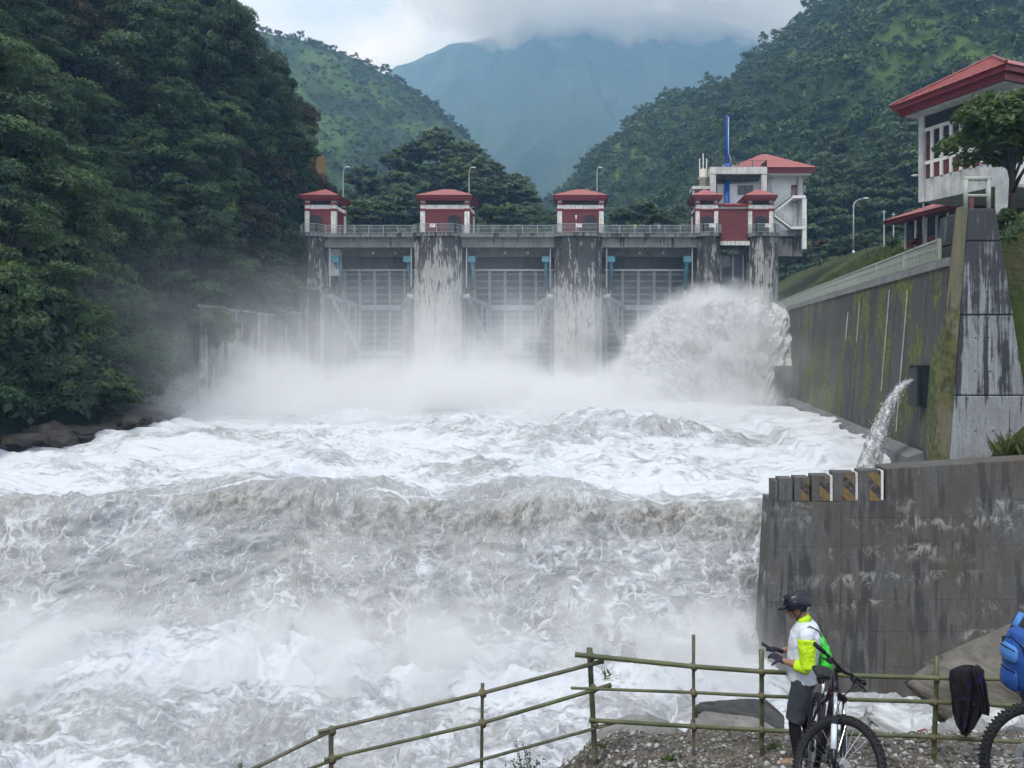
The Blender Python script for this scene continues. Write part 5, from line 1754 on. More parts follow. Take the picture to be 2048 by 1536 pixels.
def grass_blades(name, pos, hgt, seed, mat, label=None, spread=.35, width=.05):
    rr_ = np.random.default_rng(seed)
    n = len(pos)
    a = rr_.uniform(0, 6.28, n); hh_ = hgt * rr_.uniform(.5, 1.3, n)
    side = np.stack([np.cos(a), np.sin(a), 0 * a], -1) * (width * .5)
    lean = np.stack([np.cos(a + 1.3), np.sin(a + 1.3), 0 * a], -1) * (hh_ * spread * rr_.uniform(.3, 1.4, n))[:, None]
    up = np.array([0, 0, 1.]) * hh_[:, None]
    V = np.stack([pos - side, pos + side, pos + lean * .4 + up * .6 + side * .7, pos + lean + up], 1).reshape(-1, 3)
    T = np.repeat(np.clip(rr_.uniform(0, 1, n), 0, 1), 4)
    o = link(name, np_mesh(name, V, np.arange(n * 4).reshape(n, 4), mat, False, T))
    return tag(o, label, 'grass' if label else None, kind='stuff')


M['grass_blade'] = foliage('bank_grass_blades', (.045, .06, .016), (.11, .14, .035), trans=.25)
n = 26000
gx = rg.uniform(0, 26, n); gy = rg.uniform(60, 118, n)
gx = wall_x(gy) + 1.0 + gx
gz = ZC + plateau_z(gx, gy)
grass_blades('bank_grass', np.stack([gx, gy, gz], -1), .34, 5, M['grass_blade'], 'rough short grass on the bank beyond the basin wall', width=.16)
n = 500
px_ = rg.normal(0, .42, n)
gp = np.stack([X(2040, 31.2) + px_ * .8, 31.4 + rg.normal(0, .2, n), ZC - 4.85 + 0 * px_], -1)
grass_blades('crest_grass', gp, 1.0, 6, M['grass_blade'], 'tall grass tuft growing behind the bank wall parapet', .6, .05)

# dense bushes on the slope right of the buttress
n = 9000
ux_ = rg.uniform(19.6, 34, n); uy_ = rg.uniform(40.3, 52, n)
ux_ = np.maximum(ux_, wall_x(uy_) + 1.6)
uz_ = ZC + plateau_z(ux_, uy_)
uz_ = np.where(uy_ < 41.4, np.minimum(uz_, ZC - 6.0 + (ux_ - 20.5).clip(0, 30) * .9), uz_)
lump = np.clip(.5 + 1.1 * fbm(ux_ * .5, uy_ * .5, octaves=3, seed=97), .1, 1.3)
pos = np.stack([ux_, uy_, uz_ + rg.uniform(0, 1, n) * lump * 1.2], -1)
tag(scatter_leaves('slope_bushes', pos, unit(np.array([-.4, -.5, .7]) + .6 * rg.normal(size=pos.shape)), .36, .17, M['leaf_mid'], 14), 'dense green bushes on the slope right of the pale buttress', 'bushes')

# small white far houses on the mountainside
for px, py, d, l in ((1693, 243, 330, 'tiny white house high on the right mountainside'), (1838, 277, 300, 'tiny pale hut between the trees near the office roof')):
    h_ = thing('hillside_house', l, 'house', (X(px, d), d, Z(py, d) - 1.5))
    x, z = X(px, d), Z(py, d)
    MB(h_.location).box(x - 1.3, x + 1.3, d, d + 3, z - 1.5, z + .6).build('wall', M['white_wall'], h_)
    hip_roof(MB(h_.location), x - 1.6, x + 1.6, d - .3, d + 3.3, z + .604, z + 1.5, 1).build('roof', M['galv'], h_)

# ------------------------------------------------------------------ foreground: boulders, stones, bricks
def gz(x, y): return ZC + float(bank_z(np.array([float(x)]), np.array([float(y)]))[0])


def boulder_mesh(name, seed, sc, mat, rough=.3, flat=.0, sub=5):
    bm = bmesh.new()
    bmesh.ops.create_icosphere(bm, subdivisions=sub, radius=1)
    co = np.array([v.co[:] for v in bm.verts])
    f = 1 + rough * fbm(co[:, 0] * 1.1 + seed, co[:, 1] * 1.1, co[:, 2] * 1.1, 3, seed) + .13 * ridged(co[:, 0] * 2.6 + seed, co[:, 1] * 2.2, co[:, 2] * 3.8, 5, seed + 3, gain=.6) - .1
    # a few broken planes
    rr_ = np.random.default_rng(seed)
    out = co * f[:, None]
    for k in range(11):
        n_ = unit(rr_.normal(size=3)); dcut = rr_.uniform(.60, .88)
        over = np.clip(out @ n_ - dcut, 0, None)
        out = out - over[:, None] * n_ * .94
    out = out * np.array(sc)
    for v, c_ in zip(bm.verts, out):
        v.co = Vector(c_)
    me = bpy.data.meshes.new(name)
    bm.to_mesh(me); bm.free()
    me.polygons.foreach_set('use_smooth', [True] * len(me.polygons))
    me.materials.append(mat)
    return me


for i, (px, py, d, sc, mt, rz_, ry_, l) in enumerate((
        (2112, 1378, 10.9, (1.7, 1.2, 1.45), 'rock_tan', .3, .35, 'huge rounded grey boulder behind the fence below the bank wall'),
        (1492, 1452, 10.3, (.66, .5, .36), 'rock_dark', .2, .1, 'dark wet boulder at the water beyond the fence'),
        (1487, 1478, 9.45, (.58, .42, .26), 'rock', .1, .2, 'grey layered boulder lying before the dark wet one'),
        (1788, 1452, 9.7, (.33, .3, .26), 'rock_pale', .6, .4, 'pale veined boulder standing by the water'),
        (1840, 1468, 9.5, (.20, .22, .17), 'rock_pale', 1.6, -.2, 'small pale rock between the brick and the veined boulder'),
        (1716, 1470, 9.6, (.26, .25, .20), 'rock', 2.0, .2, 'small grey rock behind the bicycle wheel'),
        (1925, 1478, 9.1, (.50, .3, .17), 'rock', .4, .0, 'flat tan rock below the hanging jacket'),
        (1990, 1448, 10.0, (.45, .4, .22), 'rock_pale', .9, .1, 'low pale rock at the foot of the huge boulder'),
        (1285, 1528, 9.25, (1.05, .65, .42), 'rock', .1, -.12, 'broad sloping grey slab at the edge of the gravel bank'),
        (1765, 1500, 8.9, (.17, .12, .07), 'rock_pale', .3, .0, 'flat whitish stone beside the broken bricks'),
        (1905, 1500, 8.9, (.28, .2, .10), 'rock_dark', .3, .0, 'dark low stone under the hanging jacket'))):
    p = P(px, py, d)
    me = boulder_mesh('boulder', 11 + i * 7, sc, M[mt])
    o = link('boulder', me, None, p)
    o.rotation_euler = (0, ry_, rz_)
    tag(o, l, 'boulder')

# loose stones on the bank, pieces of brick
g = G('loose_stone')
at_ = g.attr('tint')
M['stone'] = g.surf(g.bsdf(g.ramp(at_, [(0, (.07, .06, .05)), (.35, (.16, .145, .125)), (.7, (.30, .29, .27)), (1, (.50, .50, .49))]), .8, g.bump(g.noise(g.pos(), 60, 4), .5, .01)))
octv = np.array([(1, 0, 0), (-1, 0, 0), (0, 1, 0), (0, -1, 0), (0, 0, 1), (0, 0, -1)], float)
octf = np.array([(0, 2, 4), (2, 1, 4), (1, 3, 4), (3, 0, 4), (2, 0, 5), (1, 2, 5), (3, 1, 5), (0, 3, 5)])
ns = 9000
sx = rg.uniform(-.6, 7.2, ns); sy = rg.uniform(6.9, 10.3, ns)
sz = ZC + bank_z(sx, sy)
sr = .012 + .03 * rg.uniform(0, 1, ns) ** 3.2
VV = (octv[None] * (1 + .35 * rg.normal(size=(ns, 6, 1)).clip(-1.5, 1.5)) * np.stack([sr * rg.uniform(.8, 1.9, ns), sr * rg.uniform(.7, 1.3, ns), sr * rg.uniform(.4, .8, ns)], -1)[:, None, :])
aa = rg.uniform(0, 6.28, ns)
ca, sa = np.cos(aa)[:, None], np.sin(aa)[:, None]
VV = np.stack([VV[..., 0] * ca - VV[..., 1] * sa, VV[..., 0] * sa + VV[..., 1] * ca, VV[..., 2]], -1) + np.stack([sx, sy, sz + sr * .2], -1)[:, None, :]
FF = (octf[None] + (np.arange(ns) * 6)[:, None, None]).reshape(-1, 3)
o = link('loose_stones', np_mesh('loose_stones', VV.reshape(-1, 3), FF, M['stone'], False, np.repeat(rg.uniform(0, 1, ns) ** 1.4, 6)))
tag(o, 'loose pale and brown stones strewn over the gravel bank', 'gravel', kind='stuff')
M['brick'] = plain('broken_red_brick', (.20, .065, .04), .85, var=.3, scale=9, bump=.6)
for px, py, d, rz_, s, l in ((1792, 1494, 9.0, .4, 1.0, 'broken red brick standing on end by the white stones'), (1806, 1512, 8.55, 1.2, 1.1, 'broken red brick lying flat on the gravel'), (1849, 1470, 9.2, .8, 1.2, 'broken red brick beside the fence post')):
    p = P(px, py, d)
    m = MB().box(-.10 * s, .09 * s, -.055, .055, -.04, .045)
    o = m.build('brick_fragment', M['brick'], None, bevel=.012, loc=p)
    o.rotation_euler = (.3, .25, rz_)
    tag(o, l, 'brick')

# ------------------------------------------------------------------ bamboo fence
g = G('green_bamboo')
pp = g.pos()
cb = g.mix(g.range(g.noise(pp, 2.2, 4), .3, .7), (.06, .072, .032), (.13, .14, .065))
cb = g.mix(g.range(g.noise(pp, 9, 5, .7), .58, .7, 0, .6), cb, (.20, .17, .10))
M['bamboo'] = g.surf(g.bsdf(cb, .4, g.bump(g.noise(pp, 30, 3), .2, .01)))
g = G('weathered_bamboo')
pp = g.pos()
M['bamboo_dry'] = g.surf(g.bsdf(g.mix(g.range(g.noise(pp, 4, 5, .7), .3, .7), (.055, .06, .035), (.15, .14, .085)), .6))
M['lash'] = plain('jute_lashing', (.14, .11, .06), .9, var=.3, scale=30)


def bamboo(pts, r0, r1):
    pts = [Vector(p) for p in pts]
    out, rad = [], []
    L = sum((b - a).length for a, b in zip(pts[:-1], pts[1:]))
    run = 0
    for a, b in zip(pts[:-1], pts[1:]):
        n = max(2, int((b - a).length / .29))
        for k in range(n):
            for f, q in ((0, 1.0), (.035, 1.16), (.07, 1.0)):
                t = (k + f) / n
                out.append(a.lerp(b, t)); rad.append(.84 * (r0 + (r1 - r0) * (run + t * (b - a).length) / L) * q)
        run += (b - a).length
    out.append(pts[-1]); rad.append(r1)
    return out, rad


fence = thing('bamboo_fence', 'rough green bamboo fence of lashed poles along the bank edge', 'fence', P(1387, 1500, 8.15))
fo = fence.location
PD_ = {480: 7.0, 662: 7.3, 965: 7.75, 1185: 8.15, 1387: 8.2, 1523: 8.15, 1870: 8.0, 2062: 7.9}


def fd(px): return float(np.interp(px, list(PD_), list(PD_.values())))


for px, pyt, lean, rr_ in ((480, 1528, 0, .022), (662, 1455, 2, .028), (965, 1367, -5, .02), (1179, 1297, 14, .034), (1387, 1270, 0, .021), (1523, 1300, 1, .031), (1874, 1311, -8, .030), (2075, 1320, 0, .03)):
    d = fd(px)
    top = P(px, pyt, d)
    bx_ = X(px + lean, d)
    zb = gz(bx_, d) - .25
    a, rd = bamboo([(bx_, d, zb), top], rr_ * 1.05, rr_ * .95)
    MB(fo).tube(a, rd, 10).build('post', M['bamboo'] if px > 1500 else M['bamboo_dry'], fence, True)
RAILS = [
    ([(1150, 1309), (1387, 1333), (1523, 1343), (1700, 1351), (1870, 1356), (2090, 1359)], .031, .026, 'bamboo'),
    ([(1142, 1376), (1387, 1385), (1523, 1392), (1700, 1399), (1870, 1404), (2090, 1414)], .017, .027, 'bamboo'),
    ([(1178, 1440), (1387, 1453), (1523, 1460), (1700, 1468), (1870, 1474), (2090, 1487)], .027, .024, 'bamboo'),
    ([(636, 1464), (965, 1386), (1207, 1322)], .020, .025, 'bamboo_dry'),
    ([(648, 1519), (965, 1446), (1222, 1370)], .018, .025, 'bamboo'),
    ([(860, 1548), (1185, 1458), (1236, 1443)], .018, .02, 'bamboo_dry'),
    ([(440, 1570), (665, 1460)], .022, .020, 'bamboo_dry'),
    ([(560, 1560), (684, 1513)], .018, .018, 'bamboo'),
]
for pts, r0, r1, mt in RAILS:
    a, rd = bamboo([P(px, py, fd(px) - .055) for px, py in pts], r0, r1)
    MB(fo).tube(a, rd, 10).build('rail', M[mt], fence, True)
for px, py in ((1183, 1312), (1187, 1376), (1190, 1448), (1387, 1333), (1387, 1385), (1387, 1453), (1523, 1343), (1523, 1392), (1523, 1460), (1872, 1356), (1869, 1404), (1865, 1474), (965, 1386), (965, 1446), (664, 1461), (664, 1518)):
    d = fd(px) - .03
    MB(fo).tube([P(px - 2, py - 4, d), P(px, py, d - .03), P(px + 2, py + 5, d)], [.032, .036, .032], 8).build('lashing', M['lash'], fence, True)
# bamboo leaf sprig left on one rail
V, Fc = leaf_quads(np.array([tuple(P(1208 + 3 * k, 1345 + 6 * (k % 3), 8.05)) for k in range(5)]), unit(rg.normal(size=(5, 3)) + np.array([0, -1, 0])), .13, .022, rg)
link('leaf_sprig', np_mesh('leaf_sprig', V - np.array(fo), Fc, M['leaf_bright'], False, np.ones(len(V)) * .7), fence)

# ------------------------------------------------------------------ jacket hung over the rail
g = G('purple_black_jacket_cloth')
pp = g.obj()
cj = g.mix(g.range(g.noise(pp, 3.2, 5, .6, .4), .54, .66), (.006, .006, .009), (.035, .011, .10))
M['jacket'] = g.surf(g.bsdf(cj, .85, g.bump(g.noise(pp, 25, 4), .3, .01)))
jt = thing('jacket', 'dark purple jacket hanging over the top bamboo rail', 'jacket', P(1938, 1345, 7.98))
jo = jt.location
nu, nv = 40, 44
jd = fd(1938) - .055


def jacket_sheet(lf, rt, top, bot, side, seed):
    u = np.linspace(0, 1, nu)[None, :]; v = np.linspace(0, 1, nv)[:, None]
    lp = np.interp(v[:, 0], [0, .3, .6, .85, 1], lf); rp = np.interp(v[:, 0], [0, .3, .6, .85, 1], rt)
    px = lp[:, None] + (rp - lp)[:, None] * u
    pyb = bot[0] + (bot[1] - bot[0]) * u
    py = top + (pyb - top) * v - 10 * np.sin(u * math.pi) * (v < .05)
    fold = .035 * np.sin(u * 17 + 2 * v + seed) * (.3 + v) + .03 * fbm(u * 4 + 0 * v, v * 2 + 0 * u, octaves=3, seed=seed)
    over = np.clip(1 - v * 14, 0, 1)
    d = jd - side * (.04 + .02 * v) * (1 - over) + fold * (1 - over)
    return np.stack([(px - PX0) * d / F_PX - jo.x, d - jo.y, ZC + (PY0 - py) * d / F_PX - jo.z + .035 * over ** .5], -1).reshape(-1, 3)


for nm, lf, rt, top, bot, side, sd in (('front_panel', [1899, 1902, 1904, 1912, 1924], [1962, 1968, 1966, 1950, 1932], 1348, (1468, 1474), 1, 1),
                                       ('back_panel', [1903, 1905, 1910, 1916, 1920], [1968, 1974, 1970, 1960, 1950], 1348, (1440, 1446), -1, 4),
                                       ('sleeve', [1942, 1950, 1958, 1962, 1964], [1966, 1974, 1977, 1980, 1978], 1346, (1428, 1432), 1.7, 7)):
    V = jacket_sheet(lf, rt, top, bot, side, sd)
    o = link(nm, np_mesh(nm, V, grid_faces(nv, nu), M['jacket'], True), jt)
    s_ = o.modifiers.new('thick', 'SOLIDIFY'); s_.thickness = .012


# ------------------------------------------------------------------ bicycle
M['tyre'] = plain('black_tyre_rubber', (.014, .014, .016), .8, var=.25, scale=20, bump=.3)
M['frame_black'] = plain('dark_purple_black_frame_paint', (.018, .013, .026), .3, .2, var=.2)
M['chrome'] = plain('silver_fork_stanchion', (.62, .64, .66), .18, .9, var=.05)
M['decal'] = plain('white_fork_decal', (.62, .68, .74), .4, 0, var=.1)
M['fork_black'] = plain('black_fork_paint', (.012, .012, .016), .35, .1, var=.2)
M['saddle'] = plain('black_saddle_cover', (.012, .012, .014), .5, var=.2, bump=.2)
M['red_part'] = plain('red_anodised_ring', (.35, .02, .03), .3, .5)
RW, WBASE = .362, 1.13


def wheel_parts(root, center, axis_m, par_name='wheel', knobs=72, disc=True, tr=.029):
    """wheel = tyre with knobs (part), rim, spokes, hub and disc as sub-parts; built in the xz plane then moved by axis_m"""
    M4 = axis_m
    m = MB()
    seg, ms = 56, 10
    vv, fs = [], []
    for i in range(seg):
        a = 2 * math.pi * i / seg
        for k in range(ms):
            b = 2 * math.pi * k / ms
            rr_ = RW - tr + tr * math.cos(b)
            vv.append((rr_ * math.cos(a), tr * .95 * math.sin(b), rr_ * math.sin(a)))
    for i in range(seg):
        for k in range(ms):
            fs.append((i * ms + k, i * ms + (k + 1) % ms, ((i + 1) % seg) * ms + (k + 1) % ms, ((i + 1) % seg) * ms + k))
    m.add(vv, fs)
    for i in range(knobs):
        a = 2 * math.pi * i / knobs
        for y in ((-.016, .016) if i % 2 else (-.025, .0, .025)):
            rr_ = RW - (.0015 if abs(y) < .02 else .010)
            c = Vector((rr_ * math.cos(a), y, rr_ * math.sin(a)))
            t_ = Vector((-math.sin(a), 0, math.cos(a)))
            m.beam(c - t_ * .0075, c + t_ * .0075, .012, .014, up=(math.cos(a), 0, math.sin(a)))
    ty = m.xform(M4).build(par_name, M['tyre'], root, True)
    m = MB()
    prof = [(.300, -.013), (.318, -.014), (.320, .014), (.300, .013)]
    vv, fs = [], []
    for i in range(48):
        a = 2 * math.pi * i / 48
        vv += [(r_ * math.cos(a), y, r_ * math.sin(a)) for r_, y in prof]
        j = ((i + 1) % 48) * 4
        fs += [(i * 4 + k, i * 4 + (k + 1) % 4, j + (k + 1) % 4, j + k) for k in range(4)]
    m.add(vv, fs).xform(M4).build('rim', M['fork_black'], root, True).parent = ty
    m = MB()
    for i in range(28):
        a = 2 * math.pi * i / 28
        b = a + (.5 if i % 4 < 2 else -.5)
        y = .028 if i % 2 else -.028
        m.tube([(.026 * math.cos(b), y, .026 * math.sin(b)), (.302 * math.cos(a), 0, .302 * math.sin(a))], .0016, 5)
    tag(m.xform(M4).build('spokes', M['chrome'], root), kind='stuff').parent = ty
    MB().lathe([(.014, -.05), (.03, -.034), (.018, -.02), (.018, .02), (.03, .034), (.014, .05)], (0, 0, 0), 14, (0, 1, 0)).xform(M4).build('hub', M['fork_black'], root, True).parent = ty
    if disc:
        MB().lathe([(.045, -.0012), (.08, -.0012), (.08, .0012), (.045, .0012)], (0, .042, 0), 28, (0, 1, 0)).xform(M4).build('brake_disc', M['galv'], root).parent = ty
    return ty


def bicycle(label, loc, heading, pitch, lean, steer):
    """heading: direction the frame points to (radians from +x); parts are built in the frame's own axes"""
    t = thing('mountain_bicycle', label, 'bicycle', loc)
    base = Matrix.Rotation(heading, 4, 'Z') @ Matrix.Rotation(-pitch, 4, 'Y') @ Matrix.Rotation(lean, 4, 'X')
    hub_r, hub_f = Vector((0, 0, RW)), Vector((WBASE, 0, RW))
    ax_d = Vector((-math.cos(R(67)), 0, math.sin(R(67))))
    ax_p = hub_f - Vector((math.sin(R(67)), 0, math.cos(R(67)))) * .044
    S = Matrix.Translation(ax_p) @ Matrix.Rotation(steer, 4, ax_d) @ Matrix.Translation(-ax_p)
    st = base @ S
    A = lambda tt: ax_p + ax_d * tt
    bb = Vector((.43, 0, .325)); stop = Vector((.265, 0, .745))

    def tb(name, pts, rad, mat, mx=base, par=None, seg=10):
        o = MB().tube(pts, rad, seg).xform(mx).build(name, mat, t, True)
        if par: o.parent = par
        return o
    fr_ = tb('frame', [A(.60), Vector((.50, 0, .74)), stop - Vector((-.02, 0, .06))], [.024, .020, .018], M['frame_black'])
    tb('down_tube', [A(.545), Vector((.72, 0, .60)), bb], [.030, .031, .029], M['frame_black'], par=fr_)
    tb('seat_tube', [bb, stop], .019, M['frame_black'], par=fr_)
    tb('head_tube', [A(.525), A(.655)], [.030, .028], M['frame_black'], par=fr_)
    for s in (-1, 1):
        tb('chain_stay', [bb + Vector((-.03, s * .035, 0)), hub_r + Vector((0, s * .066, 0))], [.014, .011], M['frame_black'], par=fr_)
        tb('seat_stay', [stop + Vector((.02, s * .02, -.07)), hub_r + Vector((0, s * .066, 0))], [.011, .009], M['frame_black'], par=fr_)
    tb('seat_post', [stop - Vector((0, 0, .03)), stop + Vector((-.055, 0, .14))], .0145, M['chrome'])
    sd = MB()
    n = 14
    vv = []
    for i in range(n):
        f = i / (n - 1)
        x = stop.x - .20 + .27 * f
        w = .074 * (1 - f) ** .8 + .018 + .012 * math.sin(f * 3.1)
        z = stop.z + .165 + .018 * math.cos(f * 5) - .01 * f
        for k in range(10):
            a = 2 * math.pi * k / 10
            vv.append((x, w * math.cos(a), z + (.03 if math.sin(a) > 0 else .045) * math.sin(a) * (1 - .5 * f)))
    sd.add(vv, [(i * 10 + k, i * 10 + (k + 1) % 10, (i + 1) * 10 + (k + 1) % 10, (i + 1) * 10 + k) for i in range(n - 1) for k in range(10)] + [tuple(range(9, -1, -1)), tuple(range((n - 1) * 10, n * 10))])
    so = sd.xform(base).build('saddle', M['saddle'], t, True)
    MB().sphere((stop.x - .19, 0, stop.z + .10), (.07, .045, .04), 12, 8).xform(base).build('saddle_bag', M['black_plastic'], t, True).parent = so
    # cranks
    MB().lathe([(.03, -.004), (.085, -.003), (.088, 0), (.085, .003), (.03, .004)], bb + Vector((0, -.05, 0)), 28, (0, 1, 0)).xform(base).build('chainring', M['galv'], t)
    for s, a in ((-1, .6), (1, .6 + math.pi)):
        e = bb + Vector((.17 * math.cos(a), s * .085, .17 * math.sin(a)))
        c = tb('crank', [bb + Vector((0, s * .065, 0)), e], [.013, .011], M['fork_black'])
        MB().box(e.x - .045, e.x + .045, min(e.y, e.y + s * .09), max(e.y, e.y + s * .09), e.z - .01, e.z + .012).xform(base).build('pedal', M['black_plastic'], t).parent = c
    MB().lathe([(.02, -.02), (.05, -.015), (.055, .0), (.035, .018)], hub_r + Vector((0, -.045, 0)), 20, (0, 1, 0)).xform(base).build('cassette', M['galv'], t)
    tb('derailleur', [hub_r + Vector((0, -.055, -.03)), hub_r + Vector((-.01, -.055, -.11)), hub_r + Vector((.03, -.055, -.16))], [.014, .012, .014], M['black_plastic'])
    wheel_parts(t, None, base @ Matrix.Translation(hub_r), 'rear_wheel')
    # steering unit: fork, bars, front wheel
    cr = A(.50) + Vector((0, 0, 0))
    off = hub_f - A(0)
    fk = MB().beam(cr + off - Vector((0, .075, 0)), cr + off + Vector((0, .075, 0)), .05, .045).xform(st).build('fork', M['fork_black'], t, bevel=.012)
    tb('steerer', [A(.49), A(.70)], .017, M['fork_black'], st, fk)
    tb('crown_ring', [A(.512), A(.522)], .033, M['red_part'], st, fk)
    for s in (-1, 1):
        y = Vector((0, s * .066, 0))
        tb('stanchion', [cr + off + y, A(.30) + off + y], .0165, M['chrome'], st, fk)
        tb('lower_leg', [A(.33) + off + y, A(.05) + off + y, hub_f + y * .98], [.0235, .022, .016], M['fork_black'], st, fk)
        MB().tube([A(.27) + off + y + y * .10, A(.10) + off + y + y * .10], .0225, 10).xform(st).build('decal', M['decal'], t, True).parent = fk
    tb('brace', [A(.30) + off - Vector((0, .066, 0)), A(.37) + off + Vector((.035, 0, 0)), A(.30) + off + Vector((0, .066, 0))], .012, M['fork_black'], st, fk)
    hb_c = A(.71) + Vector((.055, 0, .01))
    tb('stem', [A(.70), hb_c], [.021, .019], M['fork_black'], st)
    hb = tb('handlebar', [hb_c + Vector((-.03, -.385, .035)), hb_c + Vector((-.005, -.16, .022)), hb_c + Vector((0, -.04, 0)), hb_c + Vector((0, .04, 0)), hb_c + Vector((-.005, .16, .022)), hb_c + Vector((-.03, .385, .035))], [.011, .012, .0155, .0155, .012, .011], M['fork_black'], st)
    for s in (-1, 1):
        tb('grip', [hb_c + Vector((-.0215, s * .262, .029)), hb_c + Vector((-.0305, s * .395, .0355))], .0175, M['tyre'], st, hb, 12)
        tb('brake_lever', [hb_c + Vector((.01, s * .20, .0)), hb_c + Vector((.055, s * .24, -.02)), hb_c + Vector((.04, s * .34, -.025))], [.012, .008, .006], M['fork_black'], st, hb)
        MB().box(hb_c.x - .02, hb_c.x + .02, hb_c.y + s * .19 - .025, hb_c.y + s * .19 + .025, hb_c.z - .02, hb_c.z + .03).xform(st).build('clamp', M['black_plastic'], t, bevel=.008).parent = hb
        tb('cable', [hb_c + Vector((.03, s * .19, 0)), hb_c + Vector((.14, s * .12, .02)), hb_c + Vector((.15, s * .02, -.06)), hb_c + Vector((.07, -s * .02, -.22)), A(.36) + Vector((.03, s * .03, 0))], .0035, M['black_plastic'], st, None, 6)
    wheel_parts(t, None, st @ Matrix.Translation(hub_f), 'front_wheel')
    return t


by = 6.55
bx1 = 1.87
bicycle('black mountain bicycle with knobbly tyres parked behind the neon sleeved cyclist', (bx1, by, gz(bx1, by) - .01), math.atan2(-1.0, -.16), R(17.5), R(-8), R(52))
by2 = 5.25
b2x = X(2064, by2)
bicycle('dark mountain bicycle standing beside the person with the blue backpack', (b2x, by2, gz(b2x, by2) - .005), R(6), 0.0, R(-3), R(4))


# ------------------------------------------------------------------ people
M['skin'] = plain('warm_skin', (.30, .16, .10), .5, var=.12, scale=12)
M['hair'] = plain('black_hair', (.010, .009, .009), .6, var=.3, scale=40)
M['shirt_white'] = plain('white_jersey_cloth', (.62, .65, .70), .8, var=.07, scale=2.6, bump=.9)
M['neon'] = plain('neon_yellow_green_cloth', (.48, .74, .012), .7, var=.16, scale=3.2, bump=1.0)
M['neon_green'] = plain('bright_green_nylon', (.06, .62, .06), .5, var=.2, scale=9, bump=.3)
M['shorts'] = plain('slate_grey_shorts_cloth', (.040, .046, .058), .85, var=.15, scale=9, bump=.2)
M['legging'] = plain('black_legging_cloth', (.008, .008, .010), .8, var=.2)
M['shoe'] = plain('tan_suede_shoe', (.27, .17, .12), .8, var=.2, scale=20)
M['sole'] = plain('dark_shoe_sole', (.05, .035, .03), .8)
M['glove'] = plain('dark_navy_glove', (.014, .013, .026), .7, var=.3)
M['helmet'] = plain('matt_navy_black_helmet', (.012, .014, .024), .35, var=.15, scale=4)
M['jeans'] = plain('blue_denim', (.045, .075, .115), .85, var=.25, scale=8, bump=.2)
M['tee'] = plain('dark_tee_cloth', (.03, .03, .04), .85, var=.15)
M['pack_blue'] = plain('blue_backpack_nylon', (.018, .075, .30), .55, var=.25, scale=6, bump=.25)
M['pack_light'] = plain('light_blue_pack_panel', (.06, .19, .47), .5, var=.2, scale=6)


def remesh(o, vox, smooth=6):
    r_ = o.modifiers.new('join', 'REMESH')
    r_.mode = 'VOXEL'; r_.voxel_size = vox; r_.use_smooth_shade = True
    s_ = o.modifiers.new('soften', 'SMOOTH')
    s_.iterations = smooth; s_.factor = .5
    return o


def wrinkle(o, strength, size):
    tx = bpy.data.textures.new('wrinkle', 'CLOUDS')
    tx.noise_scale = size
    d_ = o.modifiers.new('wrinkle', 'DISPLACE')
    d_.texture = tx; d_.strength = strength; d_.mid_level = .5
    return o


def finger(m, base, d, up, lens, r0, curl):
    pts = [base]
    v = d.normalized(); ax = v.cross(up).normalized()
    for i, l in enumerate(lens):
        v = Matrix.Rotation(curl[i], 3, ax) @ v
        pts.append(pts[-1] + v * l)
    m.tube(pts, [r0, r0 * .95, r0 * .9, r0 * .75][:len(pts)], 7)


def hand(m, wrist, d, palm_n, side, grow=0.0, curl=.55):
    """palm and five fingers; d: direction of the fingers, palm_n: out of the back of the hand, side: +1 thumb on that side"""
    d = d.normalized(); n = palm_n.normalized(); s = d.cross(n).normalized() * side
    pc = wrist + d * .05
    m.tube([wrist - d * .02, wrist + d * .02, wrist + d * .055, wrist + d * .09], [(.030 + grow, .022 + grow), (.036 + grow, .018 + grow), (.042 + grow, .017 + grow), (.040 + grow, .014 + grow)], 10, up=tuple(n))
    for k, (o_, L) in enumerate(((.030, .072), (.011, .082), (-.009, .077), (-.028, .060))):
        b = wrist + d * .085 + s * o_
        finger(m, b, d, n, (L * .45, L * .32, L * .26), .0088 + grow * .6, (-curl * .5, -curl, -curl * .8))
    b = wrist + d * .03 + s * .034
    finger(m, b, (d * .6 + s * .75 - n * .3), n, (.034, .030, .026), .0105 + grow * .6, (-.1, -.3, -.3))


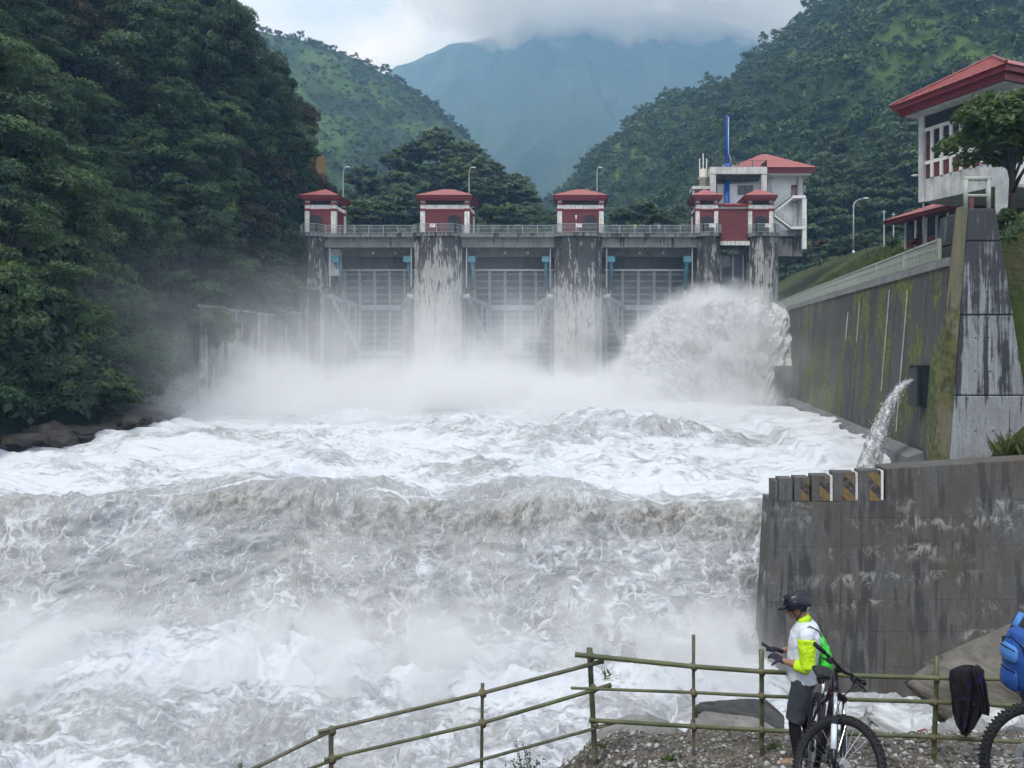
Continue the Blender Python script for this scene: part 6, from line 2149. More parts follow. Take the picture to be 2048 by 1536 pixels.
def body_mesh(m, J, hands=True, s=1.0):
    V3 = Vector
    m.tube([V3(p) for p in J['torso_c']], J['torso_r'], 16)
    hc = V3(J['head'])
    fw = V3(J['look'])
    up = V3((0, 0, 1)) - fw * fw.z; up.normalize()
    sd = up.cross(fw)
    m.tube([V3(J['torso_c'][-1]) - V3((0, 0, .05)), hc - up * .06 - fw * .02], [.060, .055], 12)
    rot = Matrix((fw, sd, up)).transposed().to_4x4()
    h = MB().sphere((0, 0, 0), (.098, .076, .118), 18, 14)
    h.sphere((.035, 0, -.06), (.058, .056, .058), 14, 10)          # jaw
    h.sphere((.092, 0, -.095 + .012), (.02, .024, .018), 10, 8)      # chin
    h.tube([(.088, 0, .02), (.108, 0, -.012), (.112, 0, -.028), (.092, 0, -.036)], [.010, .013, .016, .010], 8)   # nose
    h.sphere((.094, 0, -.058), (.012, .024, .010), 8, 6)             # mouth
    for q in (-1, 1):
        h.sphere((-.005, q * .078, -.012), (.020, .010, .030), 8, 6)   # ear
        h.sphere((.078, q * .033, .012), (.018, .020, .012), 8, 6)     # brow / eye
    h.xform(Matrix.Translation(hc) @ rot)
    m.add([V3(v) for v in h.v], h.f)
    for q in ('L', 'R'):
        sh, el, wr = (V3(J[k + q]) for k in ('shoulder', 'elbow', 'wrist'))
        m.tube([sh, sh.lerp(el, .4), el], [.056, .050, .041], 10)
        m.tube([el, el.lerp(wr, .35), wr], [.042, .041, .027], 10)
        if hands:
            hand(m, wr, V3(J['hand' + q]), V3(J['back' + q]), J['thumb' + q])
        hp, kn, an = (V3(J[k + q]) for k in ('hip', 'knee', 'ankle'))
        m.tube([hp, hp.lerp(kn, .45), kn], [.095, .080, .056], 12)
        m.tube([kn, kn.lerp(an, .3), an], [.056, .056, .036], 12)
        toe = V3(J['toe' + q])
        m.tube([an + V3((0, 0, .03)), an - V3((0, 0, .03)), an.lerp(toe, .5) - V3((0, 0, .02)), toe], [.040, .043, .040, .026], 10)
    return rot, hc


def base_pose():
    return dict(
        torso_c=[(0, 0, .86), (0, 0, .95), (-.005, 0, 1.08), (-.02, 0, 1.22), (-.03, 0, 1.33), (-.025, 0, 1.41), (-.01, 0, 1.47)],
        torso_r=[(.115, .165), (.118, .168), (.115, .152), (.125, .168), (.122, .185), (.095, .165), (.062, .075)],
        head=(.065, 0, 1.60), look=(.91, 0, -.42),
        shoulderL=(-.02, .185, 1.385), elbowL=(-.03, .25, 1.075), wristL=(.205, .125, 1.085), handL=(.88, -.30, .32), backL=(-.25, .35, .90), thumbL=-1,
        shoulderR=(-.02, -.185, 1.385), elbowR=(.0, -.245, 1.085), wristR=(.215, -.09, 1.10), handR=(.88, .25, .32), backR=(-.25, -.25, .93), thumbR=1,
        hipL=(0, .092, .88), kneeL=(.09, .10, .49), ankleL=(.06, .105, .085), toeL=(.21, .12, .035),
        hipR=(0, -.092, .88), kneeR=(-.01, -.10, .49), ankleR=(-.12, -.105, .085), toeR=(.03, -.125, .035))


def person_root(label, loc, rot, s):
    t = thing('person', label, 'person', loc, rot)
    t.scale = (s, s, s)
    return t


def limb(name, pts, rad, mat, root, vox=.012, wr=None, seg=14):
    o = remesh(MB().tube(pts, rad, seg).build(name, mat, root, True), vox, 3)
    if wr: wrinkle(o, *wr)
    return o


def dress_cyclist():
    J = base_pose()
    px_, d = 1606, 7.75
    x = X(px_, d)
    rot = R(168)
    s = .985
    zf = gz(x, d)
    t = person_root('cyclist in white jersey with neon sleeves looking down at a phone', (x, d, zf), rot, s)
    V3 = Vector
    m = MB()
    hrot, hc = body_mesh(m, J)
    remesh(m.build('body', M['skin'], t, True), .0065, 4)
    # jersey
    m = MB()
    m.tube([(0, 0, .87)] + J['torso_c'][1:], [(.165, .20), (.165, .196), (.162, .19), (.165, .198), (.155, .208), (.118, .182), (.074, .086)], 20)
    for q in (-1, 1):
        m.sphere((-.02, q * .175, 1.365), (.085, .085, .085), 12, 8)
    j = remesh(m.build('jersey', M['shirt_white'], t, True), .011, 6)
    wrinkle(j, .022, .11)
    MB().tube([(-.018, 0, 1.455), (-.004, 0, 1.485), (.008, 0, 1.51)], [(.078, .088), (.071, .077), (.066, .070)], 16).build('collar', M['neon'], t, True)
    for q in ('L', 'R'):
        sh, el, wr = (V3(J[k + q]) for k in ('shoulder', 'elbow', 'wrist'))
        m = MB().tube([sh.lerp(el, .14), sh.lerp(el, .3), sh.lerp(el, .7), el], [.088, .086, .078, .072], 14)
        m.tube([el, el.lerp(wr, .25), el.lerp(wr, .5)], [.063, .062, .052], 14)
        wrinkle(remesh(m.build('sleeve', M['neon'], t, True), .009, 4), .022, .07)
        # glove on the hand
        m = MB()
        hand(m, wr, V3(J['hand' + q]), V3(J['back' + q]), J['thumb' + q], .004)
        remesh(m.build('glove', M['glove'], t, True), .005, 2)
    m = MB()
    m.tube([(0, 0, .98), (0, 0, .90), (0, 0, .80)], [(.128, .178), (.140, .190), (.12, .17)], 18)
    for q in ('L', 'R'):
        hp, kn = V3(J['hip' + q]), V3(J['knee' + q])
        m.tube([hp + V3((0, 0, .03)), hp.lerp(kn, .35), hp.lerp(kn, .75), hp.lerp(kn, 1.02)], [.112, .108, .098, .094], 14)
    wrinkle(remesh(m.build('shorts', M['shorts'], t, True), .012, 5), .022, .08)
    for q in ('L', 'R'):
        kn, an = V3(J['knee' + q]), V3(J['ankle' + q])
        limb('legging', [V3(J['hip' + q]).lerp(kn, .8), kn, kn.lerp(an, .3), kn.lerp(an, .72), an + V3((0, 0, .02))], [.070, .064, .064, .048, .043], M['legging'], t)
        toe = V3(J['toe' + q])
        f = (toe - an); f.z = 0; f.normalize()
        b = V3((an.x, an.y, 0))
        m = MB().tube([an + V3((0, 0, .05)), an - V3((0, 0, .02)), b + f * .03 + V3((0, 0, .055))], [.050, .056, .054], 12)
        m.tube([b - f * .065 + V3((0, 0, .05)), b + f * .02 + V3((0, 0, .055)), b + f * .11 + V3((0, 0, .045)), b + f * .18 + V3((0, 0, .035))], [.038, .048, .046, .030], 12)
        sh_ = remesh(m.build('shoe', M['shoe'], t, True), .008, 3)
        m = MB().tube([b - f * .085 + V3((0, 0, .012)), b + f * .03 + V3((0, 0, .012)), b + f * .12 + V3((0, 0, .012)), b + f * .2 + V3((0, 0, .016))], [(.034, .013), (.042, .014), (.050, .013), (.026, .010)], 12, up=(0, 0, 1))
        m.build('sole', M['sole'], t, True).parent = sh_
    # short hair, glasses, helmet
    Hm = Matrix.Translation(hc) @ hrot
    MB().sphere((-.022, 0, .012), (.090, .080, .108), 16, 12).xform(Hm).build('hair', M['hair'], t, True)
    gl = MB()
    for q in (-1, 1):
        gl.sphere((.092, q * .034, .008), (.014, .034, .021), 10, 8)
        gl.tube([(.085, q * .066, .014), (.0, q * .083, .012)], .005, 6)
    gl.xform(Hm).build('sunglasses', M['glass'], t, True)
    hv, hf = [], []
    nr, nsg = 16, 48
    for i in range(nr + 1):
        ph = (math.pi * .56) * i / nr
        for k in range(nsg):
            th = 2 * math.pi * k / nsg
            dx = math.sin(ph) * math.cos(th); dy = math.sin(ph) * math.sin(th); dz = math.cos(ph)
            y_ = dy
            groove = max(0, math.cos(y_ * 15.0)) ** 2                  # lengthwise ribs
            vent = groove * max(0, math.sin((dx + .25) * 9)) ** .5 if math.sin((dx + .25) * 9) > 0 else 0
            f = 1.0 - .10 * vent * (1 if .25 < ph < 1.45 else 0) + .015 * math.cos(y_ * 15)
            tail = .02 * max(0, -dx) * (1 if dz < .5 else .4)
            hv.append(((.130 * dx - tail) * f - .008, .100 * dy * f, .022 + .132 * dz * f - .03 * max(0, -dx) * (ph / 1.7)))
    for i in range(nr):
        for k in range(nsg):
            hf.append((i * nsg + k, (i + 1) * nsg + k, (i + 1) * nsg + (k + 1) % nsg, i * nsg + (k + 1) % nsg))
    ho = MB().add(hv, hf).xform(Hm).build('helmet', M['helmet'], t, True)
    ho.modifiers.new('thick', 'SOLIDIFY').thickness = .012
    # vents as dark slots proud of the shell floor
    for y_, xs_ in ((0, (-.06, .0, .06)), (.045, (-.07, -.01, .05)), (-.045, (-.07, -.01, .05)), (.078, (-.05, .02)), (-.078, (-.05, .02))):
        for xv in xs_:
            zz = .022 + .132 * math.sqrt(max(0, 1 - (xv / .130) ** 2 - (y_ / .100) ** 2)) - .006
            MB().sphere((xv, y_ * 1.0, zz), (.026, .009, .010), 10, 6).xform(Hm).build('vent', M['shadow_void'], t, True).parent = ho
    vz = MB()
    nvz = 11
    vv = []
    for z_ in (0, .009):
        for i in range(nvz):
            a = -1.15 + 2.3 * i / (nvz - 1)
            vv.append((.112 * math.cos(a) + .005, .092 * math.sin(a), .056 + z_ + .004 * math.cos(a)))
            vv.append((.112 * math.cos(a) + .075 * math.cos(a * .8) + .004, .066 * math.sin(a), .030 + z_ + .004 * math.cos(a * 1.3)))
    fs = []
    for i in range(nvz - 1):
        a0, b0 = i * 2, nvz * 2 + i * 2
        fs += [(a0, a0 + 1, a0 + 3, a0 + 2), (b0, b0 + 2, b0 + 3, b0 + 1), (a0 + 1, b0 + 1, b0 + 3, a0 + 3), (a0, a0 + 2, b0 + 2, b0)]
    fs += [(0, nvz * 2, nvz * 2 + 1, 1), (nvz * 2 - 2, nvz * 2 - 1, nvz * 4 - 1, nvz * 4 - 2)]
    vz.add(vv, fs).xform(Hm).build('visor', M['helmet'], t, True).parent = ho
    for q in (-1, 1):
        for xs_ in (.055, -.05):
            MB().tube([(xs_, q * .088, .03), (xs_ * .55 + .01, q * .082, -.055), (.045, q * .04, -.118), (.06, 0, -.128)], .006, 6).xform(Hm).build('chin_strap', M['black_plastic'], t).parent = ho
    Tm = Matrix.Translation((x, d, zf)) @ Matrix.Rotation(rot, 4, 'Z') @ Matrix.Scale(s, 4)
    # phone held in both hands
    ph = thing('phone', 'dark smartphone held by the cyclist in both gloved hands', 'phone', Tm @ V3((.345, .02, 1.165)), rot)
    pm = Matrix.Rotation(R(-28), 4, 'Y')
    MB().box(-.078, .078, -.037, .037, -.005, .004).xform(pm).build('case', M['black_plastic'], ph, bevel=.004)
    MB().box(-.070, .070, -.033, .033, .0042, .0052).xform(pm).build('screen', M['glass'], ph)
    # drawstring bag on his back
    bg = thing('drawstring_bag', 'bright green drawstring bag on the back of the cyclist', 'bag', Tm @ V3((-.19, 0, 1.0)), rot)
    inv = bg.matrix_basis.inverted() if False else (Matrix.Rotation(-rot, 4, 'Z') @ Matrix.Translation(-(Tm @ V3((-.19, 0, 1.0)))))
    L2 = inv @ Tm
    m = MB().tube([(-.165, 0, 1.335), (-.178, 0, 1.29), (-.205, 0, 1.18), (-.225, 0, 1.08), (-.215, 0, .99), (-.18, 0, .945)], [(.012, .06), (.03, .10), (.052, .135), (.066, .15), (.06, .145), (.03, .11)], 18)
    o = remesh(m.xform(L2).build('pouch', M['neon_green'], bg, True), .010, 3)
    wrinkle(o, .035, .05)
    for q in (-1, 1):
        MB().tube([(-.18, q * .05, 1.33), (-.15, q * .10, 1.40), (-.06, q * .135, 1.455), (.04, q * .14, 1.40), (.06, q * .16, 1.2), (-.06, q * .17, 1.06), (-.2, q * .15, .99)], .006, 6).xform(L2).build('cord', M['glove'], bg, True)
    # printed marks on the pouch (too small to read in the picture)
    for k in range(5):
        MB().box(-.012, .012, -.001, .001, -.012, .012).xform(L2 @ Matrix.Translation((-.262 + .012 * k, .088 + .018 * (k % 2), 1.05 - .02 * (k % 3))) @ Matrix.Rotation(.9, 4, 'Z')).build('print_mark', M['glove'], bg)
    return t


dress_cyclist()


def dress_walker():
    J = base_pose()
    J.update(head=(.03, 0, 1.61), look=(.98, 0, -.17), elbowL=(-.06, .24, 1.09), wristL=(.10, .25, .90), handL=(.5, 0, -.86), backL=(.2, .97, .1),
             elbowR=(-.06, -.24, 1.09), wristR=(.10, -.25, .90), handR=(.5, 0, -.86), backR=(.2, -.97, .1))
    d = 6.25
    x = X(2076, d)
    zf = gz(x, d)
    t = person_root('person in blue jeans wearing a blue backpack', (x, d, zf), R(8), .93)
    V3 = Vector
    m = MB()
    hrot, hc = body_mesh(m, J)
    remesh(m.build('body', M['skin'], t, True), .008, 4)
    m = MB().tube([(0, 0, .87)] + J['torso_c'][1:], [(.138, .190), (.138, .184), (.136, .175), (.144, .188), (.140, .205), (.11, .182), (.074, .086)], 20)
    for q in ('L', 'R'):
        sh, el = V3(J['shoulder' + q]), V3(J['elbow' + q])
        m.tube([sh + V3((0, 0, .02)), sh.lerp(el, .7)], [.076, .066], 14)
    wrinkle(remesh(m.build('tee_shirt', M['tee'], t, True), .012, 5), .02, .07)
    m = MB().tube([(0, 0, .97), (0, 0, .90), (0, 0, .80)], [(.128, .176), (.138, .186), (.12, .168)], 18)
    for q in ('L', 'R'):
        hp, kn, an = (V3(J[k + q]) for k in ('hip', 'knee', 'ankle'))
        m.tube([hp + V3((0, 0, .03)), hp.lerp(kn, .5), kn, kn.lerp(an, .5), an], [.108, .096, .078, .072, .066], 14)
    wrinkle(remesh(m.build('jeans', M['jeans'], t, True), .012, 4), .02, .07)
    for q in ('L', 'R'):
        an, toe = V3(J['ankle' + q]), V3(J['toe' + q])
        f = (toe - an); f.z = 0; f.normalize()
        b = V3((an.x, an.y, 0))
        m = MB().tube([b - f * .07 + V3((0, 0, .045)), b + f * .02 + V3((0, 0, .055)), b + f * .12 + V3((0, 0, .04)), b + f * .19 + V3((0, 0, .03))], [.04, .05, .046, .03], 12)
        remesh(m.build('shoe', M['black_plastic'], t, True), .009, 3)
    Hm = Matrix.Translation(hc) @ hrot
    MB().sphere((-.018, 0, .022), (.100, .088, .112), 16, 12).xform(Hm).build('hair', M['hair'], t, True)
    # backpack
    Tm = Matrix.Translation((x, d, zf)) @ Matrix.Rotation(R(8), 4, 'Z')
    bl = Tm @ V3((-.2, 0, .80))
    bp = thing('backpack', 'blue backpack with front pockets worn by the person in jeans', 'backpack', bl, R(8))
    T2 = Matrix.Translation((.2, 0, -.92))
    rb = MB().tube([(-.17, 0, .95), (-.18, 0, 1.0), (-.185, 0, 1.1), (-.185, 0, 1.2), (-.18, 0, 1.30), (-.165, 0, 1.38), (-.14, 0, 1.43)], [(.05, .11), (.075, .135), (.085, .145), (.085, .148), (.075, .14), (.052, .115), (.02, .07)], 24)
    rb = remesh(rb.xform(T2).build('main_pouch', M['pack_blue'], bp, True), .010, 4)
    for z0, z1, nm in ((.95, 1.14, 'lower_pocket'), (1.17, 1.31, 'upper_pocket')):
        zs_ = [z0 + (z1 - z0) * q for q in (0, .15, .4, .7, .9, 1)]
        m = MB().tube([(-.25 - .008 * math.sin(k_), 0, q) for k_, q in enumerate(zs_)], [(.015, .07), (.032, .098), (.04, .106), (.038, .10), (.026, .085), (.01, .06)], 20)
        pk_ = remesh(m.xform(T2).build(nm, M['pack_blue'] if z0 < 1 else M['pack_light'], bp, True), .009, 3)
        MB().tube([(-.27, -.085, z1 - .03), (-.288, 0, z1 - .02), (-.27, .085, z1 - .03)], .005, 6).xform(T2).build('zip', M['black_plastic'], bp).parent = pk_
    MB().tube([(-.20, -.147, 1.16), (-.225, -.12, 1.32), (-.228, 0, 1.36), (-.225, .12, 1.32), (-.20, .147, 1.16)], .008, 6).xform(T2).build('zip', M['black_plastic'], bp)
    for q in (-1, 1):
        MB().tube([(-.15, q * .08, 1.42), (-.05, q * .125, 1.50), (.07, q * .135, 1.44), (.13, q * .14, 1.30), (.08, q * .185, 1.12), (-.12, q * .18, 1.0)], [(.030, .008)] * 6, 8).xform(T2).build('strap', M['pack_light'], bp, True)


dress_walker()

# walkers on the bridge, a few pixels high
JS = base_pose()
JS.update(look=(.99, 0, -.12), head=(.03, 0, 1.61), elbowL=(-.06, .24, 1.09), wristL=(.10, .25, .90), handL=(.5, 0, -.86), backL=(.2, .97, .1), elbowR=(-.06, -.24, 1.09), wristR=(.10, -.25, .90), handR=(.5, 0, -.86), backR=(.2, -.97, .1))
mb_ = MB()
body_mesh(mb_, JS, hands=False)
small_body = mb_.mesh('walker_body', M['skin'], True)
sh_m = MB().tube([(0, 0, .86)] + JS['torso_c'][1:], [(.15, .20), (.148, .19), (.145, .19), (.15, .20), (.145, .215), (.115, .19), (.076, .088)], 12)
for q in ('L', 'R'):
    sh_m.tube([JS['shoulder' + q], JS['elbow' + q]], [.075, .062], 8)
tr_m = MB().tube([(0, 0, .98), (0, 0, .78)], [(.135, .182), (.12, .17)], 12)
for q in ('L', 'R'):
    tr_m.tube([JS['hip' + q], JS['knee' + q], JS['ankle' + q]], [.105, .08, .062], 8)
hr_m = MB().sphere((.01, 0, 1.635), (.108, .09, .115), 10, 8)
for i, (px, col, l) in enumerate(((1233, (.04, .08, .25), 'person in dark blue shirt walking behind the bridge railing'), (1270, (.42, .33, .05), 'person in yellow shirt walking behind the bridge railing'), (1288, (.05, .12, .33), 'person in bright blue shirt walking behind the bridge railing'), (1318, (.30, .32, .34), 'person in pale grey shirt walking behind the bridge railing'))):
    t = thing('person', l, 'person', (X(px, DF + 2.2), DF + 2.2, DK - .02), R(20 + 70 * i))
    link('body', small_body, t)
    sh_m.build('shirt', plain('walker_shirt', col, .8), t, True)
    tr_m.build('trousers', M['jeans'] if i % 2 else M['shorts'], t, True)
    hr_m.build('hair', M['hair'], t, True)

# ------------------------------------------------------------------ weeds on the bank
for px, py, d, n_, h_, l in ((1058, 1560, 7.9, 240, .20, 'low green weed clump at the lower edge of the gravel'), (1192, 1500, 8.3, 60, .10, 'tiny weed beside the leaning fence post'), (1545, 1508, 8.3, 70, .07, 'tiny weed in front of the shoe'), (1340, 1528, 8.0, 60, .06, 'sparse weed patch on the gravel')):
    x = X(px, d)
    z = max(gz(x, d), Z(py, d)) if px > 1100 else Z(py, d)
    t = thing('weed', l, 'weed', (x, d, z))
    q = np.stack([rg.normal(0, h_ * .55, n_), rg.normal(0, h_ * .5, n_), np.abs(rg.normal(0, h_ * .35, n_))], -1)
    V, Fc = leaf_quads(q, unit(rg.normal(size=(n_, 3)) + np.array([0, -.3, .8])), .055, .02, rg)
    link('leaves', np_mesh('weed_leaves', V, Fc, M['leaf_bright'], False, rg.uniform(0, 1, len(V))), t)
t = thing('seeding_weed', 'thin dark seeding weed stalks at the lower edge of the gravel', 'weed', P(1050, 1545, 7.85))
wo = t.location
for k in range(9):
    a = Vector(wo) + Vector((rg.normal(0, .03), rg.normal(0, .03), -.05))
    b = a + Vector((rg.normal(0, .07), rg.normal(0, .05), rg.uniform(.25, .42)))
    st_ = MB(wo).tube([a, a.lerp(b, .5) + Vector((.01, 0, 0)), b], [.004, .003, .002], 5).build('stalk', M['bamboo_dry'], t)
    V, Fc = leaf_quads(np.array([tuple(a.lerp(b, rg.uniform(.45, 1.0)) - wo + Vector((rg.normal(0, .012), 0, 0))) for _ in range(12)]), unit(rg.normal(size=(12, 3))), .022, .012, rg)
    o = tag(link('seed_head', np_mesh('seed_head', V, Fc, M['bark']), t), kind='stuff')
    o.parent = st_

# ------------------------------------------------------------------ surging water
def lumpy_material():
    g = G('surging_white_water')
    p = g.pos()
    n1 = g.noise(g.map(p, (1, 1, .8), (0, 0, 0), (0, .35, 0)), .9, 8, .68, .5)
    n2 = g.noise(p, 3.4, 7, .7)
    f = g.range(g.math('ADD', g.math('MULTIPLY', n1, .6), g.math('MULTIPLY', n2, .45)), .42, .62)
    c = g.mix(f, (.42, .415, .40), (.76, .77, .78))
    return g.surf(g.bsdf(c, .8, g.bump(g.math('ADD', n1, n2), .9, .35), spec=.2))


M['surge'] = lumpy_material()
M['drop'] = plain('white_droplets', (.80, .82, .84), .6, var=.05)


def droplets(name, pos, rad, label, parent=None, org=(0, 0, 0)):
    n = len(pos)
    V = octv[None] * rad[:, None, None] * (1 + .4 * rg.normal(size=(n, 6, 1)).clip(-1, 1)) + pos[:, None, :] - np.array(org)
    Fc = (octf[None] + (np.arange(n) * 6)[:, None, None]).reshape(-1, 3)
    o = link(name, np_mesh(name, V.reshape(-1, 3), Fc, M['drop'], True), parent)
    return tag(o, label, 'spray' if label else None, kind='stuff')


def surge_dome():
    cx, cd = X(1440, 92), 93.0
    nu, nv = 420, 220
    th = np.linspace(0, math.pi, nu)[None, :]                 # from right foot over the crest to the left foot
    v = np.linspace(-1, 1, nv)[:, None]                        # downstream .. upstream
    prof = np.sqrt(np.clip(1 - np.abs(v) ** 2.4, 0, 1))
    ex = np.sign(np.cos(th)) * np.abs(np.cos(th)) ** .85
    ez = np.sin(th) ** .72
    x = cx + 11.6 * ex * (.35 + .65 * prof) + .9 * np.sin(th) + 0 * v
    y = cd - 7.5 * -v + 1.6 * np.sin(th) + 0 * th
    z = ZC - 7.6 + 12.1 * ez * prof ** .8
    nx, ny, nz_ = np.cos(th) * prof + 0 * v, v + 0 * th, np.sin(th) * (.4 + .6 * prof) + 0 * v
    ln = np.sqrt(nx ** 2 + ny ** 2 + nz_ ** 2) + 1e-6
    sx_, sz_ = x * .93 + z * .2, z
    arcs = np.sqrt((x - cx) ** 2 + (z - ZC + 9) ** 2)
    wv = .5 * fbm(x * .22, y * .22, z * .22, 3, 431)
    streak_ = ridged(th * 3.2 + wv, arcs * .16 + wv, y * .3, 5, 421, gain=.6)
    h = .42 * streak_ + .75 * ridged(sx_ * .28, y * .28, sz_ * .28, 5, 401, gain=.56) + .35 * fbm(sx_ * 1.1, y * 1.1, sz_ * 1.1, 4, 411) - .55
    x = x + nx / ln * h; y = y + ny / ln * h; z = z + nz_ / ln * h
    A = np.stack([x, y, z], -1)
    o = link('water_surge', np_mesh('water_surge', A.reshape(-1, 3), grid_faces(nv, nu), M['surge'], True))
    tag(o, 'huge white surge of water bursting from the sluice bay', 'water', kind='stuff')
    # spray along its crest
    nd_ = 12000
    i = rg.integers(int(nv * .2), int(nv * .8), nd_); j = rg.integers(int(nu * .02), int(nu * .98), nd_)
    p = A[i, j] + np.stack([nx[i, j], ny[i, j], nz_[i, j]], -1) * np.abs(rg.normal(0, .38, (nd_, 1))) * rg.uniform(.3, 2, (nd_, 1)) + rg.normal(0, .15, (nd_, 3))
    droplets('surge_spray', p, (.014 + .04 * rg.uniform(0, 1, nd_) ** 4), 'flying white drops along the crest of the huge surge')


surge_dome()


def outlet_jet():
    """arc of water shot from the drain flap"""
    a = Vector((fx - .45, 42.2, ZC - 1.95)); L = []
    nu, nv = 60, 90
    t = np.linspace(0, 1, nv)[:, None]; u = np.linspace(0, 2 * math.pi, nu)[None, :]
    cxx = a.x - 3.0 * t; cyy = a.y - 1.2 * t; czz = a.z + .2 * t - 5.3 * t ** 1.9
    w = .15 + .40 * t; dpt = .25 + .4 * t
    n = ridged(u * 1.6 / math.pi * 3 + 0 * t, t * 2.2 + 0 * u, octaves=4, seed=88) * .10 + fbm(np.cos(u) * 3 + 0 * t, np.sin(u) * 3 + 0 * t, t * 16 + 0 * u, 3, 89) * .12
    x = cxx + (w * (.75 + n * (1 + 2 * t))) * np.cos(u); y = cyy + (dpt * (.8 + n)) * np.sin(u); z = czz + (w * .45 * (.8 + n * 1.5)) * np.cos(u)
    A = np.stack([x, y, z], -1)
    tt = thing('water_jet', 'arching jet of grey water spouting from the drain flap', 'water jet', (fx - .4, 42.2, ZC - 6))
    link('jet', np_mesh('jet', (A - np.array(tt.location)).reshape(-1, 3), grid_faces(nv, nu)[:, ::-1], M['jet'], True), tt)
    i = rg.integers(6, nv, 2600); j = rg.integers(0, nu, 2600)
    p = A[i, j] + rg.normal(0, .13, (2600, 3)) * (.25 + 1.2 * i[:, None] / nv)
    o = droplets('jet_drops', p, .007 + .022 * rg.uniform(0, 1, 2600) ** 3, None, tt, tt.location)


g = G('silty_jet_water')
pp = g.pos()
nj = g.noise(g.map(pp, (2.2, 2.2, .9), (0, 0, 0), (0, .6, 0)), 1.6, 7, .7, .4)
jb = g.bsdf(g.mix(g.range(nj, .42, .6), (.25, .245, .235), (.66, .67, .68)), .4, g.bump(nj, .8, .1))
jt_ = g.node('ShaderNodeBsdfTransparent')
jm_ = g.node('ShaderNodeMixShader')
g.put(jm_.inputs[0], g.range(g.noise(g.map(pp, (3.2, 3.2, 1.6), (3, 1, 2), (0, .6, 0)), 1.8, 6, .7), .40, .56, .25, 1))
g.t.links.new(jt_.outputs[0], jm_.inputs[1]); g.t.links.new(jb, jm_.inputs[2])
M['jet'] = g.surf(jm_.outputs[0])
outlet_jet()

# spray thrown up where the fall strikes the tail water
n = 5200
bx_ = rg.uniform(-27, 7.0, n)
bd_ = 29.2 + rg.normal(0, 1.1, n) + 1.6 * vnoise(bx_ * .11, bx_ * 0 + 3.3, seed=4)
bh_ = np.abs(rg.normal(0, .5, n)) * (.6 + 1.2 * np.clip(vnoise(bx_ * .3, bx_ * 0 + 2, seed=9), 0, 1))
droplets('fall_spray', np.stack([bx_, bd_, ZC - 12.1 + bh_], -1), .006 + .018 * rg.uniform(0, 1, n) ** 3, 'fine white drops over the foot of the fall')


# ------------------------------------------------------------------ mist, low cloud and haze (real volumes)
def mist_box(name, lo, hi, label, build):
    c = [(a + b) / 2 for a, b in zip(lo, hi)]
    m = MB(c).box(lo[0], hi[0], lo[1], hi[1], lo[2], hi[2])
    g = G(name + '_air')
    dens = build(g)
    v = g.node('ShaderNodeVolumePrincipled')
    v.inputs['Color'].default_value = (.985, .99, 1.0, 1)
    v.inputs['Absorption Color'].default_value = (1, 1, 1, 1)
    v.inputs['Anisotropy'].default_value = 0.0
    g.put(v.inputs['Density'], dens)
    g.t.links.new(v.outputs[0], g.out.inputs['Volume'])
    o = m.build(name, g.m, None, loc=c)
    return tag(o, label, 'mist', kind='stuff')


def edges(g, s, lo, hi, soft):
    out = None
    for ax in range(3):
        if soft[ax] is None: continue
        a = g.range(s[ax], lo[ax], lo[ax] + soft[ax][0]) if soft[ax][0] else None
        b = g.range(s[ax], hi[ax] - soft[ax][1], hi[ax], 1, 0) if soft[ax][1] else None
        for q in (a, b):
            if q is not None:
                out = q if out is None else g.math('MULTIPLY', out, q)
    return out


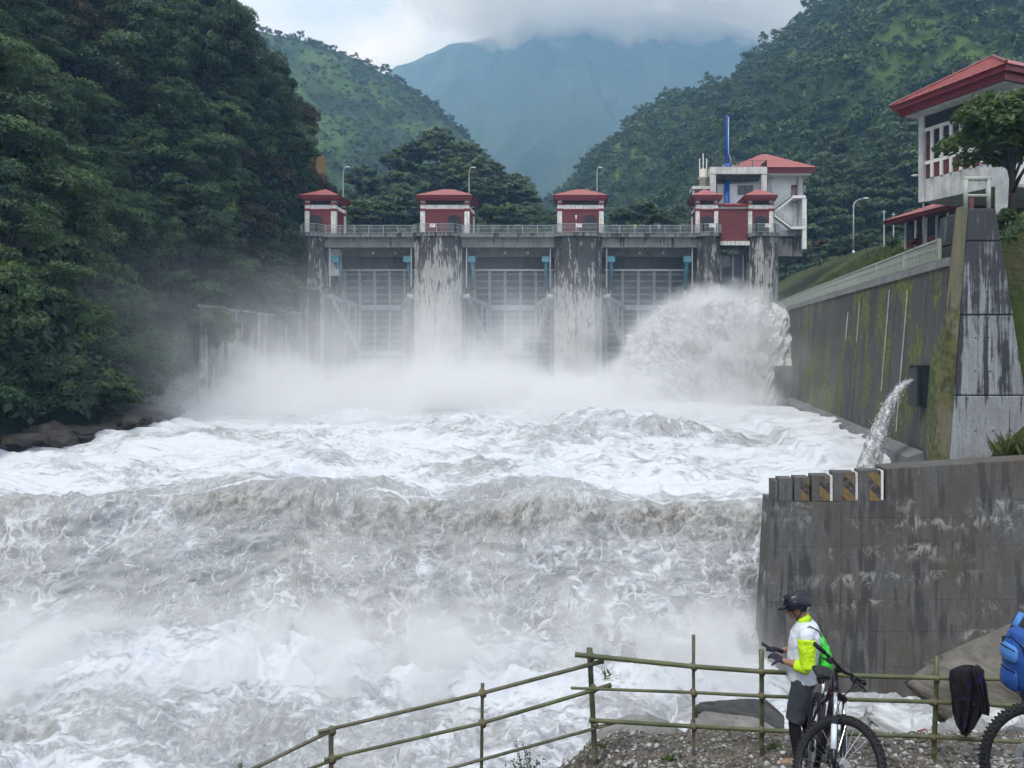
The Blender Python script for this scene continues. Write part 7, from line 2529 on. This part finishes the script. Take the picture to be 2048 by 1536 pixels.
def basin(g):
    lo, hi = BLO, BHI
    p = g.pos(); s = g.sep(p)
    n = g.noise(g.map(p, (1, 1, 1.2)), .075, 4, .62, .9)
    fine = g.noise(p, .4, 2, .6)
    k = g.math('ADD', g.math('MULTIPLY', n, .75), g.math('MULTIPLY', fine, .25))
    lift = g.math('MULTIPLY', g.math('SUBTRACT', g.noise(g.map(p, (1, 1, .15)), .055, 3, .6, .6), .5), 17.0)
    zl = g.math('SUBTRACT', s[2], lift)
    hgt = g.range(s[2], ZC - 7, ZC + 2.2, 1, 0)
    hgt = g.math('MULTIPLY', hgt, hgt)
    plume = g.math('MULTIPLY', g.range(s[2], ZC - 6, ZC + 10, 1, 0), .07)
    core = g.math('MULTIPLY', g.range(g.math('ADD', k, g.range(zl, ZC - 6.5, ZC + 3, .1, -.12, False)), .50, .62), g.range(zl, ZC - 7, ZC + 4.0, 1, 0))
    # thick near the falling water of the middle bays, thinner towards the left bank
    wide = g.math('MULTIPLY', g.range(s[0], -46, -18, .35, 1.0), g.range(s[0], 3, 11, 1.0, .45))
    wide = g.math('MULTIPLY', wide, g.range(s[1], 58, 72, 0, 1))
    d = g.math('ADD', g.math('MULTIPLY', core, .20), g.math('MULTIPLY', g.math('MULTIPLY', plume, g.range(k, .40, .58)), .6))
    d = g.math('MULTIPLY', d, wide)
    d = g.math('ADD', d, g.math('MULTIPLY', g.math('MULTIPLY', g.range(s[2], ZC - 6, ZC + 13, 1, 0), g.range(n, .34, .62, .25, 1)), g.range(s[0], -20, 6, .012, .001)))
    # torn fringe of the surge
    rel = g.vmath('DIVIDE', g.vmath('SUBTRACT', p, (X(1432, 92) + .5, 93.5, ZC - 7.6)), (12.2, 9.0, 13.6))
    lenn = g.node('ShaderNodeVectorMath', operation='LENGTH')
    g.put(lenn.inputs[0], rel)
    rag = fine
    fringe = g.math('MULTIPLY', g.range(g.math('ADD', lenn.outputs['Value'], g.math('MULTIPLY', rag, .5)), 1.44, 1.12), .40)
    d = g.math('ADD', d, fringe)
    # column of spray climbing in front of the middle gate
    colx = g.math('ADD', s[0], g.math('MULTIPLY', g.math('SUBTRACT', n, .5), 12.0))
    colm = g.math('MULTIPLY', g.range(g.math('ABSOLUTE', g.math('ADD', colx, 9.6)), 0.4, 4.6, 1, 0), g.math('MULTIPLY', g.range(s[1], 96, 102), g.range(s[2], ZC - 4, ZC + 9, 1, 0)))
    d = g.math('ADD', d, g.math('MULTIPLY', g.math('MULTIPLY', colm, g.range(k, .40, .58)), .22))
    return g.math('MULTIPLY', d, edges(g, s, lo, hi, ((12, 4), (10, 1.5), (0, 5))))


BLO, BHI = (-62, 55, ZC - 8.5), (24, 109, ZC + 13)
mb1 = mist_box('basin_mist', BLO, BHI, 'white spray mist hanging over the stilling basin before the gates', basin)


def foot(g):
    lo, hi = (-32, 24.5, ZC - 13.2), (8, 32.2, ZC - 8.2)
    p = g.pos(); s = g.sep(p)
    n = g.noise(p, .30, 5, .6, .6)
    h = g.range(s[2], ZC - 12.6, ZC - 8.3, 1, 0)
    h = g.math('MULTIPLY', h, h)
    bank = g.range(g.noise(g.map(p, (1, .2, .1)), .16, 3, .5), .40, .60, .15, 1.0)
    d = g.math('MULTIPLY', g.math('MULTIPLY', g.range(n, .42, .62), h), g.math('MULTIPLY', bank, 2.2))
    return g.math('MULTIPLY', d, edges(g, s, lo, hi, ((4, 2), (2.6, 1.2), (0, 1.0))))


mb2 = mist_box('fall_mist', (-32, 24.5, ZC - 13.2), (8, 32.2, ZC - 8.2), 'white spray mist along the foot of the falling river', foot)

# even bluish air over the whole valley
lo, hi = (-1700, -40, ZC - 26), (1900, 4300, ZC + 1060)
c = [(a + b) / 2 for a, b in zip(lo, hi)]
g = G('valley_air')
v = g.node('ShaderNodeVolumePrincipled')
v.inputs['Color'].default_value = (.34, .62, 1.0, 1)
v.inputs['Absorption Color'].default_value = (1, 1, 1, 1)
v.inputs['Density'].default_value = .00040
v.inputs['Anisotropy'].default_value = .1
g.t.links.new(v.outputs[0], g.out.inputs['Volume'])
hz = MB(c).box(lo[0], hi[0], lo[1], hi[1], lo[2], hi[2]).build('haze', g.m, None, loc=c)
tag(hz, kind='stuff')


# low cloud wrapped round the top of the far mountain
def summit(g):
    lo, hi = SLO, SHI
    p = g.pos(); s = g.sep(p)
    n = g.noise(g.map(p, (1, .7, 1.5)), .0042, 6, .58, .35)
    h = g.range(s[2], ZC + 730, ZC + 900, -.16, .26, False)
    side = g.range(s[0], X(830, 2050), X(1010, 2050), -.22, 0.0, False)
    k = g.range(g.math('ADD', g.math('ADD', n, h), side), .48, .56)
    return g.math('MULTIPLY', g.math('MULTIPLY', k, .0085), edges(g, s, lo, hi, ((120, 120), (80, 80), (40, 30))))


SLO, SHI = (X(760, 2050), 1650, ZC + 690), (X(1720, 2050), 2290, ZC + 1050)
mb3 = mist_box('mountain_cloud', SLO, SHI, 'white low cloud wrapped round the top of the far mountain', summit)
[n_ for n_ in mb3.data.materials[0].node_tree.nodes if n_.type == 'PRINCIPLED_VOLUME'][0].inputs['Anisotropy'].default_value = -.3
for q_, st_ in ((mb1, .36), (mb2, .5), (mb3, .35)):
    q_.data.materials[0].cycles.volume_step_rate = st_ if hasattr(q_.data.materials[0].cycles, 'volume_step_rate') else 1
